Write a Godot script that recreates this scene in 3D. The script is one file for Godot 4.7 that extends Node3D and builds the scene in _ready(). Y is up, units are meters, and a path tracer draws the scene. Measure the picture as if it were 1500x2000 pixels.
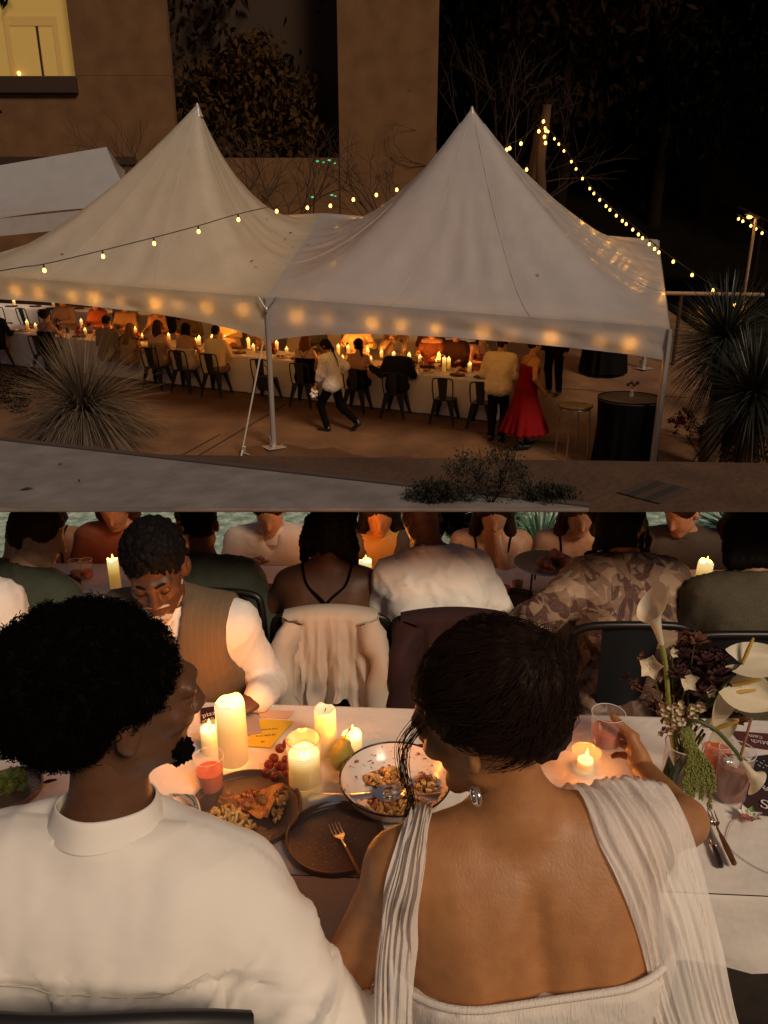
extends Node3D
# ------------------------------------------------------------------ helpers
const CAM := Vector3(0.0, 2.0, 0.0)
const PITCH := 20.0
var cp := cos(deg_to_rad(PITCH))
var sp := sin(deg_to_rad(PITCH))
var rng := RandomNumberGenerator.new()
var names := {}
var M := {}
var fnoise := FastNoiseLite.new()

func ray(x: float, y: float) -> Vector3:
	var u := (x - 750.0) / 1500.0
	var v := (1000.0 - y) / 1500.0
	var h := cp + sp * v
	return Vector3(u / h, (cp * v - sp) / h, -1.0)
func at(x: float, y: float, d: float) -> Vector3:
	return CAM + ray(x, y) * d
func on_y(x: float, y: float, h: float) -> Vector3:
	var r := ray(x, y)
	return CAM + r * ((h - CAM.y) / r.y)
func site_y(z: float) -> float:
	return CAM.y - 3.6 + 0.14 * (-z - 12.0)
func on_site(x: float, y: float, up := 0.0) -> Vector3:
	var r := ray(x, y)
	return CAM + r * ((-5.28 + up) / (r.y - 0.14))
func V(x: float, y: float, z: float) -> Vector3:
	return Vector3(x, y, z)
func R(a: float, b: float) -> float:
	return rng.randf_range(a, b)

class MB:
	var v := PackedVector3Array()
	var n := PackedVector3Array()
	var uv := PackedVector2Array()
	var c := PackedColorArray()
	var i := PackedInt32Array()
	var col := Color.WHITE
	var use_c := false
	func add(p: Vector3, nn: Vector3, t := Vector2.ZERO) -> int:
		v.append(p); n.append(nn); uv.append(t)
		if use_c: c.append(col)
		return v.size() - 1
	func quad(a: Vector3, b: Vector3, cc: Vector3, d: Vector3, t0 := Vector2(0, 0), t1 := Vector2(1, 1)) -> void:
		var nn := (d - a).cross(b - a)
		if nn.length_squared() < 1e-16: nn = (cc - a).cross(b - a)
		nn = nn.normalized()
		var k := v.size()
		add(a, nn, t0); add(b, nn, Vector2(t1.x, t0.y)); add(cc, nn, t1); add(d, nn, Vector2(t0.x, t1.y))
		i.append_array(PackedInt32Array([k, k + 1, k + 2, k, k + 2, k + 3]))
	func tri(a: Vector3, b: Vector3, cc: Vector3) -> void:
		var nn := (cc - a).cross(b - a).normalized()
		var k := v.size()
		add(a, nn); add(b, nn, Vector2(1, 0)); add(cc, nn, Vector2(0, 1))
		i.append_array(PackedInt32Array([k, k + 1, k + 2]))
	# a box with chamfered edges
	func box(o: Vector3, s: Vector3, bs := Basis.IDENTITY, e := 0.0) -> void:
		var h := s * 0.5
		e = minf(e, minf(h.x, minf(h.y, h.z)) * 0.9)
		var ax := [Vector3.RIGHT, Vector3.UP, Vector3.BACK]
		for a in 3:
			for sg: float in [-1.0, 1.0]:
				var w: Vector3 = ax[a] * sg
				var p: Vector3 = ax[(a + 1) % 3]
				var q: Vector3 = ax[(a + 2) % 3]
				if sg < 0.0:
					var tt := p; p = q; q = tt
				var hw := absf(h.dot(w)); var hp := absf(h.dot(p)) - e; var hq := absf(h.dot(q)) - e
				quad(o + bs * (w * hw - p * hp - q * hq), o + bs * (w * hw - p * hp + q * hq), o + bs * (w * hw + p * hp + q * hq), o + bs * (w * hw + p * hp - q * hq))
		if e <= 0.0: return
		for a in 3:
			var w: Vector3 = ax[a]; var p: Vector3 = ax[(a + 1) % 3]; var q: Vector3 = ax[(a + 2) % 3]
			var hw := absf(h.dot(w)) - e; var hp := absf(h.dot(p)); var hq := absf(h.dot(q))
			for s1: float in [-1.0, 1.0]:
				for s2: float in [-1.0, 1.0]:
					var A := p * hp * s1 + q * (hq - e) * s2
					var B := p * (hp - e) * s1 + q * hq * s2
					if s1 * s2 < 0.0: quad(o + bs * (A - w * hw), o + bs * (A + w * hw), o + bs * (B + w * hw), o + bs * (B - w * hw))
					else: quad(o + bs * (A - w * hw), o + bs * (B - w * hw), o + bs * (B + w * hw), o + bs * (A + w * hw))
		for s1: float in [-1.0, 1.0]:
			for s2: float in [-1.0, 1.0]:
				for s3: float in [-1.0, 1.0]:
					var P := Vector3(s1 * h.x, s2 * h.y, s3 * h.z)
					var a := o + bs * (P - Vector3(0, s2, s3) * e); var b := o + bs * (P - Vector3(s1, 0, s3) * e); var d := o + bs * (P - Vector3(s1, s2, 0) * e)
					if s1 * s2 * s3 > 0.0: tri(a, d, b)
					else: tri(a, b, d)
	# rows of points -> smooth sheet
	func grid(rows: Array, closed := false, uvs := Vector2(1, 1)) -> void:
		var nr := rows.size(); var nc: int = rows[0].size(); var k := v.size()
		var base := v.size()
		for r in nr:
			for q in nc:
				v.append(rows[r][q]); n.append(Vector3.ZERO); uv.append(Vector2(float(q) / maxf(1.0, nc - (0 if closed else 1)) * uvs.x, float(r) / maxf(1.0, nr - 1) * uvs.y))
				if use_c: c.append(col)
		for r in nr - 1:
			for q in (nc if closed else nc - 1):
				var q2 := (q + 1) % nc
				var a := k + r * nc + q; var b := k + r * nc + q2; var cc := k + (r + 1) * nc + q2; var d := k + (r + 1) * nc + q
				i.append_array(PackedInt32Array([a, b, cc, a, cc, d]))
				var nn := (v[d] - v[b]).cross(v[cc] - v[a])
				n[a] += nn; n[b] += nn; n[cc] += nn; n[d] += nn
		for r in range(base, v.size()):
			n[r] = n[r].normalized() if n[r].length_squared() > 1e-20 else Vector3.UP
	func fan(ring: PackedVector3Array, flip := false) -> void:
		var m := Vector3.ZERO
		for p in ring: m += p
		m /= ring.size()
		for q in ring.size():
			if flip: tri(m, ring[(q + 1) % ring.size()], ring[q])
			else: tri(m, ring[q], ring[(q + 1) % ring.size()])
	func tube(path: Array, rad: Variant, sides := 8, caps := true) -> void:
		var rows := []
		var up := Vector3.UP
		var d0: Vector3 = (path[1] - path[0]).normalized()
		if absf(d0.dot(up)) > 0.9: up = Vector3.RIGHT
		var x := up.cross(d0).normalized()
		for q in path.size():
			var d: Vector3 = (path[mini(q + 1, path.size() - 1)] - path[maxi(q - 1, 0)]).normalized()
			x = (x - d * x.dot(d)).normalized()
			var y := d.cross(x)
			var r: float = rad if rad is float else rad[q]
			var ring := PackedVector3Array()
			for s in sides:
				var a := TAU * s / sides
				ring.append(path[q] + (x * cos(a) + y * sin(a)) * r)
			rows.append(ring)
		grid(rows, true)
		if caps:
			fan(rows[0], false); fan(rows[-1], true)
	func lathe(prof: Array, sides := 24, t := Transform3D.IDENTITY) -> void:
		var rows := []
		for p: Vector2 in prof:
			var ring := PackedVector3Array()
			for s in sides:
				var a := TAU * s / sides
				ring.append(t * Vector3(cos(a) * maxf(p.x, 1e-5), p.y, sin(a) * maxf(p.x, 1e-5)))
			rows.append(ring)
		grid(rows, true)
	func blob(o: Vector3, r: Vector3, bs := Basis.IDENTITY, sides := 10, stacks := 6) -> void:
		var prof := []
		for q in stacks + 1:
			var a := PI * q / stacks
			prof.append(Vector2(sin(a), -cos(a)))
		lathe(prof, sides, Transform3D(bs * Basis.from_scale(r), o))
	func mesh() -> ArrayMesh:
		var m := ArrayMesh.new()
		if v.is_empty(): return m
		var a := []
		a.resize(Mesh.ARRAY_MAX)
		a[Mesh.ARRAY_VERTEX] = v; a[Mesh.ARRAY_NORMAL] = n; a[Mesh.ARRAY_TEX_UV] = uv; a[Mesh.ARRAY_INDEX] = i
		if use_c: a[Mesh.ARRAY_COLOR] = c
		m.add_surface_from_arrays(Mesh.PRIMITIVE_TRIANGLES, a)
		return m

func numbered(called: String) -> String:
	var k: int = names.get(called, -1) + 1
	names[called] = k
	return called if k == 0 else "%s_%03d" % [called, k]
func tag(o: Node, label: String, category: String, group := "", kind := "") -> Node3D:
	o.set_meta("label", label); o.set_meta("category", category)
	if group: o.set_meta("group", group)
	if kind: o.set_meta("kind", kind)
	return o
func thing(called: String, label: String, category: String, pos := Vector3.ZERO, yaw := 0.0, group := "") -> Node3D:
	var o := Node3D.new()
	o.name = numbered(called)
	add_child(o)
	o.position = pos; o.rotation.y = yaw
	return tag(o, label, category, group)
func part(parent: Node, called: String, mb: Variant, mat: Material, pos := Vector3.ZERO) -> MeshInstance3D:
	var o := MeshInstance3D.new()
	o.name = called
	o.mesh = mb.mesh() if mb is MB else mb
	o.material_override = mat
	parent.add_child(o, true)
	o.position = pos
	return o
func solo(called: String, label: String, category: String, mb: Variant, mat: Material, pos := Vector3.ZERO, group := "") -> MeshInstance3D:
	var o := part(self, numbered(called), mb, mat, pos)
	tag(o, label, category, group)
	return o
func struct(called: String, mb: Variant, mat: Material, parent: Node = self) -> MeshInstance3D:
	var o := part(parent, numbered(called) if parent == self else called, mb, mat)
	if parent == self: o.set_meta("kind", "structure")
	return o
func dup(src: Node3D, label: String, pos: Vector3, yaw := 0.0) -> Node3D:
	var c: Node3D = src.duplicate()
	var stem := String(src.name).rstrip("0123456789")
	stem = stem.rstrip("_")
	c.name = numbered(stem)
	add_child(c)
	c.position = pos; c.rotation = Vector3(0, yaw, 0)
	c.set_meta("label", label)
	return c
func L(r: float, g: float, b: float) -> Color:
	return Color(r, g, b).linear_to_srgb()
func mat(c: Color, rough := 0.7, metal := 0.0) -> StandardMaterial3D:
	var m := StandardMaterial3D.new()
	m.albedo_color = c.linear_to_srgb()
	m.roughness = rough; m.metallic = metal
	return m
func ntex(freq: float, a: Color, b: Color, seed_ := 1, oct := 4, size := 512, mid := 0.5, kind := FastNoiseLite.TYPE_SIMPLEX_SMOOTH) -> NoiseTexture2D:
	var t := NoiseTexture2D.new()
	var f := FastNoiseLite.new()
	f.seed = seed_; f.frequency = freq; f.fractal_octaves = oct; f.noise_type = kind
	t.noise = f; t.width = size; t.height = size; t.seamless = true
	var g := Gradient.new()
	g.offsets = PackedFloat32Array([0.0, mid, 1.0])
	g.colors = PackedColorArray([a, a.lerp(b, 0.5), b])
	t.color_ramp = g
	return t
func tri_tex(m: StandardMaterial3D, tex: Texture2D, scale: float, world := true) -> StandardMaterial3D:
	m.albedo_texture = tex
	m.uv1_triplanar = true; m.uv1_world_triplanar = world
	m.uv1_scale = Vector3.ONE * scale
	return m
func bump(m: StandardMaterial3D, freq: float, cm: float, scale: float, seed_ := 5, oct := 4, world := true) -> StandardMaterial3D:
	m.heightmap_enabled = true
	m.heightmap_texture = ntex(freq, Color.BLACK, Color.WHITE, seed_, oct, 512)
	m.heightmap_scale = cm
	m.uv1_triplanar = true; m.uv1_world_triplanar = world
	m.uv1_scale = Vector3.ONE * scale
	return m
func omni(parent: Node, pos: Vector3, col: Color, energy: float, size := 0.02, rngm := 12.0) -> OmniLight3D:
	var o := OmniLight3D.new()
	o.name = "lamp_light"
	o.light_color = col; o.light_energy = energy; o.light_size = size
	o.omni_range = rngm; o.omni_attenuation = 2.0; o.shadow_enabled = true
	parent.add_child(o, true)
	o.position = pos
	return o
func curve(p: Array, steps := 8) -> Array:
	# Catmull-Rom through the points
	var out := []
	for k in p.size() - 1:
		var a: Vector3 = p[maxi(k - 1, 0)]; var b: Vector3 = p[k]; var c: Vector3 = p[k + 1]; var d: Vector3 = p[mini(k + 2, p.size() - 1)]
		for s in steps:
			out.append(b.cubic_interpolate(c, a, d, float(s) / steps))
	out.append(p[-1])
	return out
func ordinal(k: int) -> String:
	var o := ["first", "second", "third", "fourth", "fifth", "sixth", "seventh", "eighth", "ninth", "tenth", "eleventh", "twelfth", "thirteenth", "fourteenth", "fifteenth", "sixteenth", "seventeenth", "eighteenth"]
	return o[mini(k, o.size() - 1)]
func glass(alpha := 0.12, tint := Color(1, 1, 1)) -> StandardMaterial3D:
	var m := StandardMaterial3D.new()
	m.transparency = BaseMaterial3D.TRANSPARENCY_ALPHA
	m.albedo_color = Color(tint.r, tint.g, tint.b, alpha)
	m.roughness = 0.03
	return m

# ------------------------------------------------------------------ smooth bodies: distance field -> surface nets
class Field:
	var d := PackedFloat32Array()   # 18 numbers each
	var cnt := 0
	const S := 18
	var lo := Vector3.ONE * 1e9
	var hi := Vector3.ONE * -1e9
	func cap(a: Vector3, b: Vector3, ra: float, rb: float, k := 0.02, sub := false) -> Field:
		var e := b - a
		d.append_array(PackedFloat32Array([1.0 if sub else 0.0, a.x, a.y, a.z, e.x, e.y, e.z, 1.0 / maxf(e.length_squared(), 1e-9), ra, rb - ra, k, 0, 0, 0, 0, 0, 0, 0]))
		cnt += 1
		if not sub:
			var r := Vector3.ONE * maxf(ra, rb)
			lo = lo.min(a - r).min(b - r); hi = hi.max(a + r).max(b + r)
		return self
	func ell(o: Vector3, r: Vector3, bs := Basis.IDENTITY, k := 0.02, sub := false) -> Field:
		var t := bs.transposed()
		d.append_array(PackedFloat32Array([3.0 if sub else 2.0, o.x, o.y, o.z, t.x.x, t.x.y, t.x.z, t.y.x, t.y.y, t.y.z, k, t.z.x, t.z.y, t.z.z, r.x, r.y, r.z, 0]))
		cnt += 1
		if not sub:
			var q := Vector3.ONE * maxf(r.x, maxf(r.y, r.z))
			lo = lo.min(o - q); hi = hi.max(o + q)
		return self
	# keep only what lies behind the plane
	func cut(p: Vector3, nn: Vector3) -> Field:
		nn = nn.normalized()
		d.append_array(PackedFloat32Array([4.0, p.x, p.y, p.z, nn.x, nn.y, nn.z, 0, 0, 0, 0.0, 0, 0, 0, 0, 0, 0, 0]))
		cnt += 1
		return self
	func one(j: int, x: float, y: float, z: float) -> float:
		var b := j * S
		var px := x - d[b + 1]; var py := y - d[b + 2]; var pz := z - d[b + 3]
		if d[b] < 1.5:
			var ex := d[b + 4]; var ey := d[b + 5]; var ez := d[b + 6]
			var t := clampf((px * ex + py * ey + pz * ez) * d[b + 7], 0.0, 1.0)
			px -= ex * t; py -= ey * t; pz -= ez * t
			return sqrt(px * px + py * py + pz * pz) - d[b + 8] - d[b + 9] * t
		if d[b] < 3.5:
			var qx := d[b + 4] * px + d[b + 7] * py + d[b + 11] * pz
			var qy := d[b + 5] * px + d[b + 8] * py + d[b + 12] * pz
			var qz := d[b + 6] * px + d[b + 9] * py + d[b + 13] * pz
			var rx := d[b + 14]; var ry := d[b + 15]; var rz := d[b + 16]
			qx /= rx; qy /= ry; qz /= rz
			var k0 := sqrt(qx * qx + qy * qy + qz * qz)
			if k0 < 0.001: return -minf(rx, minf(ry, rz))
			qx /= rx; qy /= ry; qz /= rz
			return k0 * (k0 - 1.0) / sqrt(qx * qx + qy * qy + qz * qz)
		return px * d[b + 4] + py * d[b + 5] + pz * d[b + 6]
	func nets(cell: float, mb: MB) -> void:
		const B := 6
		var o := lo - Vector3.ONE * cell * 2.5
		var ext := hi - lo + Vector3.ONE * cell * 5.0
		var bx := int(ceil(ext.x / (cell * B))); var by := int(ceil(ext.y / (cell * B))); var bz := int(ceil(ext.z / (cell * B)))
		var nx := bx * B + 1; var ny := by * B + 1; var nz := bz * B + 1
		var g := PackedFloat32Array(); g.resize(nx * ny * nz); g.fill(1.0)
		var vi := PackedInt32Array(); vi.resize(nx * ny * nz); vi.fill(-1)
		var hd := cell * B * 0.8661
		var act := []
		for kz in bz:
			for ky in by:
				for kx in bx:
					var cx := o.x + (kx + 0.5) * B * cell; var cy := o.y + (ky + 0.5) * B * cell; var cz := o.z + (kz + 0.5) * B * cell
					var ids := PackedInt32Array()
					var dm := 1e9
					var out := false
					var near_cut := false
					for j in cnt:
						var t := d[j * S]
						var dd := one(j, cx, cy, cz)
						if t == 4.0:
							if dd > hd: out = true; break
							if dd > -hd: ids.append(j); near_cut = true
						elif t == 1.0 or t == 3.0:
							if dd < hd + d[j * S + 10]: ids.append(j); near_cut = true
						else:
							dm = minf(dm, dd)
							if dd < hd + d[j * S + 10] * 1.0 + 0.004: ids.append(j)
					if out or dm > hd + 0.045 or ids.is_empty(): continue
					if dm < -hd and not near_cut: continue
					act.append(kx + bx * (ky + by * kz))
					for z in B + 1:
						for y in B + 1:
							var gi := (kx * B) + nx * ((ky * B + y) + ny * (kz * B + z))
							var wy := o.y + (ky * B + y) * cell; var wz := o.z + (kz * B + z) * cell
							for x in B + 1:
								var wx := o.x + (kx * B + x) * cell
								var f := 1e3
								for j in ids:
									var t := d[j * S]
									var dd := one(j, wx, wy, wz)
									var k := d[j * S + 10]
									if t == 0.0 or t == 2.0:
										if f > 500.0: f = dd
										else:
											var h := maxf(k - absf(f - dd), 0.0)
											f = minf(f, dd) - (h * h * 0.25 / k if k > 0.0 else 0.0)
									elif t == 4.0: f = maxf(f, dd)
									else:
										var h := maxf(k - absf(f + dd), 0.0)
										f = maxf(f, -dd) + (h * h * 0.25 / k if k > 0.0 else 0.0)
								g[gi + x] = f
		var cells := PackedInt32Array()
		var sy := nx; var sz := nx * ny
		var k0 := mb.v.size()
		for a: int in act:
			var ax := (a % bx) * B; var ay := (a / bx % by) * B; var az := (a / (bx * by)) * B
			for z in range(az, az + B):
				for y in range(ay, ay + B):
					for x in range(ax, ax + B):
						var q := x + nx * (y + ny * z)
						var s := PackedFloat32Array([g[q], g[q + 1], g[q + sy], g[q + sy + 1], g[q + sz], g[q + sz + 1], g[q + sz + sy], g[q + sz + sy + 1]])
						var neg := 0
						for e in s:
							if e < 0.0: neg += 1
						if neg == 0 or neg == 8: continue
						var p := Vector3.ZERO
						var m := 0
						for e in 12:
							var i0 := EA[e]; var i1 := EB[e]
							var f0 := s[i0]; var f1 := s[i1]
							if (f0 < 0.0) != (f1 < 0.0):
								var t := f0 / (f0 - f1)
								p.x += (i0 & 1) + t * ((i1 & 1) - (i0 & 1))
								p.y += (i0 >> 1 & 1) + t * ((i1 >> 1 & 1) - (i0 >> 1 & 1))
								p.z += (i0 >> 2) + t * ((i1 >> 2) - (i0 >> 2))
								m += 1
						p /= m
						vi[q] = mb.v.size()
						cells.append(q)
						mb.v.append(o + (Vector3(x, y, z) + p) * cell)
						mb.n.append(Vector3.ZERO); mb.uv.append(Vector2.ZERO)
						if mb.use_c: mb.c.append(mb.col)
		for q in cells:
			var f0 := g[q] < 0.0
			for ax in 3:
				var st: int = [1, sy, sz][ax]
				if (g[q + st] < 0.0) == f0: continue
				var s1: int = [sy, sz, 1][ax]; var s2: int = [sz, 1, sy][ax]
				var a := vi[q]; var b := vi[q - s1]; var c := vi[q - s1 - s2]; var e := vi[q - s2]
				if a < 0 or b < 0 or c < 0 or e < 0: continue
				if f0: mb.i.append_array(PackedInt32Array([a, e, c, a, c, b]))
				else: mb.i.append_array(PackedInt32Array([a, b, c, a, c, e]))
		renormal(mb, k0)
	const EA: Array[int] = [0, 2, 4, 6, 0, 1, 4, 5, 0, 1, 2, 3]
	const EB: Array[int] = [1, 3, 5, 7, 2, 3, 6, 7, 4, 5, 6, 7]
	static func renormal(mb: MB, from := 0) -> void:
		for k in range(from, mb.v.size()): mb.n[k] = Vector3.ZERO
		var i := mb.i
		for k in range(0, i.size(), 3):
			var a := i[k]
			if a < from: continue
			var b := i[k + 1]; var c := i[k + 2]
			var nn := (mb.v[c] - mb.v[a]).cross(mb.v[b] - mb.v[a])
			mb.n[a] += nn; mb.n[b] += nn; mb.n[c] += nn
		for k in range(from, mb.v.size()): mb.n[k] = mb.n[k].normalized()
	func dist(p: Vector3) -> float:
		var f := 1e3
		for j in cnt:
			var t := d[j * S]
			var dd := one(j, p.x, p.y, p.z)
			var k := d[j * S + 10]
			if t == 0.0 or t == 2.0:
				if f > 500.0: f = dd
				else:
					var h := maxf(k - absf(f - dd), 0.0)
					f = minf(f, dd) - (h * h * 0.25 / k if k > 0.0 else 0.0)
			elif t == 4.0: f = maxf(f, dd)
			else: f = maxf(f, -dd)
		return f
	# lifts the points of a mesh off this body
	func push(mb: MB, gap: float, from := 0, gaps := PackedFloat32Array()) -> void:
		for k in range(from, mb.v.size()):
			var p := mb.v[k]
			if not gaps.is_empty(): gap = gaps[k - from]
			for it in 2:
				var e := dist(p)
				if e >= gap: break
				var g := Vector3(dist(p + Vector3(0.004, 0, 0)) - e, dist(p + Vector3(0, 0.004, 0)) - e, dist(p + Vector3(0, 0, 0.004)) - e)
				if g.length_squared() < 1e-12: break
				p += g.normalized() * (gap - e)
			mb.v[k] = p
		renormal(mb, from)

func wrinkle(mb: MB, amp: float, freq: float, stretch := Vector3.ONE, seed_ := 3) -> void:
	fnoise.seed = seed_; fnoise.frequency = 1.0; fnoise.fractal_octaves = 3
	for k in mb.v.size():
		mb.v[k] += mb.n[k] * fnoise.get_noise_3dv(mb.v[k] * stretch * freq) * amp
	Field.renormal(mb)

func creases(mb: MB, amp: float, freq: float, stretch := Vector3.ONE, seed_ := 3) -> void:
	# cloth only ever stands off the body: soft billows plus sharp pulled ridges
	fnoise.seed = seed_; fnoise.frequency = 1.0; fnoise.fractal_octaves = 2
	for k in mb.v.size():
		var p := mb.v[k]
		var a := fnoise.get_noise_3dv(p * stretch * freq)
		var q := fnoise.get_noise_3d((p.x + p.y * 0.7) * freq * 0.9 + 31.0, (p.y - p.x * 0.5) * freq * 0.35, p.z * freq * 0.8)
		mb.v[k] = p + mb.n[k] * amp * (0.35 * (a + 0.6) + 1.1 * maxf(0.0, 0.55 - absf(q) * 2.6))
	Field.renormal(mb)
# ------------------------------------------------------------------ people
var J := {}   # joints of the person built last, in its own axes

func ik(s: Vector3, t: Vector3, a: float, b: float, pole: Vector3) -> Array:
	var e := t - s
	var l := clampf(e.length(), absf(a - b) + 0.01, a + b - 0.002)
	var d := e.normalized()
	var x := (a * a - b * b + l * l) / (2.0 * l)
	var h := sqrt(maxf(a * a - x * x, 0.0))
	var q := (pole - d * pole.dot(d)).normalized()
	return [s + d * x + q * h, s + d * l]
func hand(f: Field, w: Vector3, dir: Vector3, pn: Vector3, right: bool, curl: float, s := 1.0, spread := 0.12) -> void:
	dir = dir.normalized()
	pn = (pn - dir * pn.dot(dir)).normalized()
	var th := dir.cross(pn) * (1.0 if right else -1.0)
	var bs := Basis(th, dir, pn)
	f.ell(w + dir * 0.045 * s + pn * 0.004, Vector3(0.041, 0.052, 0.017) * s, bs, 0.012)
	f.cap(w - dir * 0.02 * s, w + dir * 0.03 * s, 0.025 * s, 0.022 * s, 0.02)
	var lens := [0.068, 0.078, 0.072, 0.055]
	for k in 4:
		var p := w + (dir * (0.086 - 0.006 * absf(k - 1.2)) + th * (0.03 - 0.0205 * k)) * s
		var fd := (dir + th * (0.5 - k * 0.33) * spread).normalized()
		var ang := 0.0
		var r := (0.0092 - (0.0012 if k == 3 else 0.0)) * s
		for j in 3:
			ang += curl * ([0.75, 1.0, 0.7][j]) * (1.0 + 0.06 * k)
			var q: Vector3 = p + (fd * cos(ang) + pn * sin(ang)) * lens[k] * s * ([0.48, 0.3, 0.22][j])
			f.cap(p, q, r, r * 0.9, 0.004)
			p = q; r *= 0.9
	var t0 := w + (dir * 0.022 + th * 0.024 + pn * 0.006) * s
	var td := (dir * 0.62 + th * 0.7 + pn * 0.35).normalized()
	var t1 := t0 + td * 0.043 * s
	var td2 := (td + dir * 0.35 - th * curl * 0.5 + pn * curl * 0.4).normalized()
	var t2 := t1 + td2 * 0.034 * s
	f.cap(t0, t1, 0.0155 * s, 0.0115 * s, 0.012)
	f.cap(t1, t2, 0.0112 * s, 0.0098 * s, 0.004)
	f.cap(t2, t2 + (td2 + dir * 0.15).normalized() * 0.024 * s, 0.0098 * s, 0.0078 * s, 0.003)
func head(f: Field, t: Transform3D, fem: bool, fine: bool, closed := false) -> void:
	var b := t.basis
	var m := 0.93 if fem else 1.0
	f.ell(t * V(0, 0.035, 0.012), V(0.074, 0.088, 0.095), b, 0.02)
	f.ell(t * V(0, -0.035, -0.03), V(0.058 * m, 0.08, 0.062), b, 0.035)
	f.cap(t * V(-0.048 * m, -0.058, -0.008), t * V(-0.016, -0.098, -0.066), 0.017, 0.015, 0.022)
	f.cap(t * V(0.048 * m, -0.058, -0.008), t * V(0.016, -0.098, -0.066), 0.017, 0.015, 0.022)
	f.cap(t * V(-0.008, -0.1, -0.072), t * V(0.008, -0.1, -0.072), 0.015, 0.015, 0.02)
	if fine:
		for s: float in [-1.0, 1.0]:
			f.ell(t * V(0.033 * s, 0.002, -0.104), V(0.023, 0.014, 0.02), b, 0.014, true)
		f.cap(t * V(-0.042, 0.021, -0.077), t * V(0.0, 0.019, -0.088), 0.011, 0.011, 0.014)
		f.cap(t * V(0.042, 0.021, -0.077), t * V(0.0, 0.019, -0.088), 0.011, 0.011, 0.014)
		for s: float in [-1.0, 1.0]:
			f.cap(t * V(0.046 * s, -0.02, -0.06), t * V(0.036 * s, -0.026, -0.074), 0.017, 0.014, 0.02)
			f.ell(t * V(0.031 * s, 0.001, -0.078), V(0.0155, 0.0125, 0.0125), b, 0.003)
			f.ell(t * V(0.012 * s, -0.036, -0.094), V(0.009, 0.0075, 0.011), b, 0.007)
			f.ell(t * V(0.078 * s, -0.01, 0.012), V(0.011, 0.032, 0.02), b * Basis(Vector3.UP, 0.45 * s) * Basis(Vector3.RIGHT, 0.2), 0.008)
			f.ell(t * V(0.088 * s, -0.006, 0.006), V(0.008, 0.018, 0.01), b, 0.004, true)
	else:
		for s: float in [-1.0, 1.0]:
			f.ell(t * V(0.033 * s, 0.0, -0.102), V(0.02, 0.012, 0.016), b, 0.012, true)
			f.ell(t * V(0.077 * s, -0.01, 0.012), V(0.011, 0.03, 0.019), b, 0.008)
	f.cap(t * V(0, 0.012, -0.086), t * V(0, -0.03, -0.106), 0.008, 0.0115, 0.012)
	f.ell(t * V(0, -0.062, -0.083), V(0.022, 0.0075, 0.011), b, 0.005)
	f.ell(t * V(0, -0.075, -0.081), V(0.019, 0.008, 0.011), b, 0.004)
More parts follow.
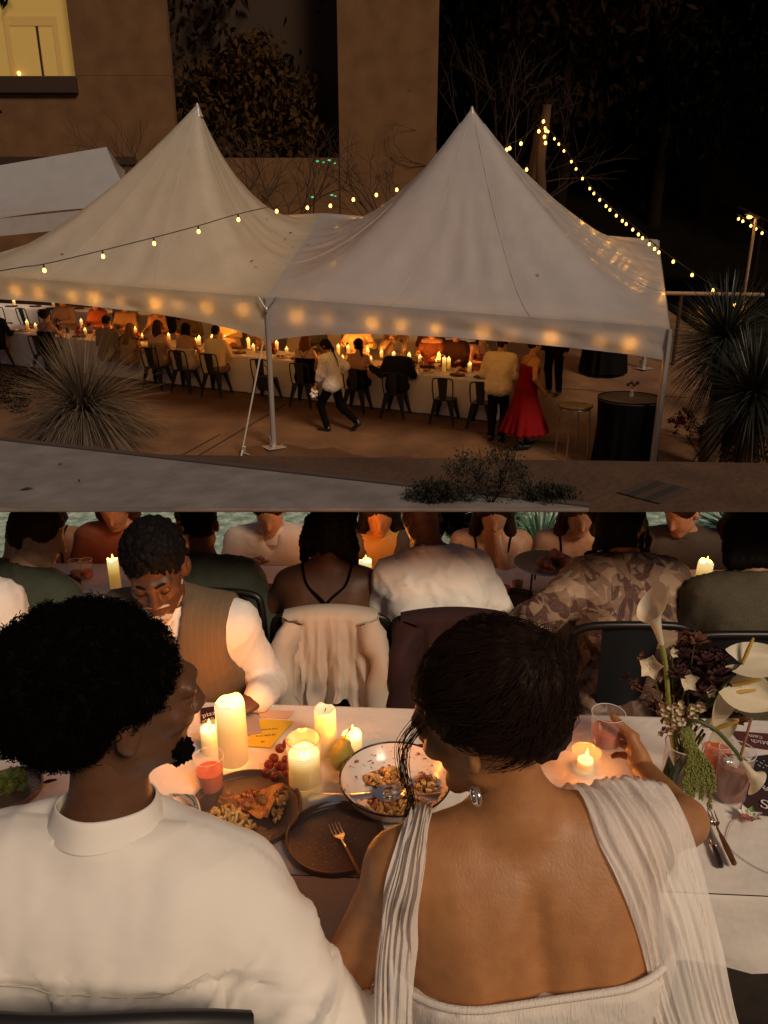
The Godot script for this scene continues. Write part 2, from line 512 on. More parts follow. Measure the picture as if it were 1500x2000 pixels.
func sub_field(g: Dictionary, kind: String, infl: float, o: Dictionary) -> Field:
	var f := Field.new()
	var j := J
	if kind in ["top", "shirt", "dress"]:
		for l in j.levels:
			f.cap(l[0] - j.x * l[1], l[0] + j.x * l[1], l[2] + infl, l[2] + infl, 0.05)
		if j.fem:
			for s: float in [-1.0, 1.0]: f.ell(j.bust + j.x * 0.07 * s, V(0.062, 0.058, 0.055) + Vector3.ONE * infl, Basis.IDENTITY, 0.04)
	if kind == "shirt":
		f.cap(j.sr, j.sl, 0.06 + infl, 0.06 + infl, 0.05)
		for s in ["r", "l"]:
			f.cap(j.n + j.d3 * 0.01, j["s" + s] * 0.72 + j.n * 0.28, 0.05 + infl, 0.048 + infl, 0.04)
			var sl: float = o.get("sleeve", 2.0)
			if sl > 0.0:
				var e: Vector3 = j["e" + s]; var a: Vector3 = j["s" + s]; var w: Vector3 = j["w" + s]
				f.cap(a, a.lerp(e, minf(sl, 1.0)), 0.055 + infl * 1.1, lerpf(0.055, 0.041, minf(sl, 1.0)) + infl * 1.2, 0.03)
				if sl > 1.0: f.cap(e, e.lerp(w, sl - 1.0 - 0.03), 0.041 + infl * 1.2, 0.03 + infl * 1.1, 0.02)
		f.cut(j.n + j.d3 * o.get("neck", 0.045), j.d3 - Vector3(0, 0, o.get("slope", 0.22)))
		if o.get("sleeve", 2.0) == 0.0:
			f.ell(j.sr + j.x * 0.06 + V(0, -0.01, 0), V(0.078, 0.13, 0.13), Basis.IDENTITY, 0.008, true); f.ell(j.sl - j.x * 0.06 + V(0, -0.01, 0), V(0.078, 0.13, 0.13), Basis.IDENTITY, 0.008, true)
		if o.has("v"):
			var bk: Vector3 = j.x.cross(j.d2)
			f.cap(j.n - bk * 0.06 + j.d3 * 0.05, j.c + j.d2 * o.v - bk * 0.15, 0.075 * o.get("vw", 1.0), 0.015, 0.01, true)
	if kind == "top" or kind == "dress":
		f.cut(j.c + j.d2 * (o.get("high", 0.1) - (0.009 if o.has("trim") else 0.0)), j.d2)
	if kind in ["trousers", "dress", "skirt"]:
		f.cap(j.h - j.x * 0.085, j.h + j.x * 0.085, 0.117 + infl, 0.117 + infl, 0.05)
		if j.sit or kind == "trousers":
			for s in ["r", "l"]:
				var k: Vector3 = j["k" + s]; var hp: Vector3 = j["h" + s]
				f.cap(hp, k, 0.085 + infl, 0.06 + infl, 0.05)
				var an: Vector3 = j["a" + s]
				if kind == "trousers": f.cap(k, k.lerp(an, 0.97), 0.058 + infl, 0.045 + infl, 0.03)
				elif j.sit: f.cap(k, k.lerp(an, 0.45), 0.06 + infl, 0.06 + infl, 0.05)
		else:
			var len_: float = o.get("skirt", 0.62)
			f.cap(j.h, j.h + V(0, -len_, 0), 0.12, 0.2, 0.08)
			for q in 17:
				var a := TAU * q / 17.0
				var fl: float = o.get("flare", 0.26) * (1.0 + 0.08 * (q % 3))
				f.cap(j.h + V(cos(a) * 0.09, 0.02, sin(a) * 0.05), j.h + V(cos(a) * fl, -len_, sin(a) * fl * 0.85), 0.07, 0.055, 0.045)
			f.cut(j.h + V(0, -len_ + 0.01, 0), Vector3.DOWN)
		if kind != "dress": f.cut(j.h + j.d1 * o.get("waist", 0.1), j.d1)
	return f
func person(g: Dictionary) -> Node3D:
	var o := thing("person", g.label, "person", g.pos, deg_to_rad(g.get("yaw", 0.0)), g.get("group", ""))
	var sc: float = g.get("scale", 1.0)
	o.scale = Vector3.ONE * sc
	var j := {}
	J = j
	j.sit = g.get("sit", true); j.fem = g.get("fem", false)
	var w: float = 0.9 if j.fem else 1.0
	w *= g.get("wide", 1.0)
	var gr: float = g.get("girth", 1.0)
	var le := deg_to_rad(g.get("lean", 8.0))
	var side := deg_to_rad(g.get("side", 0.0))
	j.h = V(0, g.get("seat", 0.45) + 0.1, 0) if j.sit else V(0, g.get("hip", 0.93), 0)
	var tw := Basis(Vector3.UP, deg_to_rad(g.get("twist", 0.0)))
	j.d1 = (tw * (Basis(Vector3.BACK, side) * Basis(Vector3.RIGHT, -le * 0.75) * Vector3.UP)).normalized()
	j.d2 = (tw * (Basis(Vector3.BACK, side * 1.2) * Basis(Vector3.RIGHT, -le * 1.25) * Vector3.UP)).normalized()
	j.d3 = (j.d2 + Vector3.UP * 0.5).normalized()
	var xh: Vector3 = tw * Vector3.RIGHT
	j.x = (xh - j.d2 * xh.dot(j.d2)).normalized()
	j.c = j.h + j.d1 * 0.27
	j.n = j.c + j.d2 * 0.25
	j.levels = [
		[j.h, 0.085 * gr, 0.112], [j.h + j.d1 * 0.1, 0.072 * gr * w, 0.105 * gr], [j.h + j.d1 * 0.19, (0.045 if j.fem else 0.062) * gr, (0.092 if j.fem else 0.102) * gr],
		[j.c, 0.075 * w, 0.103 * gr], [j.c + j.d2 * 0.08, 0.09 * w, 0.106 * gr], [j.c + j.d2 * 0.16, 0.1 * w, 0.088]]
	j.bust = j.c + j.d2 * 0.07 - j.x.cross(j.d2) * 0.085
	j.sr = j.n - j.d2 * 0.045 + j.x * 0.175 * w + V(0, g.get("rsh", 0.0), 0); j.sl = j.n - j.d2 * 0.045 - j.x * 0.175 * w + V(0, g.get("lsh", 0.0), 0)
	j.hr = j.h + V(0.09, -0.01, 0); j.hl = j.h + V(-0.09, -0.01, 0)
	for s in ["r", "l"]:
		var sg := 1.0 if s == "r" else -1.0
		var tgt: Vector3 = g.get(s + "h", V(0.16 * sg, j.h.y + 0.22, -0.36) if j.sit else V(0.25 * sg, 0.8, -0.03))
		var a := ik(j["s" + s], tgt, 0.285, 0.255, g.get(s + "p", V(0.75 * sg, -1.0, 0.45)))
		j["e" + s] = a[0]; j["w" + s] = a[1]
		var ft: Vector3 = g.get(s + "f", V(0.11 * sg, 0.085, -0.44) if j.sit else V(0.09 * sg, 0.085, 0.0))
		var b := ik(j["h" + s], ft, 0.43, 0.43, g.get(s + "kp", V(0.1 * sg, 0.6, -1.0)))
		j["k" + s] = b[0]; j["a" + s] = b[1]
	var hb := Basis(Vector3.UP, deg_to_rad(g.get("hyaw", 0.0))) * Basis(Vector3.BACK, deg_to_rad(g.get("hroll", 0.0))) * Basis(Vector3.RIGHT, -deg_to_rad(g.get("hpitch", 10.0)))
	var hs: float = g.get("hscale", 1.0)
	j.head = Transform3D(hb.scaled(Vector3.ONE * hs), j.n + j.d3 * 0.075 + hb * V(0, 0.105, -0.02) + g.get("hoff", Vector3.ZERO))
	var cell: float = g.get("cell", 0.02)
	var hc: float = g.get("hcell", 0.009)
	var skin: Material = g.skin
	# the body
	var f := Field.new()
	for l in j.levels: f.cap(l[0] - j.x * l[1], l[0] + j.x * l[1], l[2], l[2], 0.05)
	if j.fem:
		for s: float in [-1.0, 1.0]: f.ell(j.bust + j.x * 0.07 * s, V(0.06, 0.056, 0.05), Basis.IDENTITY, 0.04)
	f.cap(j.sr, j.sl, 0.056, 0.056, 0.05)
	for s in ["r", "l"]:
		f.cap(j.n + j.d3 * 0.02, j["s" + s] * 0.72 + j.n * 0.28, 0.045, 0.042, 0.04)
		f.cap(j["s" + s], j["e" + s], 0.054 if not j.fem else 0.048, 0.04, 0.03)
		f.cap(j["e" + s], j["w" + s], 0.04, 0.026, 0.02)
		f.cap(j["h" + s], j["k" + s], 0.085, 0.056, 0.05)
		f.cap(j["k" + s], j["a" + s], 0.054, 0.036, 0.03)
		var ff: Vector3 = g.get(s + "toe", V(0.02 if s == "r" else -0.02, -0.045, -0.16))
		f.cap(j["a" + s] + V(0, -0.03, 0.03), j["a" + s] + ff, 0.04, 0.03, 0.03)
	f.cap(j.n - j.d3 * 0.03, j.head * V(0, -0.05, 0.02), 0.058 if not j.fem else 0.05, 0.052 if not j.fem else 0.046, 0.035)
	var mb := MB.new()
	f.nets(cell, mb)
	var hf := Field.new()
	head(hf, j.head, j.fem, hc < 0.008)
	hf.cap(j.n - j.d3 * 0.01, j.head * V(0, -0.05, 0.02), 0.054 if not j.fem else 0.046, 0.051 if not j.fem else 0.045, 0.03)
	hf.nets(hc, mb)
	var hcell: float = g.get("fcell", 0.009)
	for s in ["r", "l"]:
		var nf := Field.new()
		var fd: Vector3 = g.get(s + "d", (j["w" + s] - j["e" + s]))
		hand(nf, j["w" + s], fd, g.get(s + "n", V(0, -1, 0) if j.sit else V(-1.0 if s == "r" else 1.0, 0, 0)), s == "r", g.get(s + "curl", 0.45))
		nf.nets(hcell, mb)
	part(o, "body", mb, skin)
	j.field = f
	for cl in g.get("wear", []):
		var cf := sub_field(g, cl.kind, cl.get("infl", 0.012), cl)
		if cl.kind in ["shirt", "dress"]: j.outer = cf
		var cm := MB.new()
		cf.nets(cl.get("cell", cell), cm)
		creases(cm, cl.get("amp", 0.003 if cl.kind == "trousers" else 0.009), cl.get("freq", 11.0), cl.get("stretch", V(1, 0.6, 1)), 3 + names.person)
		part(o, cl.get("name", cl.kind), cm, cl.mat)
		if cl.has("collar"):
			var rows := []
			var bsx: Vector3 = j.x
			for q in 4:
				var ring := PackedVector3Array()
				for a in 24:
					var an := TAU * a / 24.0
					var rr: float = ([0.078, 0.07, 0.066, 0.074])[q] + (0.004 if not j.fem else -0.004)
					var hh: float = ([-0.03, 0.012, 0.038, 0.006])[q]
					ring.append(j.n + j.d3 * (hh + 0.02 * (0.5 + 0.5 * sin(an)) * (1.0 if q > 0 else 0.0)) + bsx * cos(an) * rr + bsx.cross(j.d3) * -sin(an) * (rr * 1.02) )
				rows.append(ring)
			var kb := MB.new()
			kb.grid(rows, true)
			part(o, "collar", kb, cl.mat)
		if cl.has("trim"):
			var ring3 := []
			for q in 65:
				var an := TAU * q / 64.0
				var bk2: Vector3 = j.x.cross(j.d2)
				var o3: Vector3 = j.c + j.d2 * (cl.high + 0.001)
				var dr: Vector3 = j.x * cos(an) + bk2 * sin(an)
				var rr3 := 0.08
				for it in 30: rr3 += (0.003 - cf.dist(o3 - j.d2 * 0.03 + dr * rr3)) * 0.9
				ring3.append(o3 + dr * rr3)
			var tb3 := MB.new(); tb3.tube(ring3, 0.0055, 7, false)
			part(o, "neckline_trim", tb3, cl.mat)
		if cl.has("straps"):
			var sb := MB.new()
			for s: float in [-1.0, 1.0]:
				var bk: Vector3 = j.x.cross(j.d2)
				var x: float = 0.085
				var cr: float = cl.straps   # 1 = crossed at the back
				sb.tube(curve([j.c + j.d2 * 0.1 - bk * 0.118 + j.x * 0.08 * s, j.n - j.d2 * 0.03 - bk * 0.075 + j.x * x * s, j.n + j.d2 * 0.008 + j.x * (x + 0.01) * s, j.n - j.d2 * 0.05 + bk * 0.08 + j.x * x * 0.9 * s, j.c + j.d2 * (0.08 + 0.05 * cr) + bk * 0.117 + j.x * 0.01 * s * (1.0 - cr), j.c - j.d2 * 0.03 + bk * 0.112 + j.x * (0.08 if cr < 0.5 else -0.09) * s], 5), 0.0055, 5)
			f.push(sb, 0.003)
			part(o, "strap", sb, cl.mat)
	if g.has("hair"): hair(o, g.hair, g.hair_mat, hc, g)
	if g.get("shoes", false):
		var shm := MB.new()
		var shf := Field.new()
		for s in ["r", "l"]:
			var ff: Vector3 = g.get(s + "toe", V(0.02 if s == "r" else -0.02, -0.045, -0.16))
			shf.cap(j["a" + s] + V(0, -0.035, 0.03), j["a" + s] + ff, 0.046, 0.037, 0.03)
			shf.cap(j["a" + s] + V(0, 0.02, 0.01), j["a" + s] + V(0, -0.03, 0.02), 0.042, 0.045, 0.03)
		shf.nets(0.014, shm)
		part(o, "shoes", shm, M.black_leather)
	return o
func hair(o: Node3D, kind: String, hm: Material, hc: float, g: Dictionary) -> void:
	var t: Transform3D = J.head
	var b: Basis = t.basis.orthonormalized()
	var f := Field.new()
	var amp := 0.006
	var st := V(1, 0.35, 1)
	var fr := 60.0
	var cell := maxf(hc, 0.006)
	if kind == "bald": return
	if kind == "afro":
		f.ell(t * V(0, 0.052, 0.054), V(0.1, 0.086, 0.122), b, 0.03)
		f.ell(t * V(0, 0.008, 0.086), V(0.086, 0.078, 0.078), b, 0.03)
		f.ell(t * V(0, -0.05, -0.107), V(0.12, 0.13, 0.1), b, 0.015, true)
		for s: float in [-1.0, 1.0]: f.ell(t * V(0.1 * s, -0.04, -0.02), V(0.05, 0.06, 0.055), b, 0.015, true)
		amp = 0.016; st = V(1, 1, 1); fr = 34.0
	elif kind == "curly":
		f.ell(t * V(0, 0.055, 0.018), V(0.085, 0.088, 0.1), b, 0.02)
		f.ell(t * V(0, 0.0, 0.065), V(0.076, 0.08, 0.05), b, 0.02)
		f.ell(t * V(0, -0.045, -0.1), V(0.09, 0.1, 0.07), b, 0.015, true)
		for s: float in [-1.0, 1.0]: f.ell(t * V(0.09 * s, -0.035, -0.01), V(0.035, 0.045, 0.035), b, 0.012, true)
		amp = 0.012; st = V(1, 1, 1); fr = 55.0
	elif kind == "updo":
		f.ell(t * V(0, 0.045, 0.02), V(0.09, 0.092, 0.105), b, 0.02)
		f.ell(t * V(0.0, 0.06, 0.085), V(0.075, 0.07, 0.06), b, 0.03)
		f.ell(t * V(0, 0.0, 0.085), V(0.062, 0.06, 0.045), b, 0.03)
		f.ell(t * V(0, -0.05, -0.085), V(0.12, 0.1, 0.09), b, 0.015, true)
		for s: float in [-1.0, 1.0]: f.ell(t * V(0.1 * s, -0.045, -0.005), V(0.05, 0.055, 0.045), b, 0.012, true)
		amp = 0.008; st = V(1.2, 0.4, 1); fr = 40.0
	else:
		f.ell(t * V(0, 0.042, 0.016), V(0.084, 0.09, 0.1), b, 0.02)
		f.ell(t * V(0, -0.005, 0.055), V(0.074, 0.085, 0.055), b, 0.02)
		if kind in ["long", "pony", "braids", "bob"]:
			for s: float in [-1.0, 1.0]: f.cap(t * V(0.06 * s, 0.06, -0.04), t * V(0.072 * s, -0.05, 0.02), 0.026, 0.022, 0.02)
		f.ell(t * V(0, -0.035, -0.1), V(0.068, 0.1, 0.07), b, 0.012, true)
		if kind == "short":
			for s: float in [-1.0, 1.0]: f.ell(t * V(0.095 * s, -0.04, 0.0), V(0.034, 0.05, 0.05), b, 0.012, true)
			f.cut(t * V(0, -0.07, 0), b * V(0, -1, 0.25))
		var hl: float = g.get("hair_len", 0.3)
		var back: Vector3 = (b * V(0, 0, 1))
		back.y = 0.0
		back = back.normalized()
		var right := b.x
		if kind == "long" or kind == "braids":
			for q in 5:
				var x := (q - 2) * 0.034
				var p0: Vector3 = t * V(x, 0.0, 0.07 - absf(x) * 0.4)
				var p1 := p0 + Vector3(0, -hl * 0.5, 0) + back * (0.035 - absf(x) * 0.2) + right * x * 0.3
				var p2 := p1 + Vector3(0, -hl * (0.5 + 0.06 * sin(q * 2.3)), 0) + right * x * 0.25
				f.cap(p0, p1, 0.034, 0.032, 0.02); f.cap(p1, p2, 0.031, 0.018, 0.02)
			if kind == "braids": st = V(2.2, 0.3, 2.2); amp = 0.012
		elif kind == "pony":
			var p0: Vector3 = t * V(0, 0.02, 0.105)
			var p1 := p0 + Vector3(0, -0.1, 0) + back * 0.06
			f.cap(t * V(0, 0.03, 0.09), p0, 0.03, 0.026, 0.015)
			f.cap(p0, p1, 0.026, 0.028, 0.015); f.cap(p1, p1 + V(0.0, -hl + 0.1, 0) + back * 0.015, 0.03, 0.014, 0.015)
		elif kind == "bob":
			for q in 5:
				var x := (q - 2) * 0.036
				f.cap(t * V(x, 0.02, 0.06 - absf(x) * 0.3), t * V(x * 1.15, -0.1, 0.05 - absf(x) * 0.3), 0.035, 0.032, 0.02)
	var mb := MB.new()
	f.nets(cell, mb)
	wrinkle(mb, amp, fr, st, 11)
	if kind in ["long", "pony"] and J.has("outer"): J.outer.push(mb, 0.02)
	part(o, "hair", mb, hm)
# ------------------------------------------------------------------ materials
func make_materials() -> void:
	M.tent = mat(Color(0.6, 0.57, 0.545), 0.36)
	M.tent.clearcoat_enabled = true; M.tent.clearcoat = 0.5; M.tent.clearcoat_roughness = 0.12
	M.tent.backlight_enabled = true
	M.tent.backlight = L(0.5, 0.45, 0.36)
	tri_tex(M.tent, ntex(0.012, L(0.4, 0.397, 0.405), L(0.465, 0.46, 0.47), 4, 5, 512), 0.35)
	M.tent.albedo_color = Color.WHITE
	M.tent.heightmap_enabled = true
	M.tent.heightmap_texture = ntex(0.02, Color.BLACK, Color.WHITE, 8, 4)
	M.tent.heightmap_scale = 0.6
	M.tent_haze = M.tent.duplicate()
	M.tent_haze.albedo_texture = ntex(0.012, L(0.46, 0.43, 0.345), L(0.53, 0.5, 0.415), 4, 5, 512)  # yellowish haze of the glass reflection put into the canopy colour
	M.seam = mat(Color(0.4, 0.385, 0.36), 0.6)
	M.alu = mat(Color(0.5, 0.48, 0.46), 0.42, 0.7)
	M.steel = mat(Color(0.62, 0.6, 0.57), 0.28, 1.0)
	M.rope = mat(Color(0.45, 0.42, 0.38), 0.9)
	M.black = mat(Color(0.012, 0.011, 0.011), 0.5)
	M.black_leather = mat(Color(0.012, 0.01, 0.01), 0.4)
	M.chair = mat(Color(0.014, 0.013, 0.014), 0.38, 0.3)
	M.chair_panel = mat(Color(0.02, 0.024, 0.028), 0.4, 0.2)
	M.cloth = mat(Color(0.72, 0.69, 0.64), 0.85)
	bump(M.cloth, 0.012, 0.5, 1.2, 12, 4)
	M.black_cloth = mat(Color(0.006, 0.0055, 0.0055), 0.95)
	M.black_cloth.metallic_specular = 0.12
	M.paving = mat(Color.WHITE, 0.85)
	tri_tex(M.paving, ntex(0.006, L(0.08, 0.039, 0.018), L(0.18, 0.094, 0.044), 21, 6, 1024), 0.16)
	M.paving.heightmap_enabled = true
	M.paving.heightmap_texture = ntex(0.09, Color.BLACK, Color.WHITE, 22, 4)
	M.paving.heightmap_scale = 1.0
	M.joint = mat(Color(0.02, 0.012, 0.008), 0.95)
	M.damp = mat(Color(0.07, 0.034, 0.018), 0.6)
	M.gravel = tri_tex(mat(Color.WHITE, 0.9), ntex(0.12, L(0.03, 0.016, 0.01), L(0.22, 0.13, 0.08), 31, 3, 512), 0.9)
	bump(M.gravel, 0.12, 1.5, 0.9, 31, 3)
	M.bed = tri_tex(mat(Color.WHITE, 0.9), ntex(0.012, L(0.045, 0.019, 0.008), L(0.088, 0.042, 0.018), 35, 5, 512), 0.5)
	bump(M.bed, 0.09, 0.6, 0.5, 36, 4)
	M.mat_dark = mat(Color(0.016, 0.01, 0.007), 0.9); M.mat_brown = mat(Color(0.04, 0.022, 0.013), 0.9)
	M.soil = tri_tex(mat(Color.WHITE, 0.95), ntex(0.02, L(0.075, 0.035, 0.018), L(0.15, 0.075, 0.038), 33, 5, 512), 0.8)
	bump(M.soil, 0.06, 0.9, 0.8, 34, 4)
	M.concrete = tri_tex(mat(Color.WHITE, 0.8), ntex(0.01, L(0.13, 0.115, 0.11), L(0.215, 0.195, 0.188), 41, 6, 1024), 0.55)
	bump(M.concrete, 0.05, 0.25, 0.55, 42, 4)
	M.flash = mat(Color(0.085, 0.06, 0.05), 0.5, 0.3)
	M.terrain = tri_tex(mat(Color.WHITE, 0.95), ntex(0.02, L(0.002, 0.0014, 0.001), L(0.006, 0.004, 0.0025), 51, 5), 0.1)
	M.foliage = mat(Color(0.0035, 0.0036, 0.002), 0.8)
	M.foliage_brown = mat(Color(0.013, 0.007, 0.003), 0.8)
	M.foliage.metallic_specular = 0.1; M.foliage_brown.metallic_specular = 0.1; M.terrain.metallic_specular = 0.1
	M.dark_bark = mat(Color(0.009, 0.0055, 0.003), 0.95)
	M.dark_bark.metallic_specular = 0.1
	M.bark = tri_tex(mat(Color.WHITE, 0.95), ntex(0.03, L(0.05, 0.028, 0.014), L(0.16, 0.09, 0.045), 61, 5), 1.5)
	M.lit_bark = tri_tex(mat(Color.WHITE, 0.95), ntex(0.03, L(0.012, 0.007, 0.004), L(0.06, 0.034, 0.018), 62, 5), 2.2)
	M.climber = mat(Color(0.05, 0.027, 0.0105), 0.95); M.climber.metallic_specular = 0.1
	M.twig = mat(Color(0.11, 0.062, 0.03), 0.9)
	M.wall = tri_tex(mat(Color.WHITE, 0.9), ntex(0.008, L(0.095, 0.045, 0.016), L(0.15, 0.076, 0.028), 71, 6, 1024), 0.12)  # brown of the glass reflection, given to modelled walls
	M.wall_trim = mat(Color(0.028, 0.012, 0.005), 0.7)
	M.reflected_room = mat(Color(0.3, 0.2, 0.07), 0.8)
	M.reflected_room.emission_enabled = true
	M.reflected_room.emission = L(0.2, 0.115, 0.024)  # brightness of the reflected interior put in as emission
	M.reflected_room_dark = mat(Color(0.4, 0.26, 0.09), 0.8)
	M.reflected_room_dark.emission_enabled = true
	M.reflected_room_dark.emission = L(0.115, 0.062, 0.014)  # darker tone of the same reflection, also emitted
	M.bulb = mat(Color(1, 0.8, 0.5), 0.3)
	M.bulb.emission_enabled = true
	M.bulb.emission = Color(1.0, 0.72, 0.34)
	M.bulb.emission_energy_multiplier = 5.0
	M.green_bulb = mat(Color(0.1, 0.7, 0.4), 0.3)
	M.green_bulb.emission_enabled = true
	M.green_bulb.emission = Color(0.15, 1.0, 0.6)
	M.green_bulb.emission_energy_multiplier = 0.6
	M.cord = mat(Color(0.02, 0.015, 0.012), 0.7)
	M.flame = mat(Color(1, 0.8, 0.4), 0.5)
	M.flame.emission_enabled = true
	M.flame.emission = Color(1.0, 0.7, 0.3)
	M.flame.emission_energy_multiplier = 7.0
	M.wick = mat(Color(0.02, 0.015, 0.01), 0.9)
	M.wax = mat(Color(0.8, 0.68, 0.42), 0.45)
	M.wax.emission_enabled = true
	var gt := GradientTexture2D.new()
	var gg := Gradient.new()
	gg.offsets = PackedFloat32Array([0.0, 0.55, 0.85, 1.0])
	gg.colors = PackedColorArray([L(0.12, 0.05, 0.008), L(0.36, 0.19, 0.03), L(0.9, 0.62, 0.2), L(1.0, 0.85, 0.5)])  # flame light inside the wax, painted as an emission ramp
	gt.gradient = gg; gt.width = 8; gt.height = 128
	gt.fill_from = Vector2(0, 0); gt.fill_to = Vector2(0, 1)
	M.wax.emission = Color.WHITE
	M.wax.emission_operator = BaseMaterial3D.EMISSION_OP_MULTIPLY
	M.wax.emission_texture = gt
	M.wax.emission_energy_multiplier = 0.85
	M.wax_dim = M.wax.duplicate()  # unlit candles keep a weaker painted glow
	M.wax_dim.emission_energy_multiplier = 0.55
	M.plate = mat(Color(0.105, 0.07, 0.052), 0.3)
	bump(M.plate, 0.05, 0.08, 5.0, 81, 3, false)
	M.plate_dark = mat(Color(0.05, 0.028, 0.018), 0.3)
	M.enamel = mat(Color(0.74, 0.68, 0.62), 0.18)
	M.rim = mat(Color(0.02, 0.012, 0.01), 0.25)
	M.glass = glass(0.1)
	M.drink = mat(Color(0.62, 0.13, 0.03), 0.1)
	M.drink_pink = mat(Color(0.3, 0.1, 0.06), 0.15)
	M.wood = tri_tex(mat(Color.WHITE, 0.5), ntex(0.02, L(0.07, 0.025, 0.01), L(0.18, 0.07, 0.03), 91, 5), 9.0, false)
	M.shirt = mat(Color(0.84, 0.8, 0.74), 0.8)
	M.shirt_yellow = mat(Color(0.75, 0.6, 0.36), 0.85)
	M.red = mat(Color(0.16, 0.006, 0.008), 0.75)
	M.navy = mat(Color(0.014, 0.014, 0.017), 0.9)
	M.navy.metallic_specular = 0.15
	M.grey_cloth = mat(Color(0.2, 0.155, 0.115), 0.9)
	M.tan_cloth = mat(Color(0.3, 0.2, 0.12), 0.9)
	M.green_suit = mat(Color(0.05, 0.062, 0.044), 0.9)
	M.rust = mat(Color(0.25, 0.07, 0.03), 0.85)
	M.mustard = mat(Color(0.42, 0.22, 0.05), 0.85)
	M.red.metallic_specular = 0.12
	M.maroon = mat(Color(0.028, 0.008, 0.01), 0.9)
	M.dark_shirt = mat(Color(0.05, 0.038, 0.03), 0.85)
	M.pale_jacket = mat(Color(0.5, 0.43, 0.36), 0.9)
	M.floral = tri_tex(mat(Color.WHITE, 0.85), ntex(0.06, L(0.03, 0.02, 0.015), L(0.45, 0.12, 0.05), 101, 2, 256), 3.0, false)
	M.leafy = leaf_print()
	M.lace = tri_tex(mat(Color.WHITE, 0.9), ntex(0.16, L(0.035, 0.032, 0.02), L(0.14, 0.12, 0.075), 103, 3, 512), 2.0, false)
	M.vest = pinstripe()
	M.skin_dark = skin(0.115, 0.05, 0.026)
	M.skin_deep = skin(0.12, 0.052, 0.026)
	M.skin_brown = skin(0.4, 0.18, 0.068)
	M.skin_tan = skin(0.4, 0.22, 0.125)
	M.skin_pale = skin(0.52, 0.32, 0.21)
	M.hair_black = hairm(Color(0.0075, 0.006, 0.006), 0.6)
	M.hair_afro = mat(Color(0.0035, 0.0028, 0.0026), 1.0)
	M.hair_afro.metallic_specular = 0.1
	M.hair_dark = hairm(Color(0.018, 0.009, 0.006), 0.5)
	M.hair_brown = hairm(Color(0.05, 0.022, 0.01), 0.5)
	M.hair_auburn = hairm(Color(0.15, 0.055, 0.018), 0.5)
	M.hair_grey = hairm(Color(0.55, 0.49, 0.4), 0.7)
	M.hair_blond = hairm(Color(0.2, 0.11, 0.045), 0.5)
func skin(r: float, g: float, b: float) -> StandardMaterial3D:
	var m := mat(Color.WHITE, 0.48)
	tri_tex(m, ntex(0.02, L(r * 0.82, g * 0.76, b * 0.72), L(r * 1.14, g * 1.2, b * 1.24), 111, 6, 512), 2.4, false)
	m.heightmap_enabled = true
	m.heightmap_texture = ntex(0.15, Color.BLACK, Color.WHITE, 113, 3, 512)
	m.heightmap_scale = 0.045
	m.metallic_specular = 0.45
	return m
func hairm(c: Color, r: float) -> StandardMaterial3D:
	var m := mat(c, r)
	m.metallic_specular = 0.2
	return m
func pinstripe() -> StandardMaterial3D:
	var im := Image.create(128, 16, false, Image.FORMAT_RGB8)
	im.fill(L(0.15, 0.105, 0.062))
	for y in 16:
		for x in 128:
			var v := 1.0 + 0.14 * sin(x * 2.1 + y * 0.8) * cos(y * 1.9)
			im.set_pixel(x, y, L(0.15 * v, 0.105 * v, 0.062 * v))
		for x in [20, 21, 84, 85]: im.set_pixel(x, y, L(0.24, 0.175, 0.11))
	var m := tri_tex(mat(Color.WHITE, 0.9), ImageTexture.create_from_image(im), 16.0, false)
	m.uv1_scale = V(26, 60, 26)
	return m
func leaf_print() -> StandardMaterial3D:
	# cream cloth printed with outlined brown petals
	var s := 384
	var im := Image.create(s, s, false, Image.FORMAT_RGB8)
	var r2 := RandomNumberGenerator.new()
	r2.seed = 77
	var sp_ := []
	for k in 80: sp_.append([r2.randf() * s, r2.randf() * s, r2.randf() * TAU, r2.randf_range(40, 63), r2.randf_range(13, 22)])
	var cream := L(0.42, 0.3, 0.2); var brown := L(0.045, 0.018, 0.014); var line := L(0.13, 0.062, 0.046)
	im.fill(cream)
	for p in sp_:
		var ca: float = cos(p[2]); var sa: float = sin(p[2])
		for dy in range(-64, 65):
			for dx in range(-64, 65):
				var u: float = (dx * ca + dy * sa) / p[3]
				if absf(u) > 1.0: continue
				var w: float = p[4] * (1.0 - u * u) * (0.8 + 0.25 * u)
				var q: float = absf(-dx * sa + dy * ca + sin(u * 3.0) * 4.0)
				if q > w: continue
				var e: float = fmod(q, 6.5)
				im.set_pixel(posmod(int(p[0]) + dx, s), posmod(int(p[1]) + dy, s), line if (q > w - 3.0 or e < 2.2) else brown)
	return tri_tex(mat(Color.WHITE, 0.8), ImageTexture.create_from_image(im), 2.7, false)

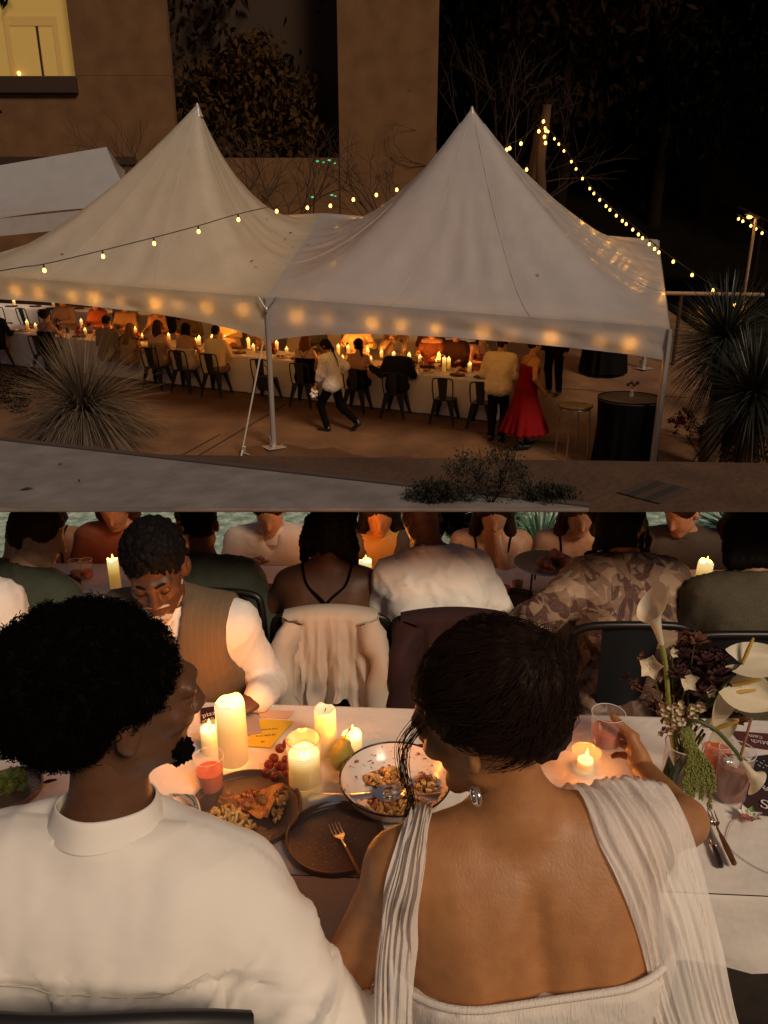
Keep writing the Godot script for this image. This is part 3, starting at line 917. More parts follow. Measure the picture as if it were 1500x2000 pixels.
# ------------------------------------------------------------------ setting
func plane_sheet(pts: Array, mat_: Material, called: String, up := 0.0) -> MeshInstance3D:
	var mb := MB.new()
	mb.quad(pts[0] + V(0, up, 0), pts[1] + V(0, up, 0), pts[2] + V(0, up, 0), pts[3] + V(0, up, 0))
	return struct(called, mb, mat_)
func S(x: float, z: float, up := 0.0) -> Vector3:
	return V(x, site_y(z) + up, z)
func terrain_y(x: float, z: float) -> float:
	# the sloping plaza goes over into a steep hill behind the tents
	var y := site_y(z)
	var d := -z
	if d > 31.0: y += (d - 31.0) * (d - 31.0) * 0.022 + (d - 31.0) * 0.16
	return y
func build_setting() -> void:
	# lower terrace: dark decking under the dinner, a pale pebble garden beyond it
	var mb := MB.new()
	mb.box(V(0, -0.15, 0.9), V(16, 0.3, 8.6), Basis.IDENTITY, 0.01)
	var deck := struct("terrace_floor", mb, tri_tex(mat(Color.WHITE, 0.7), ntex(0.015, L(0.018, 0.013, 0.01), L(0.045, 0.032, 0.024), 121, 5), 0.5))
	bump(deck.material_override, 0.05, 0.3, 0.5, 122)
	mb = MB.new()
	mb.box(V(0, -0.16, -4.93), V(16, 0.3, 3.04), Basis.IDENTITY, 0.01)
	var peb := tri_tex(mat(Color.WHITE, 0.9), ntex(0.03, L(0.12, 0.24, 0.17), L(0.74, 0.8, 0.74), 123, 4, 512), 0.55)
	bump(peb, 0.05, 1.2, 0.55, 123)
	struct("garden_ground", mb, peb)
	# plaza and the hill in one sheet out to where nothing more is seen
	var rows := []
	for k in 60:
		var z := -6.47 - pow(k / 59.0, 1.6) * 78.0
		var row := PackedVector3Array()
		for q in 50:
			var x := (q / 49.0 - 0.5) * 150.0
			var fade := clampf((-z - 31.0) / 10.0, 0.0, 1.0)
			row.append(V(x, terrain_y(x, z) + fade * (sin(x * 0.31 + z * 0.2) * 0.5 + sin(x * 0.13) * 1.2), z))
		rows.append(row)
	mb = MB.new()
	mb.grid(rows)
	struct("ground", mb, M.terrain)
	# paved area below the tents
	rows = []
	for k in 24:
		var row := PackedVector3Array()
		for q in 24: row.append(S(-16.0 + q * 1.05, -6.48 - k * 1.0, 0.012))
		rows.append(row)
	mb = MB.new(); mb.grid(rows)
	struct("pavement", mb, M.paving)
	mb = MB.new()
	mb.quad(V(-16, -0.1, -6.46), V(16, -0.1, -6.46), V(16, -2.4, -6.46), V(-16, -2.4, -6.46))
	struct("terrace_retaining_wall", mb, M.concrete)
	# joints between the slabs of the plaza
	for l in [[430, 850, 330, 905], [560, 790, 385, 893], [1340, 850, 1440, 1010], [1100, 760, 1500, 790], [860, 835, 1100, 870]]:
		var a := on_site(l[0], l[1]); var b := on_site(l[2], l[3])
		var d := (b - a).normalized()
		var w := V(-d.z, 0, d.x) * 0.018
		mb = MB.new()
		mb.quad(a - w + V(0, 0.017, 0), b - w + V(0, 0.017, 0), b + w + V(0, 0.017, 0), a + w + V(0, 0.017, 0))
		struct("pavement_joint", mb, M.joint)
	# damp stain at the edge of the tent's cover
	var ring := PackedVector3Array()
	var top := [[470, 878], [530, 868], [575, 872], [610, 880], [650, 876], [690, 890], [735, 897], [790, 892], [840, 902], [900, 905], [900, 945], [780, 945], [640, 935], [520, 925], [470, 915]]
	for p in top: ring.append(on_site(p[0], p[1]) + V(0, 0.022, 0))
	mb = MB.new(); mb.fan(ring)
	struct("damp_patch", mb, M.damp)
	# the ledge between the terrace and the plaza: a thin slab with a planting bed behind a grey coping
	var near_z := -2.05; var top_y := CAM.y - 0.364 * 2.05
	var far_z := -2.46
	mb = MB.new()
	# slab, undercut along its near edge
	mb.quad(V(-3, top_y, near_z), V(-3, top_y, far_z - 0.3), V(3, top_y, far_z), V(3, top_y, near_z))
	mb.quad(V(-3, top_y, near_z), V(3, top_y, near_z), V(3, top_y - 0.03, near_z - 0.1), V(-3, top_y - 0.03, near_z - 0.1))
	mb.quad(V(-3, top_y - 0.03, near_z - 0.1), V(3, top_y - 0.03, near_z - 0.1), V(3, top_y - 0.03, far_z), V(-3, top_y - 0.03, far_z - 0.3))
	mb.quad(V(-3, top_y, far_z - 0.3), V(-3, top_y - 0.03, far_z - 0.3), V(3, top_y - 0.03, far_z), V(3, top_y, far_z))
	var slab := struct("terrace_ledge", mb, M.bed)
	mb = MB.new()
	var p1 := on_y(-420, 818, top_y); var p2 := on_y(1150, 999, top_y)
	var lift := V(0, 0.012, 0)
	var q1 := V(-2.9, top_y, near_z - 0.003)
	mb.quad(q1 + lift, p1 + lift, p2 + lift, p2 + lift * 0.99 + V(0, 0, 0.001))
	mb.quad(q1 + lift, p2 + lift, p2, q1)
	mb.quad(p1 + lift, p1, p2, p2 + lift)
	struct("coping", mb, M.concrete, slab)
	mb = MB.new()
	var dn := (p2 - p1).normalized()
	var off := V(dn.z, 0, -dn.x) * 0.016
	mb.tube([p1 + off + V(0, 0.012, 0), p2 + off + V(0, 0.012, 0)], 0.011, 8)
	mb.tube([p1 + off * 2.6 + V(0, 0.004, 0), p2 + off * 2.6 + V(0, 0.004, 0)], 0.008, 8)
	struct("flashing", mb, M.flash, slab)
	mb = MB.new()
	for x: float in [-2.6, 2.6]: mb.box(V(x, top_y * 0.5 - 0.02, -2.3), V(0.3, top_y - 0.03, 0.3), Basis.IDENTITY, 0.01)
	struct("ledge_support", mb, M.concrete, slab)
	# slatted mat at the right end of the ledge
	var a0 := on_y(1205, 964, top_y); var b0 := on_y(1268, 938, top_y); var c0 := on_y(1350, 958, top_y)
	var dm := thing("doormat", "dark slatted doormat on the ledge below the black cocktail table", "doormat")
	for k in 5:
		var f0 := k / 5.0; var f1 := (k + 0.94) / 5.0
		mb = MB.new()
		var e1 := b0 - a0; var e2 := c0 - b0; var up_ := V(0, 0.005, 0)
		mb.quad(a0 + e2 * f0 + up_, b0 + e2 * f0 + up_, b0 + e2 * f1 + up_, a0 + e2 * f1 + up_)
		mb.quad(a0 + e2 * f0 + up_, a0 + e2 * f1 + up_, a0 + e2 * f1, a0 + e2 * f0); mb.quad(a0 + e2 * f1 + up_, b0 + e2 * f1 + up_, b0 + e2 * f1, a0 + e2 * f1)
		part(dm, "slat", mb, M.mat_dark if k % 2 else M.mat_brown)
	# small dead leaves on the coping
	for p in [[52, 955, 0.5, 0.022], [155, 938, 2.0, 0.012], [118, 907, 1.0, 0.01]]:
		var o: Vector3 = on_y(p[0], p[1], top_y + 0.016)
		mb = MB.new()
		var bsl := Basis(Vector3.UP, p[2])
		var sL: float = p[3]
		mb.quad(o + bsl * V(-sL, 0, 0), o + bsl * V(0, 0.004, -sL * 0.3), o + bsl * V(sL, 0, 0), o + bsl * V(0, 0.001, sL * 0.3))
		solo("dead_leaf", ["curled dark dead leaf lying nearest the left edge of the grey coping", "smaller dead leaf right of the curled one on the grey coping", "tiny dead leaf closest to the back edge of the grey coping"][names.get("dead_leaf", -1) + 1], "leaf", mb, M.wick, Vector3.ZERO, "dead leaves on the coping")

# ------------------------------------------------------------------ planting
func blades(cnt: int, len_: float, wid: float, up: float, droop: float, seed_: int) -> MB:
	var mb := MB.new()
	var r2 := RandomNumberGenerator.new()
	r2.seed = seed_
	for k in cnt:
		var az := r2.randf() * TAU
		var el := asin(clampf(lerpf(up, 1.0, r2.randf()), -1.0, 1.0))
		var l := len_ * r2.randf_range(0.72, 1.05)
		var d := V(cos(az) * cos(el), sin(el), sin(az) * cos(el))
		var sd := d.cross(Vector3.UP).normalized()
		if sd.length_squared() < 0.5: sd = Vector3.RIGHT
		sd = (sd + d.cross(sd) * r2.randf_range(-0.6, 0.6)).normalized()
		var w := wid * r2.randf_range(0.7, 1.2)
		var prev_a := d * 0.03 - sd * w; var prev_b := d * 0.03 + sd * w
		var dr := droop * r2.randf_range(0.1, 2.2) + (0.5 if r2.randf() < 0.04 else 0.0)
		for s in 4:
			var t := (s + 1) / 4.0
			var p := d * l * t - Vector3.UP * dr * l * t * t * cos(el)
			var ww := w * (1.0 - t) if s == 3 else w * (1.0 - 0.55 * t)
			var a := p - sd * ww; var b := p + sd * ww
			mb.quad(prev_a, prev_b, b, a)
			prev_a = a; prev_b = b
	return mb
func leaf_crown(rad: Vector3, clumps: int, leaves: int, leaf: float, seed_: int) -> MB:
	var mb := MB.new()
	var r2 := RandomNumberGenerator.new()
	r2.seed = seed_
	for k in clumps:
		var d := V(r2.randf_range(-1, 1), r2.randf_range(-1, 1), r2.randf_range(-1, 1))
		d = d.normalized() * pow(r2.randf(), 0.45)
		var o := d * rad
		var cr := r2.randf_range(0.16, 0.34) * rad.length() * 0.5
		for q in leaves:
			var e := V(r2.randfn(), r2.randfn(), r2.randfn()) * cr * 0.55
			var n := V(r2.randf_range(-1, 1), r2.randf_range(-0.3, 1), r2.randf_range(-1, 1)).normalized()
			var x := n.cross(V(r2.randf_range(-1, 1), 0.3, r2.randf_range(-1, 1))).normalized() * leaf * r2.randf_range(0.6, 1.3)
			var y := n.cross(x).normalized() * leaf * 0.42
			var p := o + e
			mb.quad(p - x, p - y, p + x, p + y)
	return mb
func branching(mb: MB, p: Vector3, d: Vector3, l: float, r: float, depth: int, r2: RandomNumberGenerator, droop := 0.0) -> void:
	var path := [p]
	var q := p
	var dd := d
	for s in 4:
		dd = (dd + V(r2.randf_range(-1, 1), r2.randf_range(-0.8, 0.8) - droop, r2.randf_range(-1, 1)) * 0.16).normalized()
		q += dd * l / 4.0
		path.append(q)
	mb.tube(path, [r, r * 0.9, r * 0.8, r * 0.7, r * 0.6], 5 if depth > 1 else 3, false)
	if depth <= 0: return
	for k in 3:
		var nd := (dd + V(r2.randf_range(-1, 1), r2.randf_range(-0.5, 0.9), r2.randf_range(-1, 1)) * 0.75).normalized()
		branching(mb, path[2 + k % 3] if k else q, nd, l * r2.randf_range(0.6, 0.85), r * 0.58, depth - 1, r2, droop)
func build_planting() -> void:
	var gm := mat(Color(0.12, 0.092, 0.064), 0.6)
	var o := thing("tussock_plant", "large spiky grey-green grass clump in front of the left tent", "plant", on_site(172, 862))
	var mbp := MB.new(); mbp.blob(V(0, 0.3, 0), V(0.2, 0.32, 0.2))
	part(o, "stem", mbp, M.bark)
	var lv := part(o, "leaves", blades(1700, 1.72, 0.0075, -0.3, 0.34, 5), gm, V(0, 0.55, 0))
	lv.set_meta("kind", "stuff")
	var ym := mat(Color(0.03, 0.034, 0.024), 0.42)
	for a in [[1418, 660, 11.9, 1.2, 8, "upper spiky yucca head reaching over the tent corner at right"], [1472, 768, 10.6, 1.12, 9, "lower large spiky yucca head with shaggy skirt at the right edge"]]:
		var p := at(a[0], a[1], a[2])
		var base := S(p.x, p.z)
		var t := thing("yucca", a[5], "plant", base, 0.0, "yuccas right of the tents")
		var hh: float = p.y - base.y
		var tb := MB.new()
		tb.tube([V(0, -0.1, 0), V(0.03, hh * 0.5, 0), V(0, hh, 0)], [0.16, 0.13, 0.12], 10)
		part(t, "trunk", tb, M.bark)
		var l2 := part(t, "leaves", blades(950, a[3], 0.0085, -0.55, 0.1, a[4]), ym, V(0, hh, 0))
		l2.set_meta("kind", "stuff")
		var sk := part(t, "dead_leaf_skirt", blades(500, 1.0, 0.009, -0.995, 0.5, a[4] + 3), M.foliage_brown, V(0, hh - 0.25, 0))
		sk.set_meta("kind", "stuff")
	# yucca lit by bulbs at the right edge
	var p3 := at(1500, 632, 13.5)
	var t3 := thing("yucca", "pale lamplit yucca fan cut by the right edge behind the others", "plant", S(p3.x + 0.3, p3.z), 0.0, "yuccas right of the tents")
	var h3: float = p3.y - site_y(p3.z)
	var tb3 := MB.new(); tb3.tube([V(0, -0.1, 0), V(0, h3, 0)], [0.14, 0.1], 8)
	part(t3, "trunk", tb3, M.bark)
	part(t3, "leaves", blades(160, 0.62, 0.012, -0.3, 0.05, 21), ym, V(0, h3, 0)).set_meta("kind", "stuff")
	# shrub in the planting bed on the ledge
	var top_y := CAM.y - 0.364 * 2.05
	var sm := mat(Color(0.015, 0.017, 0.007), 0.8)
	var r2 := RandomNumberGenerator.new()
	var k := 0
	for a in [[960, 990, 0.165, 0.13, "leafy dark shrub in the planting bed below the red dress"], [855, 990, 0.07, 0.085, "low leafy shrub left of the taller one in the planting bed"], [1075, 992, 0.06, 0.09, "low sparse shrub right of the taller one in the planting bed"]]:
		var b := on_y(a[0], a[1], top_y)
		b.z = minf(b.z, -2.1)
		var s := thing("shrub", a[4], "shrub", b, 0.0, "shrubs on the ledge")
		r2.seed = 40 + k
		var sb := MB.new()
		for q in 9:
			var an := TAU * q / 9.0
			branching(sb, Vector3.ZERO, V(cos(an) * 0.6, 1.0, sin(an) * 0.4).normalized(), a[2] * 0.5, 0.0016, 2, r2)
		part(s, "stems", sb, M.dark_bark)
		part(s, "leaves", leaf_crown(V(a[3] * 1.1, a[2] * 0.55, 0.06), 74, 34, 0.0056, 60 + k), sm, V(0, a[2] * 0.45, -0.03)).set_meta("kind", "stuff")
		k += 1
	# red flowering plant beyond the right pole, dark low shrubs below the yuccas
	var fp := on_site(1335, 862)
	var fl := thing("flowering_plant", "small dim red flowering plant beside the right tent pole", "plant", fp)
	part(fl, "leaves", leaf_crown(V(0.3, 0.28, 0.25), 22, 24, 0.03, 71), M.foliage_brown, V(0, 0.3, 0)).set_meta("kind", "stuff")
	part(fl, "flowers", leaf_crown(V(0.26, 0.25, 0.2), 16, 14, 0.022, 72), mat(Color(0.22, 0.012, 0.012), 0.7), V(-0.08, 0.38, 0.08)).set_meta("kind", "stuff")
	for a in [[1455, 905, 0.55, "dark shaggy shrub filling the lower right corner of the plaza"], [1395, 872, 0.35, "low dark brown shrub at the foot of the yuccas"], [20, 800, 0.7, "dim brown shrub at the left edge before the tent"]]:
		var b := on_site(a[0], a[1])
		var s := thing("low_shrub", a[3], "shrub", b, 0.0, "dark shrubs round the plaza")
		part(s, "leaves", leaf_crown(V(a[2], a[2] * 0.7, a[2] * 0.8), 40, 40, 0.035, 80 + k), M.foliage_brown, V(0, a[2] * 0.6, 0)).set_meta("kind", "stuff")
		k += 1
	# garden beyond the dinner: tufts with long pale leaves
	var tm := mat(Color(0.1, 0.2, 0.12), 0.7)
	var ti := 0
	for a in [[1060, 1085, 0.5], [1190, 1060, 0.42], [1440, 1050, 0.42], [165, 1090, 0.26], [880, 1030, 0.4], [985, 1020, 0.3]]:
		var b := on_y(a[0], a[1], 0.0)
		b.z = clampf(b.z, -6.2, -3.6)
		b = V(ray(a[0], 1000).x * -b.z, 0, b.z)
		var s := thing("garden_tuft", ["pale green strappy plant behind the woman with hand on chin", "green strappy plant behind the long haired woman at the far table", "green strappy plant behind the bare shouldered guest at right", "small green plant left of the vested man beyond the far table", "dark leaved plant behind the shaved head of the white shirted man", "green plant right of the shaved head beyond the far table"][ti], "plant", b, 0.0, "plants in the pebble garden")
		part(s, "leaves", blades(170, a[2], 0.014, 0.1, 0.5, 140 + ti), tm if ti != 4 else M.foliage, V(0, 0.02, 0)).set_meta("kind", "stuff")
		ti += 1
func build_backdrop() -> void:
	# dark woodland behind the tents
	var variants := []
	for k in 3: variants.append([leaf_crown(V(2.4, 3.4, 2.2), 60, 42, 0.16, 200 + k).mesh(), k])
	var spots := []
	var r2 := RandomNumberGenerator.new()
	r2.seed = 9
	for k in 26:
		var x := -20.0 + (k % 13) * 3.4 + r2.randf_range(-0.9, 0.9)
		var z := -31.5 - (k / 13) * 6.0 - r2.randf_range(0, 3.0)
		spots.append(V(x, terrain_y(x, z), z))
	var k2 := 0
	for p: Vector3 in spots:
		var wh: String = ["left part of the woodland", "middle of the woodland", "right part of the woodland"][clampi(int((p.x + 20) / 14.5), 0, 2)]
		var t := thing("dark_tree", "dark tree in the %s, %s" % [wh, ordinal(k2 % 13)] + (" along the slope" if k2 > 12 else " behind the tents"), "tree", p - V(0, 0.3, 0), r2.randf() * TAU, "dark trees on the hill")
		var sc := r2.randf_range(0.95, 1.45)
		t.scale = V(sc, sc * 1.15, sc)
		var tb := MB.new()
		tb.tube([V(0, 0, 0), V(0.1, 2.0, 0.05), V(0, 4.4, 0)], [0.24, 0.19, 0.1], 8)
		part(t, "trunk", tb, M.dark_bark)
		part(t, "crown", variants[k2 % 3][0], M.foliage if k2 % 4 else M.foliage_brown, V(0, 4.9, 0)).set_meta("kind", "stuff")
		k2 += 1
	# bare trees whose pale twigs catch some light
	var tw := mat(Color(0.045, 0.026, 0.013), 0.95)
	k2 = 0
	for a in [[765, 470, 24.0, 3.2, "bare twiggy tree between the two tent peaks"], [300, 330, 25.5, 3.4, "bare twiggy tree beside the walls modelled from the reflection"], [975, 250, 29.0, 5.0, "tall bare tree above the right tent peak"], [560, 330, 25.0, 3.3, "bare dark tree in front of the recessed wall"], [440, 330, 26.5, 3.4, "bare tree right behind the left tent peak"]]:
		var p := at(a[0], a[1], a[2])
		var b := V(p.x, terrain_y(p.x, p.z), p.z)
		var t := thing("bare_tree", a[4], "tree", b, 0.0, "bare trees behind the tents")
		r2.seed = 300 + k2
		var mb := MB.new()
		branching(mb, Vector3.ZERO, Vector3.UP, a[3] * 0.6, 0.09, 0, r2)
		part(t, "trunk", mb, tw)
		mb = MB.new()
		for q in 7:
			var an := TAU * q / 7.0 + r2.randf()
			branching(mb, V(0, a[3] * R(0.25, 0.6), 0), V(cos(an), R(0.4, 1.3), sin(an) * 0.6).normalized(), a[3] * 0.4, 0.035, 3, r2, 0.06)
		part(t, "branches", mb, tw)
		k2 += 1
	# reddish brown dry hedge in the recess
	for a in [[415, 230, 0], [498, 250, 1], [580, 210, 2]]:
		var p := at(a[0], 320, 30.0)
		var t := thing("dry_climber", ["dry brown climbing plant left in the dark recess", "dry brown climbing plant in the middle of the dark recess", "dry brown climbing plant right in the dark recess"][a[2]], "plant", V(p.x, terrain_y(p.x, p.z), p.z), 0.0, "dry climbers in the recess")
		part(t, "leaves", leaf_crown(V(1.15, 3.6, 0.3), 80, 40, 0.17, 320 + a[2]), M.climber, V(0, 4.0, 0)).set_meta("kind", "stuff")
	# brown interior reflected in a glass pane, modelled as walls behind the tents
	var hz := -28.6
	var X := func(px: float) -> float: return ray(px, 150).x * -hz
	var Y := func(py: float) -> float: return CAM.y + ray(100, py).y * -hz
	var h := thing("reflection_walls", "brown interior with a lit opening reflected in glass, modelled as walls behind the left tent", "reflection", V(0, 0, hz))
	var top := 13.0
	var bot: float = terrain_y(0, hz) - 0.6
	var mb := MB.new()
	var wx0: float = X.call(-160.0); var wx1: float = X.call(147.0); var wy0: float = Y.call(148.0); var wy1: float = Y.call(-70.0)
	var xl := -19.0; var xr: float = X.call(334.0)
	var q := func(m: MB, ax: float, bx: float, ay: float, by: float, z0: float, z1: float) -> void:
		m.box(V((ax + bx) * 0.5, (ay + by) * 0.5, (z0 + z1) * 0.5), V(bx - ax, by - ay, z1 - z0), Basis.IDENTITY, 0.01)
	q.call(mb, xl, xr, bot, wy0, -0.35, 0.0)
	q.call(mb, wx1, xr, wy0, top, -0.35, -0.001)
	q.call(mb, xl, wx1, wy1, top, -0.35, -0.001)
	q.call(mb, xl, wx0, wy0, wy1, -0.35, -0.001)
	part(h, "wall", mb, M.wall)
	mb = MB.new(); q.call(mb, X.call(660.0), X.call(855.0), bot, top, -0.35, 0.0)
	part(h, "wall", mb, M.wall)
	mb = MB.new(); q.call(mb, xr, X.call(660.0), bot, Y.call(308.0), -0.3, -0.05)
	part(h, "wall", mb, M.wall)
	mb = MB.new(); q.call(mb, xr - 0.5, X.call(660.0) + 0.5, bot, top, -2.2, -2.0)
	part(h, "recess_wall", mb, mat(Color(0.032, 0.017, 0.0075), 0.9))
	for yy in [[183.0, 151.0, 0.16], [322.0, 306.0, 0.08]]:
		mb = MB.new(); q.call(mb, xl, X.call(150.0 if yy[1] < 200 else 250.0), Y.call(yy[0]), Y.call(yy[1]), 0.002, yy[2])
		part(h, "ledge", mb, M.wall_trim)
	var w := part(h, "reflected_window", MB.new(), M.reflected_room)  # bright opening of the reflection, made as a glowing panel
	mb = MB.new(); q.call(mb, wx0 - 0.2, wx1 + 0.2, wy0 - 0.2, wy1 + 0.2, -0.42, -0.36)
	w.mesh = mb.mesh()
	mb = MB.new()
	# door leaf and casing of the reflection, as glowing boxes
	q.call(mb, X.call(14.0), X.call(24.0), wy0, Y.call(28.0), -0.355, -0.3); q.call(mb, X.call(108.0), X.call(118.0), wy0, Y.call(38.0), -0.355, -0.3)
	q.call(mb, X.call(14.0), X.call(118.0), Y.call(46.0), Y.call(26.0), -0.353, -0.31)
	part(w, "reflected_door_casing", mb, M.reflected_room_dark)
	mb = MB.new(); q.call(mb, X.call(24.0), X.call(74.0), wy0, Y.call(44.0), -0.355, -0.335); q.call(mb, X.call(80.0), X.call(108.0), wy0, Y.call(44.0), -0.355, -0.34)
	part(w, "reflected_door_leaf", mb, M.reflected_room)
	mb = MB.new(); q.call(mb, X.call(74.0), X.call(79.0), wy0, Y.call(44.0), -0.355, -0.34)
	part(w, "reflected_door_gap", mb, M.wall_trim)
	mb = MB.new(); mb.blob(V(X.call(33.0), Y.call(141.0), -0.2), V(0.06, 0.07, 0.06))
	part(w, "lamp", mb, M.bulb)
	# green lights among the twigs
	var i := 0
	for a in [[620, 315], [632, 317], [643, 313], [654, 319], [648, 381], [655, 383], [610, 385]]:
		mb = MB.new(); mb.blob(Vector3.ZERO, V(0.045, 0.022, 0.03) * (0.7 if i % 2 else 1.0))
		var gp := at(a[0], a[1], 24.0)
		solo("green_light", "%s small green light glowing among the twigs right of the left tent peak" % ordinal(i), "light", mb, M.green_bulb, gp, "green lights among the twigs")
		i += 1
	# trunks lit by the bulb string, lamp post and rail at the right
	for a in [[1047, 256, 22.0, 0.11, "broken bare trunk behind the right tent"], [1066, 205, 21.5, 0.12, "lit tree trunk that carries the end of the bulb string"]]:
		var p := at(a[0], a[1], a[2])
		var b := V(p.x, terrain_y(p.x, p.z), p.z)
		var t := thing("tree_trunk", a[4], "tree", b, 0.0, "bare trunks behind the right tent")
		mb = MB.new()
		var pa := []
		var ra := []
		for s in 12:
			pa.append(V(sin(s * 1.3) * 0.04, (p.y - b.y) * s / 11.0, cos(s * 1.1) * 0.03)); ra.append(a[3] * (1.2 - 0.025 * s + 0.06 * sin(s * 2.2)))
		mb.tube(pa, ra, 14)
		wrinkle(mb, 0.05, 6.0, V(1, 0.3, 1), 2)
		part(t, "trunk", mb, M.lit_bark)
	var lp := at(1462, 520, 20.0)
	var lb := V(lp.x, terrain_y(lp.x, lp.z), lp.z)
	var lt := at(1462, 428, 20.0)
	var post := thing("lamp_post", "slim lamp post with a small lit head at the right edge", "lamp post", lb)
	mb = MB.new(); mb.tube([Vector3.ZERO, V(0, lt.y - lb.y, 0)], 0.035, 8); part(post, "pole", mb, M.tan_cloth)
	mb = MB.new(); mb.box(V(-0.1, lt.y - lb.y + 0.08, 0.0), V(0.34, 0.05, 0.2), Basis(Vector3.BACK, -0.35), 0.01); part(post, "hood", mb, M.black)
	mb = MB.new(); mb.blob(V(-0.17, lt.y - lb.y + 0.05, 0.02), V(0.07, 0.045, 0.06)); part(post, "bulb", mb, M.bulb)
	omni(post, V(-0.17, lt.y - lb.y + 0.05, 0.02), Color(1, 0.7, 0.35), 0.35, 0.05)
	var g0 := at(1440, 405, 22.0); var g1 := at(1640, 500, 21.0)
	mb = MB.new()
	mb.tube([g0, g1], 0.05, 6); 
	mb.quad(g0, g1, g1 + V(1.5, 0.3, -4), g0 + V(0.5, 0.3, -4))
	var gz := solo("shelter_roof", "edge of a dark shelter roof beyond the lamp post", "roof", mb, M.dark_bark)
	mb = MB.new()
	for px_ in [1490.0, 1640.0]:
		var pp: Vector3 = g0.lerp(g1, (px_ - 1440.0) / 200.0)
		mb = MB.new(); mb.tube([pp, V(pp.x, terrain_y(pp.x, pp.z), pp.z)], 0.06, 6)
		part(gz, "post", mb, M.dark_bark)
	var r0 := at(1305, 571, 17.5); var r1 := at(1420, 576, 17.5)
	var rail := thing("handrail", "low pale wooden rail behind the right tent corner", "rail", S(r0.x, r0.z))
	mb = MB.new(); mb.tube([V(-1.5, r0.y - rail.position.y, 0), r1 - rail.position + V(0.8, 0, 0)], 0.045, 8); part(rail, "rail", mb, M.tan_cloth)
	for x: float in [-1.2, 0.3, 1.6]:
		mb = MB.new(); mb.tube([V(x, -0.1, 0), V(x, r0.y - rail.position.y, 0)], 0.04, 6); part(rail, "post", mb, M.wall_trim)
# ------------------------------------------------------------------ tents and lights
var roof_pts := PackedVector3Array()
func roof(cn: Array, peak: Vector3, val: Array, seed_: int) -> Array:
	# cn: front-left, front-right, back-right, back-left eave corners
	var N := 56
	var cen: Vector3 = (cn[0] + cn[1] + cn[2] + cn[3]) * 0.25
	var hgt := peak.y - cen.y
	fnoise.seed = seed_; fnoise.frequency = 1.0; fnoise.fractal_octaves = 3
	var rows := []
	for r in N + 1:
		var row := PackedVector3Array()
		for q in N + 1:
			var a := q * 2.0 / N - 1.0; var b := r * 2.0 / N - 1.0
			a = signf(a) * pow(absf(a), 1.15); b = signf(b) * pow(absf(b), 1.15)
			var p: Vector3 = cn[0].lerp(cn[1], a * 0.5 + 0.5).lerp(cn[3].lerp(cn[2], a * 0.5 + 0.5), b * 0.5 + 0.5)
			var m := minf(1.0, pow(pow(absf(a), 6.0) + pow(absf(b), 6.0), 1.0 / 6.0))
			var f := pow(1.0 - m, 1.7)
			var ang := atan2(b, a)
			# radial tension creases and a slack ripple
			var cr := sin(ang * 22.0 + 3.0 * sin(ang * 3.0 + seed_)) * 0.022 * (1.0 - m) * m * 3.0 + fnoise.get_noise_2d(ang * 6.0, m * 2.0) * 0.05 * m * (1.0 - m) * 3.0
			p += V((peak.x - cen.x) * f, hgt * f + cr, (peak.z - cen.z) * f)
			row.append(p)
		rows.append(row)
	var top := MB.new(); top.grid(rows)
	var seams := []
	for side in 4:
		for s: float in [-0.36, 0.36]:
			var line := []
			for k in 21:
				var r := lerpf(0.995, 0.06, k / 20.0)
				var ab: Vector2 = [Vector2(s * r, -r), Vector2(r, s * r), Vector2(s * r, r), Vector2(-r, s * r)][side]
				var fx := (signf(ab.x) * pow(absf(ab.x), 1.0 / 1.15) + 1.0) * N * 0.5; var fy := (signf(ab.y) * pow(absf(ab.y), 1.0 / 1.15) + 1.0) * N * 0.5
				var ix := clampi(int(fx), 0, N - 1); var iy := clampi(int(fy), 0, N - 1)
				line.append(rows[iy][ix].lerp(rows[iy][ix + 1], fx - ix).lerp(rows[iy + 1][ix].lerp(rows[iy + 1][ix + 1], fx - ix), fy - iy) + V(0, 0.003, 0.001))
			var sm := MB.new(); sm.tube(line, 0.006, 6, false)
			seams.append(sm)
	var vals := []
	for s in val.size():
		if val[s] == null: continue
		var A: Vector3 = cn[s]; var Bp: Vector3 = cn[(s + 1) % 4]
		var out := (Bp - A).cross(Vector3.UP).normalized()
		if out.dot(A - cen) < 0.0: out = -out
		var rr := []
		for r in 9:
			var row := PackedVector3Array()
			for q in 61:
				var t := q / 60.0
				var dpt: float = val[s][1] + val[s][0] * exp(-t * 5.0) + val[s][2] * exp(-(1.0 - t) * 5.0)
				var fr := r / 8.0
				var p := A.lerp(Bp, t) + Vector3.DOWN * dpt * fr
				var diag := sin(t * 40.0 + fr * 5.0) * 0.5 + sin(t * 23.0 - fr * 7.0 + seed_)
				p += out * (0.012 + 0.012 * diag * fr + 0.03 * fr * fnoise.get_noise_2d(t * 9.0, fr * 2.0 + s))
				row.append(p)
			rr.append(row)
		var mb := MB.new(); mb.grid(rr)
		vals.append(mb)
	return [top, vals, seams]
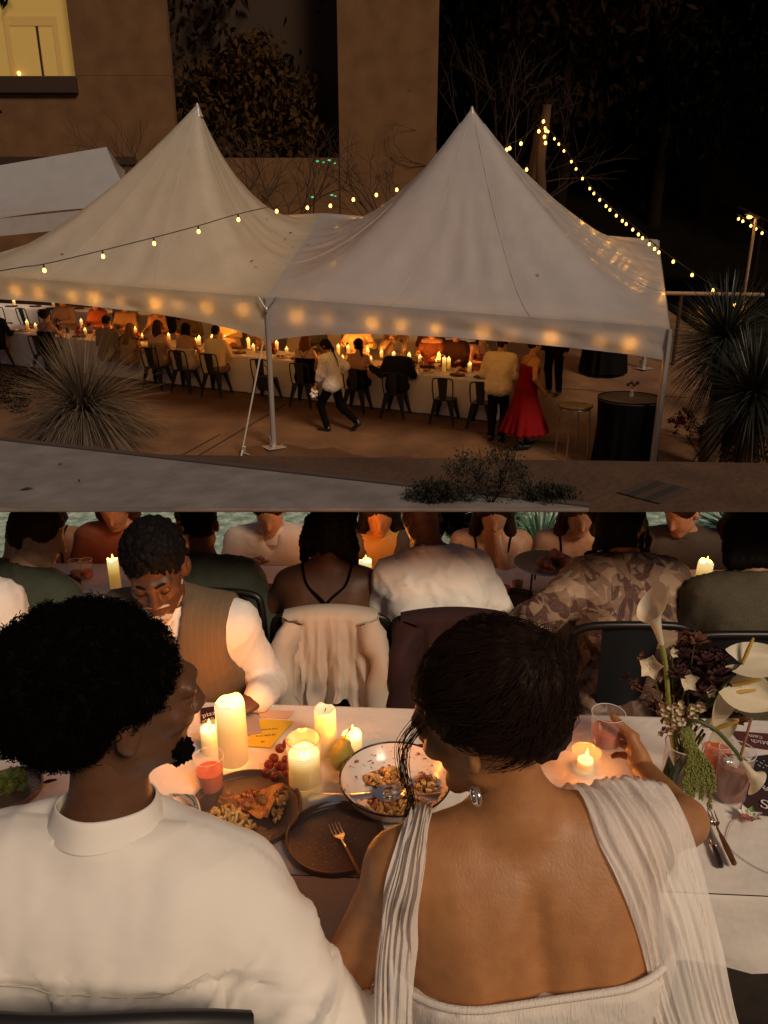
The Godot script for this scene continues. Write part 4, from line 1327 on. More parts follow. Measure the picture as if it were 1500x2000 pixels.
func pole(o: Node3D, top: Vector3, called := "pole") -> void:
	var b := S(top.x, top.z)
	var mb := MB.new()
	mb.tube([b + V(0, 0.02, 0), top], 0.042, 12)
	for s in 4:
		var a := TAU * s / 4.0 + 0.4
		mb.tube([b + V(cos(a) * 0.043, 0.05, sin(a) * 0.043), top + V(cos(a) * 0.043, -0.1, sin(a) * 0.043)], 0.008, 4)
	var pn := part(o, called, mb, M.alu)
	mb = MB.new()
	mb.box(b + V(0, 0.025, 0), V(0.34, 0.014, 0.3), Basis(Vector3.UP, 0.6), 0.003)
	mb.box(b + V(-0.06, 0.12, 0.03), V(0.012, 0.2, 0.1), Basis(Vector3.UP, 0.6) * Basis(Vector3.BACK, 0.25), 0.003)
	for s in 4:
		var a := TAU * s / 4.0 + 1.3
		mb.tube([b + V(cos(a) * 0.13, 0.02, sin(a) * 0.13), b + V(cos(a) * 0.13, 0.05, sin(a) * 0.13)], 0.014, 6)
	part(pn, "base_plate", mb, M.alu)
func tent(label: String, cn: Array, peak: Vector3, val: Array, poles: Array, seed_: int) -> Node3D:
	var o := thing("frame_tent", label, "tent", Vector3.ZERO, 0.0, "white peaked tents")
	var r := roof(cn, peak, val, seed_)
	roof_pts.append_array(r[0].v)
	var tm: Material = M.tent_haze if seed_ == 9 else M.tent
	part(o, "canopy", r[0], tm)
	for v in r[1]: part(o, "valance", v, tm)
	for q in r[2]: part(o, "seam", q, M.seam)
	for k in poles: pole(o, cn[k] - V(0, 0.02, 0))
	var mb := MB.new()
	for s in 4:
		var A: Vector3 = cn[s]; var B: Vector3 = cn[(s + 1) % 4]
		var cen: Vector3 = (cn[0] + cn[1] + cn[2] + cn[3]) * 0.25
		var inn := (cen - (A + B) * 0.5).normalized() * 0.06
		inn.y = -0.05
		mb.tube([A + inn, B + inn], 0.028, 8)
	part(o, "eave_rail", mb, M.alu)
	mb = MB.new()
	mb.lathe([Vector2(0.1, -0.22), Vector2(0.05, -0.08), Vector2(0.025, 0.0), Vector2(0.0, 0.03)], 12, Transform3D(Basis.IDENTITY, peak))
	part(o, "peak_cap", mb, M.tent)
	return o
var bulb_mesh: ArrayMesh
var socket_mesh: ArrayMesh
func string_lights(label: String, path: Array, bulbs: Array, energy: float, size := 1.0, lights_every := 1, cord := true) -> void:
	var o := thing("string_lights", label, "string lights", Vector3.ZERO, 0.0, "strings of warm bulbs")
	if bulb_mesh == null:
		var mb := MB.new()
		mb.lathe([Vector2(0.0, -0.125), Vector2(0.018, -0.12), Vector2(0.029, -0.1), Vector2(0.028, -0.08), Vector2(0.015, -0.055), Vector2(0.012, -0.05)], 10)
		bulb_mesh = mb.mesh()
		mb = MB.new()
		mb.tube([V(0, 0, 0), V(0, -0.055, 0)], [0.012, 0.017], 8)
		socket_mesh = mb.mesh()
	if cord:
		var mb := MB.new(); mb.tube(path, 0.0075, 5)
		part(o, "cord", mb, M.cord)
	var k := 0
	for b: Vector3 in bulbs:
		var s := part(o, "socket", socket_mesh, M.cord, b)
		var u := part(o, "bulb", bulb_mesh, M.bulb, b)
		s.scale = Vector3.ONE * size; u.scale = Vector3.ONE * size
		if k % lights_every == 0: omni(o, b + V(0, -0.095 * size, 0), Color(1.0, 0.68, 0.27), energy * lights_every * (0.7 + 0.4 * sin(k * 2.7 + label.length())), 0.03)
		k += 1
func along(path: Array, n: int, t0 := 0.0, t1 := 1.0) -> Array:
	var out := []
	for k in n:
		var t := lerpf(t0, t1, (k + 0.5 + 0.16 * sin(k * 4.1)) / n) * (path.size() - 1)
		var q := mini(int(t), path.size() - 2)
		out.append(path[q].lerp(path[q + 1], t - q))
	return out
func build_tents() -> void:
	var F0 := at(520, 580, 12.8); var F1 := at(1308, 640, 11.3); var B1 := at(1285, 468, 17.2); var B0 := at(632, 416, 18.6)
	var FL := F0 + (F0 - F1) * 1.0; FL.y = site_y(FL.z) + 2.62
	var BL := FL + (B0 - F0) * 1.05; BL.y = site_y(BL.z) + 2.6
	var PR := at(922, 210, 15.05); var PL := at(385, 203, 16.2)
	tent("white peaked tent at right over the end of the long table", [F0, F1, B1, B0], PR, [[0.34, 0.36, 0.1], [0.05, 0.4, 0.1], null, null], [0, 1, 2, 3], 4)
	tent("white peaked tent at left over the left guests", [FL, F0, B0, BL], PL, [[0.1, 0.34, 0.36], null, null, [0.0, 0.35, 0.0]], [0, 3], 9)
	# third tent, further back at the left
	var c := [at(-420, 470, 20.5), at(262, 400, 20.0), at(240, 330, 24.5), at(-420, 360, 25.0)]
	var o := thing("frame_tent", "white ridge tent further back at the left edge", "tent", Vector3.ZERO, 0.0, "white peaked tents")
	var r0 := at(-420, 395, 22.5); var r1 := at(208, 287, 22.0)
	var mb := MB.new()
	var rows := []
	for k in 9:
		var row := PackedVector3Array()
		for q in 17:
			var t := q / 16.0
			var ridge: Vector3 = r0.lerp(r1, t); var eave: Vector3 = c[0].lerp(c[1], t)
			var f := k / 8.0
			row.append(ridge.lerp(eave, f) - V(0, sin(f * PI) * 0.12 + 0.05 * sin(t * 9.0 + f * 4.0) * f, 0))
		rows.append(row)
	mb.grid(rows)
	rows = []
	for k in 9:
		var row := PackedVector3Array()
		for q in 9:
			row.append(r1.lerp(c[1].lerp(c[2], q / 8.0), k / 8.0) - V(0, sin(k / 8.0 * PI) * 0.1, 0))
		rows.append(row)
	mb.grid(rows)
	mb.quad(r0, r1, c[2], c[3])
	part(o, "canopy", mb, M.tent)
	mb = MB.new(); mb.quad(c[0], c[1], c[1] - V(0, 0.4, 0), c[0] - V(0, 0.4, 0)); part(o, "valance", mb, M.tent)
	for k in 3: pole(o, c[k] - V(0, 0.02, 0))
	# ratchet strap from the shared pole to the ground
	var s0 := at(514, 665, 12.72); var s1 := on_site(474, 890); var s2 := on_site(466, 916)
	o = thing("ratchet_strap", "white tie down strap slanting from the shared pole to the ground", "strap")
	mb = MB.new(); mb.tube([s0, s1 + V(0, 0.1, 0)], 0.016, 4); mb.tube([s1 + V(0, 0.1, 0), s2], 0.02, 4); part(o, "strap", mb, M.rope)
	mb = MB.new(); mb.box(s1 + V(0.02, 0.1, 0), V(0.07, 0.14, 0.05), Basis(Vector3.BACK, -0.2), 0.008); mb.tube([s1 + V(0, 0.06, 0), s1 + V(0.12, 0.02, 0.03)], 0.014, 5); part(o, "ratchet", mb, M.alu)
	# the brace fan at the top of the shared pole
	mb = MB.new()
	mb.tube([at(505, 580, 12.75), at(520, 605, 12.72)], 0.012, 5); mb.tube([at(540, 580, 12.7), at(520, 605, 12.72)], 0.012, 5)
	mb.blob(at(520, 605, 12.72), V(0.035, 0.05, 0.03))
	var br := solo("pole_bracket", "metal bracket at the top of the shared tent pole", "bracket", mb, M.alu)
	# dead leaves on the canopies
	var lp := [[492, 516, 13.1], [505, 525, 13.1], [555, 470, 13.9], [568, 458, 14.2], [575, 487, 13.5], [600, 480, 13.7], [120, 497, 13.6], [520, 430, 14.9], [1048, 535, 12.6], [1132, 428, 15.3], [690, 455, 14.4]]
	var li := 0
	var side_of := ["near the front of the left tent roof", "just right of the first one on the left tent roof", "below the dip between the tents", "right of the dip leaf between the tents", "lowest in the dip between the tents", "highest right in the dip between the tents", "at the left end of the front bulb string", "above the row of front bulbs on the left tent", "on the front face of the right tent", "high on the right flank of the right tent", "where the right tent's left flank begins"]
	for a in lp:
		var best := Vector3.ZERO; var bd := 1e9
		for q in roof_pts:
			if -q.z > a[2] + 2.5: continue
			var dd := proj(q).distance_squared_to(Vector2(a[0], a[1]))
			if dd < bd: bd = dd; best = q
		mb = MB.new()
		var u := V(cos(li * 2.1), 0.25, sin(li * 2.1) * 0.5).normalized() * 0.045
		var vv := V(-u.z, 0.4 * u.x, u.x) * 0.3
		mb.quad(-u, vv + V(0, 0.012, 0), u, -vv)
		solo("dead_leaf", "small dead leaf " + side_of[li], "leaf", mb, M.wick, best + V(0, 0.022, 0.012), "dead leaves on the tent roofs")
		li += 1
	# bulb strings
	var w := [at(-60, 540, 11.4), at(40, 522, 11.5), at(85, 516, 11.6), at(200, 489, 12.0), at(300, 464, 12.4), at(387, 441, 12.9), at(465, 418, 13.5), at(540, 402, 14.2), at(600, 396, 15.2)]
	var path := curve(w, 5)
	string_lights("bulb string sagging across the front of the left tent roof", path, [at(85, 516, 11.6), at(200, 489, 12.0), at(300, 464, 12.4), at(387, 441, 12.9), at(465, 418, 13.3), at(540, 402, 14.0), at(600, 396, 14.9), at(-30, 533, 11.45)], 0.05, 0.95)
	w = [at(632, 396, 19.4), at(645, 392, 19.5), at(690, 380, 19.8), at(735, 371, 20.0), at(775, 361, 20.3), at(900, 330, 21.0), at(990, 283, 21.3), at(1018, 271, 21.4), at(1060, 235, 21.2)]
	string_lights("bulb string behind the dip between the two tent peaks", curve(w, 4), [w[1], w[2], w[3], w[4], w[6], w[7], at(996, 280, 21.3)], 0.05, 1.25)
	w = [at(1062, 240, 21.0), at(1100, 285, 19.8), at(1150, 358, 18.4), at(1195, 405, 17.0), at(1240, 443, 15.8), at(1285, 482, 14.6), at(1330, 515, 13.8), at(1395, 560, 12.9), at(1440, 590, 12.6), at(1500, 620, 12.4)]
	path = curve(w, 5)
	var bl := along(path, 22, 0.0, 0.58)
	bl.append_array([at(1316, 502, 14.0), at(1353, 528, 13.5), at(1394, 557, 12.9), at(1437, 586, 12.6)])
	string_lights("long bulb string sweeping down from the lit trunk to the yuccas", path, bl, 0.045, 0.85, 2)
	w = [at(1066, 208, 21.1), at(1070, 250, 21.0), at(1060, 275, 21.1)]
	string_lights("short bulb string wound down the lit trunk", curve(w, 5), [at(1053, 247, 21.1), at(1062, 228, 21.1), at(1067, 246, 21.05), at(1064, 258, 21.0), at(1066, 270, 21.0), at(1029, 322, 20.6)], 0.09, 1.2)
	w = [at(1440, 418, 20.5), at(1478, 440, 20.4), at(1520, 470, 20.2)]
	path = curve(w, 5)
	string_lights("short bulb string along the shelter roof at the right edge", path, along(path, 7), 0.03, 1.0, 3)
	# front strings glow through the valances; the back eave ones are added, unseen
	var inn := func(p: Vector3, cen: Vector3, dn: float) -> Vector3: return p + (cen - p).normalized() * V(1, 0, 1) * 0.058 + V(0, -dn, 0)
	var cr := (F0 + F1 + B1 + B0) * 0.25; var cl := (FL + F0 + B0 + BL) * 0.25
	path = []
	for k in 25: path.append(inn.call(F0.lerp(F1, 0.03 + 0.95 * k / 24.0), cr, 0.17 + 0.03 * sin(k / 24.0 * PI)))
	string_lights("bulb string glowing through the right tent's front valance", path, along(path, 10), 0.1, 0.9)
	path = []
	for k in 25: path.append(inn.call(FL.lerp(F0, 0.2 + 0.77 * k / 24.0), cl, 0.13 + 0.03 * sin(k / 24.0 * PI)))
	string_lights("bulb string glowing through the left tent's front valance", path, along(path, 9), 0.1, 0.9)
	path = []
	for k in 13: path.append(inn.call(B0.lerp(B1, 0.03 + 0.94 * k / 12.0), cr, 0.2))
	string_lights("bulb string under the back eave of the right tent", path, along(path, 7), 0.26, 0.9)  # added out of sight to brighten the tables inside
	path = []
	for k in 13: path.append(inn.call(BL.lerp(B0, 0.03 + 0.94 * k / 12.0), cl, 0.2))
	string_lights("bulb string under the back eave of the left tent", path, along(path, 7), 0.28, 0.9)  # also unseen, put in to light the left tent from within

# ------------------------------------------------------------------ tableware
func candle(label: String, pos: Vector3, r: float, h: float, energy := 0.02, lit := true, group := "pillar candles", tilt := 0.0, fine := true) -> Node3D:
	var o := thing("candle", label, "candle", pos, 0.0, group)
	o.rotation.z = tilt
	var sides := 28 if fine else 10
	var rows := []
	var prof := [[1.0, 0.0, 0], [1.0, 0.25, 0], [0.99, 0.6, 0], [0.985, 0.94, 0], [0.95, 0.99, 1], [0.88, 1.0, 1], [0.78, 0.965, 1], [0.4, 0.93, 0], [0.02, 0.925, 0]]
	var mb := MB.new()
	for p in prof:
		var ring := PackedVector3Array()
		for s in sides:
			var a := TAU * s / sides
			var wob: float = 0.0
			if p[2]: wob = (sin(a * 2.0 + pos.x * 40.0) * 0.6 + sin(a * 5.0 + pos.z * 31.0) * 0.4) * minf(0.006, h * 0.06)
			var rr: float = r * p[0] * (1.0 + 0.012 * sin(a * 3.0 + p[1] * 4.0))
			ring.append(V(cos(a) * rr, h * p[1] + wob, sin(a) * rr))
		rows.append(ring)
	mb.grid(rows, true)
	# glow painted into the wax emission grows towards the flame: uv.y runs along the profile
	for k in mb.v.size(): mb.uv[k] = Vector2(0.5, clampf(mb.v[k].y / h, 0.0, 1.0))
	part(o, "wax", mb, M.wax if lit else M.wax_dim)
	mb = MB.new(); mb.tube([V(0, h * 0.92, 0), V(0.001, h * 0.92 + 0.006, 0), V(0.003, h * 0.92 + 0.012, 0)], 0.0011 if fine else 0.002, 5)
	part(o, "wick", mb, M.wick)
	if lit:
		var fs := 1.0 if fine else 1.7
		mb = MB.new(); mb.lathe([Vector2(0.0, 0.0), Vector2(0.0035, 0.004), Vector2(0.0048, 0.009), Vector2(0.0036, 0.016), Vector2(0.0015, 0.023), Vector2(0.0, 0.028)], 10)
		var fl := part(o, "flame", mb, M.flame, V(0.002, h * 0.92 + 0.007, 0))
		fl.scale = Vector3.ONE * fs
		omni(o, V(0.002, h * 0.92 + 0.007 + 0.012 * fs, 0), Color(1.0, 0.56, 0.18), energy, 0.012, 8.0)
	return o
func plate_mesh(r: float, rim := 0.018) -> MB:
	var mb := MB.new()
	mb.lathe([Vector2(0.0, 0.0), Vector2(r * 0.8, 0.0), Vector2(r * 0.97, 0.004), Vector2(r, 0.008), Vector2(r, rim), Vector2(r - 0.002, rim + 0.002), Vector2(r - 0.005, rim + 0.001), Vector2(r - 0.007, 0.008), Vector2(r - 0.012, 0.0055), Vector2(0.0, 0.005)], 56)
	return mb
func tumbler(o: Node3D, r: float, h: float, fill: float, drink: Material, taper := 0.85, sides := 28) -> void:
	var mb := MB.new()
	mb.lathe([Vector2(0.0, 0.002), Vector2(r * taper * 0.9, 0.001), Vector2(r * taper, 0.006), Vector2(r, h - 0.001)], sides)
	part(o, "glass", mb, M.glass)
	mb = MB.new(); mb.lathe([Vector2(r - 0.0012, h), Vector2(r, h + 0.001), Vector2(r + 0.0008, h), Vector2(r, h - 0.001)], sides)
	part(o, "rim", mb, M.enamel_rim)
	if fill > 0.0:
		var rf := lerpf(r * taper, r, fill)
		mb = MB.new(); mb.lathe([Vector2(0.0, 0.008), Vector2(r * taper * 0.95, 0.008), Vector2(rf * 0.965, h * fill - 0.002), Vector2(rf * 0.95, h * fill), Vector2(0.0, h * fill - 0.0005)], sides)
		part(o, "drink", mb, drink)
var chair0: Node3D
func make_chair(label: String, pos: Vector3, yaw: float) -> Node3D:
	if chair0:
		return dup(chair0, label, pos, yaw)
	var o := thing("metal_chair", label, "chair", pos, yaw, "black metal cafe chairs")
	var mb := MB.new()
	mb.box(V(0, 0.445, 0.0), V(0.36, 0.025, 0.36), Basis.IDENTITY, 0.012)
	part(o, "seat", mb, M.chair)
	for sx: float in [-1.0, 1.0]:
		for sz: float in [-1.0, 1.0]:
			mb = MB.new()
			var p := []
			var a := V(sx * 0.155, 0.44, sz * 0.155); var b := V(sx * 0.225, 0.0, sz * 0.235)
			mb.quad(a + V(-sx * 0.09, 0, 0), a + V(sx * 0.018, 0, 0), b + V(sx * 0.012, 0, 0), b + V(-sx * 0.018, 0, 0))
			mb.quad(a + V(sx * 0.018, 0, -sz * 0.09), a + V(sx * 0.018, 0, 0), b + V(sx * 0.012, 0, 0), b + V(sx * 0.012, 0, -sz * 0.03))
			mb.tube([a + V(sx * 0.016, 0, 0), b + V(sx * 0.01, 0, 0)], 0.012, 6)
			part(o, "leg", mb, M.chair)
	mb = MB.new()
	mb.tube(curve([V(-0.175, 0.45, 0.16), V(-0.19, 0.62, 0.2), V(-0.185, 0.8, 0.235), V(-0.15, 0.85, 0.245), V(0.0, 0.86, 0.25), V(0.15, 0.85, 0.245), V(0.185, 0.8, 0.235), V(0.19, 0.62, 0.2), V(0.175, 0.45, 0.16)], 4), 0.013, 8)
	part(o, "back_frame", mb, M.chair)
	mb = MB.new()
	var rows := []
	for r in 7:
		var t := r / 6.0
		var row := PackedVector3Array()
		for q in 7: row.append(V((q / 6.0 - 0.5) * lerpf(0.13, 0.19, t), 0.45 + 0.4 * t, 0.165 + 0.075 * t + 0.015 * sin(q / 6.0 * PI)))
		rows.append(row)
	mb.grid(rows)
	part(o, "back_slat", mb, M.chair_panel)
	chair0 = o
	return o
func long_table(label_t: String, label_c: String, fl: Vector3, fr: Vector3, depth: float, fine := false, drop := 0.0) -> Array:
	# corner points of the top; ends follow the ground
	var along_ := (fr - fl)
	var back := V(along_.z, 0, -along_.x).normalized() * depth
	if back.z > 0.0: back = -back
	var bl := fl + back; var br := fr + back
	var o := thing("banquet_table", label_t, "table", Vector3.ZERO, 0.0, "long banquet tables")
	var mb := MB.new()
	var dn := V(0, -0.025, 0)
	var ins := (fr - fl).normalized() * 0.02 + back.normalized() * 0.02
	mb.quad(fl + dn, bl + dn, br + dn, fr + dn); mb.quad(fl + dn * 2, fr + dn * 2, br + dn * 2, bl + dn * 2)
	mb.quad(fl + dn, fr + dn, fr + dn * 2, fl + dn * 2); mb.quad(bl + dn, br + dn, br + dn * 2, bl + dn * 2)
	part(o, "tabletop", mb, M.wood)
	for c in [fl, fr, bl, br]:
		var cen := (fl + br) * 0.5
		var p: Vector3 = c + (cen - c).normalized() * 0.12
		mb = MB.new(); mb.tube([p + V(0, -0.04, 0), V(p.x, (0.0 if fine else site_y(p.z)), p.z)], 0.016, 6)
		part(o, "leg", mb, M.alu)
	mb = MB.new()
	mb.quad(fl, bl, br, fr)
	var segs := [[fl, fr], [fr, br], [br, bl], [bl, fl]]
	fnoise.seed = 17; fnoise.frequency = 1.0; fnoise.fractal_octaves = 2
	var cen2 := (fl + br) * 0.5
	for s in segs:
		var A: Vector3 = s[0]; var B: Vector3 = s[1]
		var n := int(maxf(6.0, A.distance_to(B) * 16.0))
		var out := (B - A).cross(Vector3.UP).normalized()
		if out.dot(A - cen2) < 0.0: out = -out
		var rr := []
		for r in 8:
			var row := PackedVector3Array()
			for q in n + 1:
				var t := float(q) / n
				var p := A.lerp(B, t)
				var gy := 0.02 if fine else site_y(p.z) + 0.03
				var f := r / 7.0
				var w := sin(t * n * 0.5 + 2.0 * sin(t * n * 0.11)) * 0.014 + fnoise.get_noise_2d(t * n * 0.2, f) * 0.03
				var hang := (drop if drop > 0.0 else p.y - gy) * f
				if r == 1: hang = 0.012
				if r == 2: hang = 0.05
				p += out * ((0.003 if r == 0 else 0.006 + (0.05 if drop <= 0.0 else 0.012) * f + w * f)) + Vector3.DOWN * hang
				row.append(p)
			rr.append(row)
		mb.grid(rr)
	solo("tablecloth", label_c, "tablecloth", mb, M.cloth, Vector3.ZERO, "white tablecloths")
	return [fl, fr, back]
# ------------------------------------------------------------------ the dinner under the tents
func proj(p: Vector3) -> Vector2:
	var r := p - CAM
	var dep := -r.y * sp - r.z * cp
	return Vector2(750.0 + 1500.0 * r.x / dep, 1000.0 - 1500.0 * (r.y * cp - r.z * sp) / dep)
func edge_at(tb: Array, px: float, off := 0.0) -> Vector3:
	# the point of a table's front edge seen at this column, moved off towards (+) or away from the guests' side
	var lo := 0.0; var hi := 1.0
	for k in 30:
		var m := (lo + hi) * 0.5
		if proj(tb[0].lerp(tb[1], m)).x < px: lo = m
		else: hi = m
	return tb[0].lerp(tb[1], lo) - tb[2].normalized() * off
func guest(tb: Array, px: float, facing: bool, g: Dictionary) -> Node3D:
	var dpt: float = tb[2].length()
	var p := edge_at(tb, px, (-dpt - 0.2) if facing else 0.26)
	p.y = site_y(p.z)
	g.pos = p
	var yw := rad_to_deg(atan2(-tb[2].x, -tb[2].z))
	g.yaw = yw + (180.0 if facing else 0.0) + g.get("turn", 0.0)
	g.cell = 0.026; g.hcell = 0.0115; g.fcell = 0.012
	g.group = "guests at the long tent table"
	var n := person(g)
	if g.get("chair", "") != "":
		make_chair(g.chair, p + tb[2].normalized() * (0.06 if facing else -0.06), deg_to_rad(yw + (180.0 if facing else 0.0)))
	return n
func build_tent_dinner() -> void:
	var t1 := long_table("long banquet table running across under both tents", "white cloth over the long table under both tents", on_site(-140, 632, 0.75), on_site(968, 746, 0.75), 1.0)
	var t2 := long_table("second banquet table in the row behind at right", "white cloth over the back row table at right", on_site(560, 648, 0.75), on_site(935, 676, 0.75), 0.9)
	var t3 := long_table("second banquet table in the row behind at left", "white cloth over the back row table at left", on_site(-160, 592, 0.75), on_site(420, 622, 0.75), 0.9)
	var wr := {"kind": "shirt", "mat": M.shirt, "collar": 1}
	# backs to us, left to right
	guest(t1, 8, false, {"label": "seated guest in a dark top cut by the left edge of the tent dinner", "skin": M.skin_tan, "hair": "curly", "hair_mat": M.hair_dark, "wear": [{"kind": "shirt", "mat": M.navy}], "chair": "black chair of the guest at the left edge of the tent"})
	guest(t1, 105, false, {"label": "guest with big dark curly hair and bare shoulders holding a phone", "skin": M.skin_tan, "fem": true, "hair": "afro", "hair_mat": M.hair_dark, "wear": [{"kind": "dress", "mat": M.black_cloth, "straps": 0.0}], "rh": V(0.2, 0.92, -0.36), "chair": "black chair of the curly haired guest with the phone"})
	guest(t1, 222, false, {"label": "broad guest in a grey shirt, back turned, left of the blonde guest", "skin": M.skin_tan, "hair": "short", "hair_mat": M.hair_dark, "wide": 1.08, "wear": [{"kind": "shirt", "mat": M.grey_cloth}]})
	guest(t1, 262, false, {"label": "small guest with wavy fair hair leaning between two larger guests", "skin": M.skin_pale, "fem": true, "scale": 0.92, "lean": 16.0, "hair": "long", "hair_mat": M.hair_blond, "wear": [{"kind": "shirt", "mat": M.tan_cloth, "sleeve": 0.5}]})
	guest(t1, 320, false, {"label": "guest with very long straight brown hair down the back", "skin": M.skin_pale, "fem": true, "hair": "long", "hair_len": 0.42, "hair_mat": M.hair_brown, "wear": [{"kind": "dress", "mat": M.tan_cloth}], "chair": "black chair below the very long brown hair"})
	guest(t1, 375, false, {"label": "guest with dark shoulder length hair in a pale low backed top", "skin": M.skin_tan, "fem": true, "hair": "bob", "hair_mat": M.hair_black, "wear": [{"kind": "dress", "mat": M.pale_jacket, "high": 0.04}], "chair": "black chair of the guest in the pale low backed top"})
	guest(t1, 434, false, {"label": "guest in a pale rolled sleeve shirt nearest the shared tent pole", "skin": M.skin_tan, "hair": "short", "hair_mat": M.hair_dark, "lean": 4.0, "wear": [{"kind": "shirt", "mat": M.shirt_yellow, "sleeve": 1.3, "collar": 1}, {"kind": "trousers", "mat": M.tan_cloth}], "chair": "black chair of the guest in the pale rolled sleeve shirt"})
	guest(t1, 606, false, {"label": "guest with long auburn hair and black strap top behind the pole", "skin": M.skin_pale, "fem": true, "hair": "long", "hair_len": 0.34, "hair_mat": M.hair_auburn, "lean": 4.0, "wear": [{"kind": "dress", "mat": M.black_cloth, "straps": 0.0}], "chair": "black chair of the auburn haired guest"})
	guest(t1, 708, false, {"label": "guest with a dark low ponytail and bare back, right of the waitress", "skin": M.skin_tan, "fem": true, "hair": "pony", "hair_len": 0.22, "hair_mat": M.hair_black, "hyaw": 40.0, "lh": V(-0.42, 0.78, -0.3), "wear": [{"kind": "dress", "mat": M.black_cloth, "high": -0.02}], "chair": "black chair of the bare backed guest"})
	guest(t1, 783, false, {"label": "grey haired guest in a dark suit with an arm along the next chair", "skin": M.skin_pale, "hair": "short", "hair_mat": M.hair_grey, "wide": 1.12, "lh": V(-0.5, 0.9, 0.05), "lp": V(-0.3, -1, 0.6), "wear": [{"kind": "shirt", "mat": M.navy, "infl": 0.024}, {"kind": "trousers", "mat": M.navy}], "chair": "black chair of the guest in the dark suit"})
	# empty chairs
	var yw := atan2(-t1[2].x, -t1[2].z)
	for a in [[530, "empty black chair beside the shared tent pole"], [878, "empty black chair in front of the candle group at the right end"], [950, "empty black chair behind the standing man in white"]]:
		var p := edge_at(t1, a[0], 0.3)
		make_chair(a[1], V(p.x, site_y(p.z), p.z), yw)
	var bagp := edge_at(t1, 533, 0.42)
	var mb := MB.new(); mb.box(V(0, 0.55, 0), V(0.24, 0.3, 0.1), Basis.IDENTITY, 0.03); mb.tube(curve([V(-0.09, 0.68, 0), V(-0.07, 0.86, 0.0), V(0.07, 0.86, 0.0), V(0.09, 0.68, 0)], 5), 0.008, 5)
	solo("handbag", "dark handbag hanging on the empty chair beside the pole", "bag", mb, M.black_leather, V(bagp.x, site_y(bagp.z) - 0.12, bagp.z + 0.1))
	# facing us
	guest(t1, 186, true, {"label": "facing guest in a brown top looking left past the candles", "skin": M.skin_tan, "hair": "curly", "hair_mat": M.hair_dark, "hyaw": 50.0, "wear": [{"kind": "shirt", "mat": M.tan_cloth, "infl": 0.02}]})
	guest(t1, 250, true, {"label": "facing guest with dark hair and bare shoulders looking down", "skin": M.skin_tan, "fem": true, "hair": "bob", "hair_mat": M.hair_black, "hpitch": 28.0, "wear": [{"kind": "dress", "mat": M.floral}]})
	guest(t1, 318, true, {"label": "facing guest in a dark jacket half hidden by the long hair", "skin": M.skin_tan, "hair": "short", "hair_mat": M.hair_dark, "hpitch": 20.0, "wear": [{"kind": "shirt", "mat": M.dark_shirt, "infl": 0.02}]})
	guest(t1, 396, true, {"label": "facing guest in a pale open shirt just under the tent hem at left", "skin": M.skin_tan, "hair": "short", "hair_mat": M.hair_dark, "scale": 1.05, "wear": [{"kind": "shirt", "mat": M.shirt_yellow, "collar": 1}]})
	guest(t1, 660, true, {"label": "facing guest in a pale yellowish shirt whose head the hem hides", "skin": M.skin_tan, "hair": "short", "hair_mat": M.hair_dark, "scale": 1.08, "wear": [{"kind": "shirt", "mat": M.shirt_yellow, "collar": 1}], "rh": V(0.2, 0.8, -0.3), "lh": V(-0.25, 0.8, -0.3)})
	guest(t1, 738, true, {"label": "facing guest in a grey jacket with hands clasped at the chin", "skin": M.skin_pale, "hair": "short", "hair_mat": M.hair_grey, "scale": 1.04, "rh": V(0.035, 1.04, -0.3), "lh": V(-0.035, 1.03, -0.3), "rp": V(0.8, -1, -0.2), "lp": V(-0.8, -1, -0.2), "wear": [{"kind": "shirt", "mat": M.grey_cloth, "infl": 0.02, "v": 0.05, "vw": 0.7}]})
	guest(t1, 812, true, {"label": "facing guest in a dark dress with orange flower print", "skin": M.skin_pale, "fem": true, "hair": "bob", "hair_mat": M.hair_auburn, "scale": 1.03, "wear": [{"kind": "shirt", "mat": M.floral, "sleeve": 0.6, "neck": -0.05}]})
	guest(t1, 905, true, {"label": "laughing guest with long black hair and dark red top in profile", "skin": M.skin_pale, "fem": true, "hair": "long", "hair_len": 0.38, "hair_mat": M.hair_black, "turn": 50.0, "hyaw": 25.0, "hpitch": 0.0, "wear": [{"kind": "dress", "mat": M.rust, "straps": 0.0}], "chair": "black chair of the laughing guest in profile"})
	guest(t1, 462, true, {"label": "facing guest in dark clothes half hidden behind the shared pole's candles", "skin": M.skin_tan, "hair": "short", "hair_mat": M.hair_dark, "hpitch": 22.0, "wear": [{"kind": "shirt", "mat": M.tan_cloth, "infl": 0.02}]})
	guest(t1, 572, true, {"label": "facing guest in a dark green jacket right of the shared pole", "skin": M.skin_tan, "hair": "curly", "hair_mat": M.hair_dark, "wear": [{"kind": "shirt", "mat": M.green_suit, "infl": 0.02}]})
	guest(t1, 130, true, {"label": "facing guest in rust red behind the phone of the curly haired one", "skin": M.skin_tan, "fem": true, "hair": "bob", "hair_mat": M.hair_dark, "hpitch": 24.0, "wear": [{"kind": "shirt", "mat": M.rust}]})
	guest(t1, 62, true, {"label": "facing guest in a grey jacket behind the two left candles", "skin": M.skin_tan, "hair": "short", "hair_mat": M.hair_dark, "wear": [{"kind": "shirt", "mat": M.grey_cloth, "infl": 0.02}]})
	guest(t1, 862, true, {"label": "facing guest in maroon behind the cluster of candles at the right end", "skin": M.skin_tan, "hair": "curly", "hair_mat": M.hair_dark, "wear": [{"kind": "shirt", "mat": M.maroon, "infl": 0.02}]})
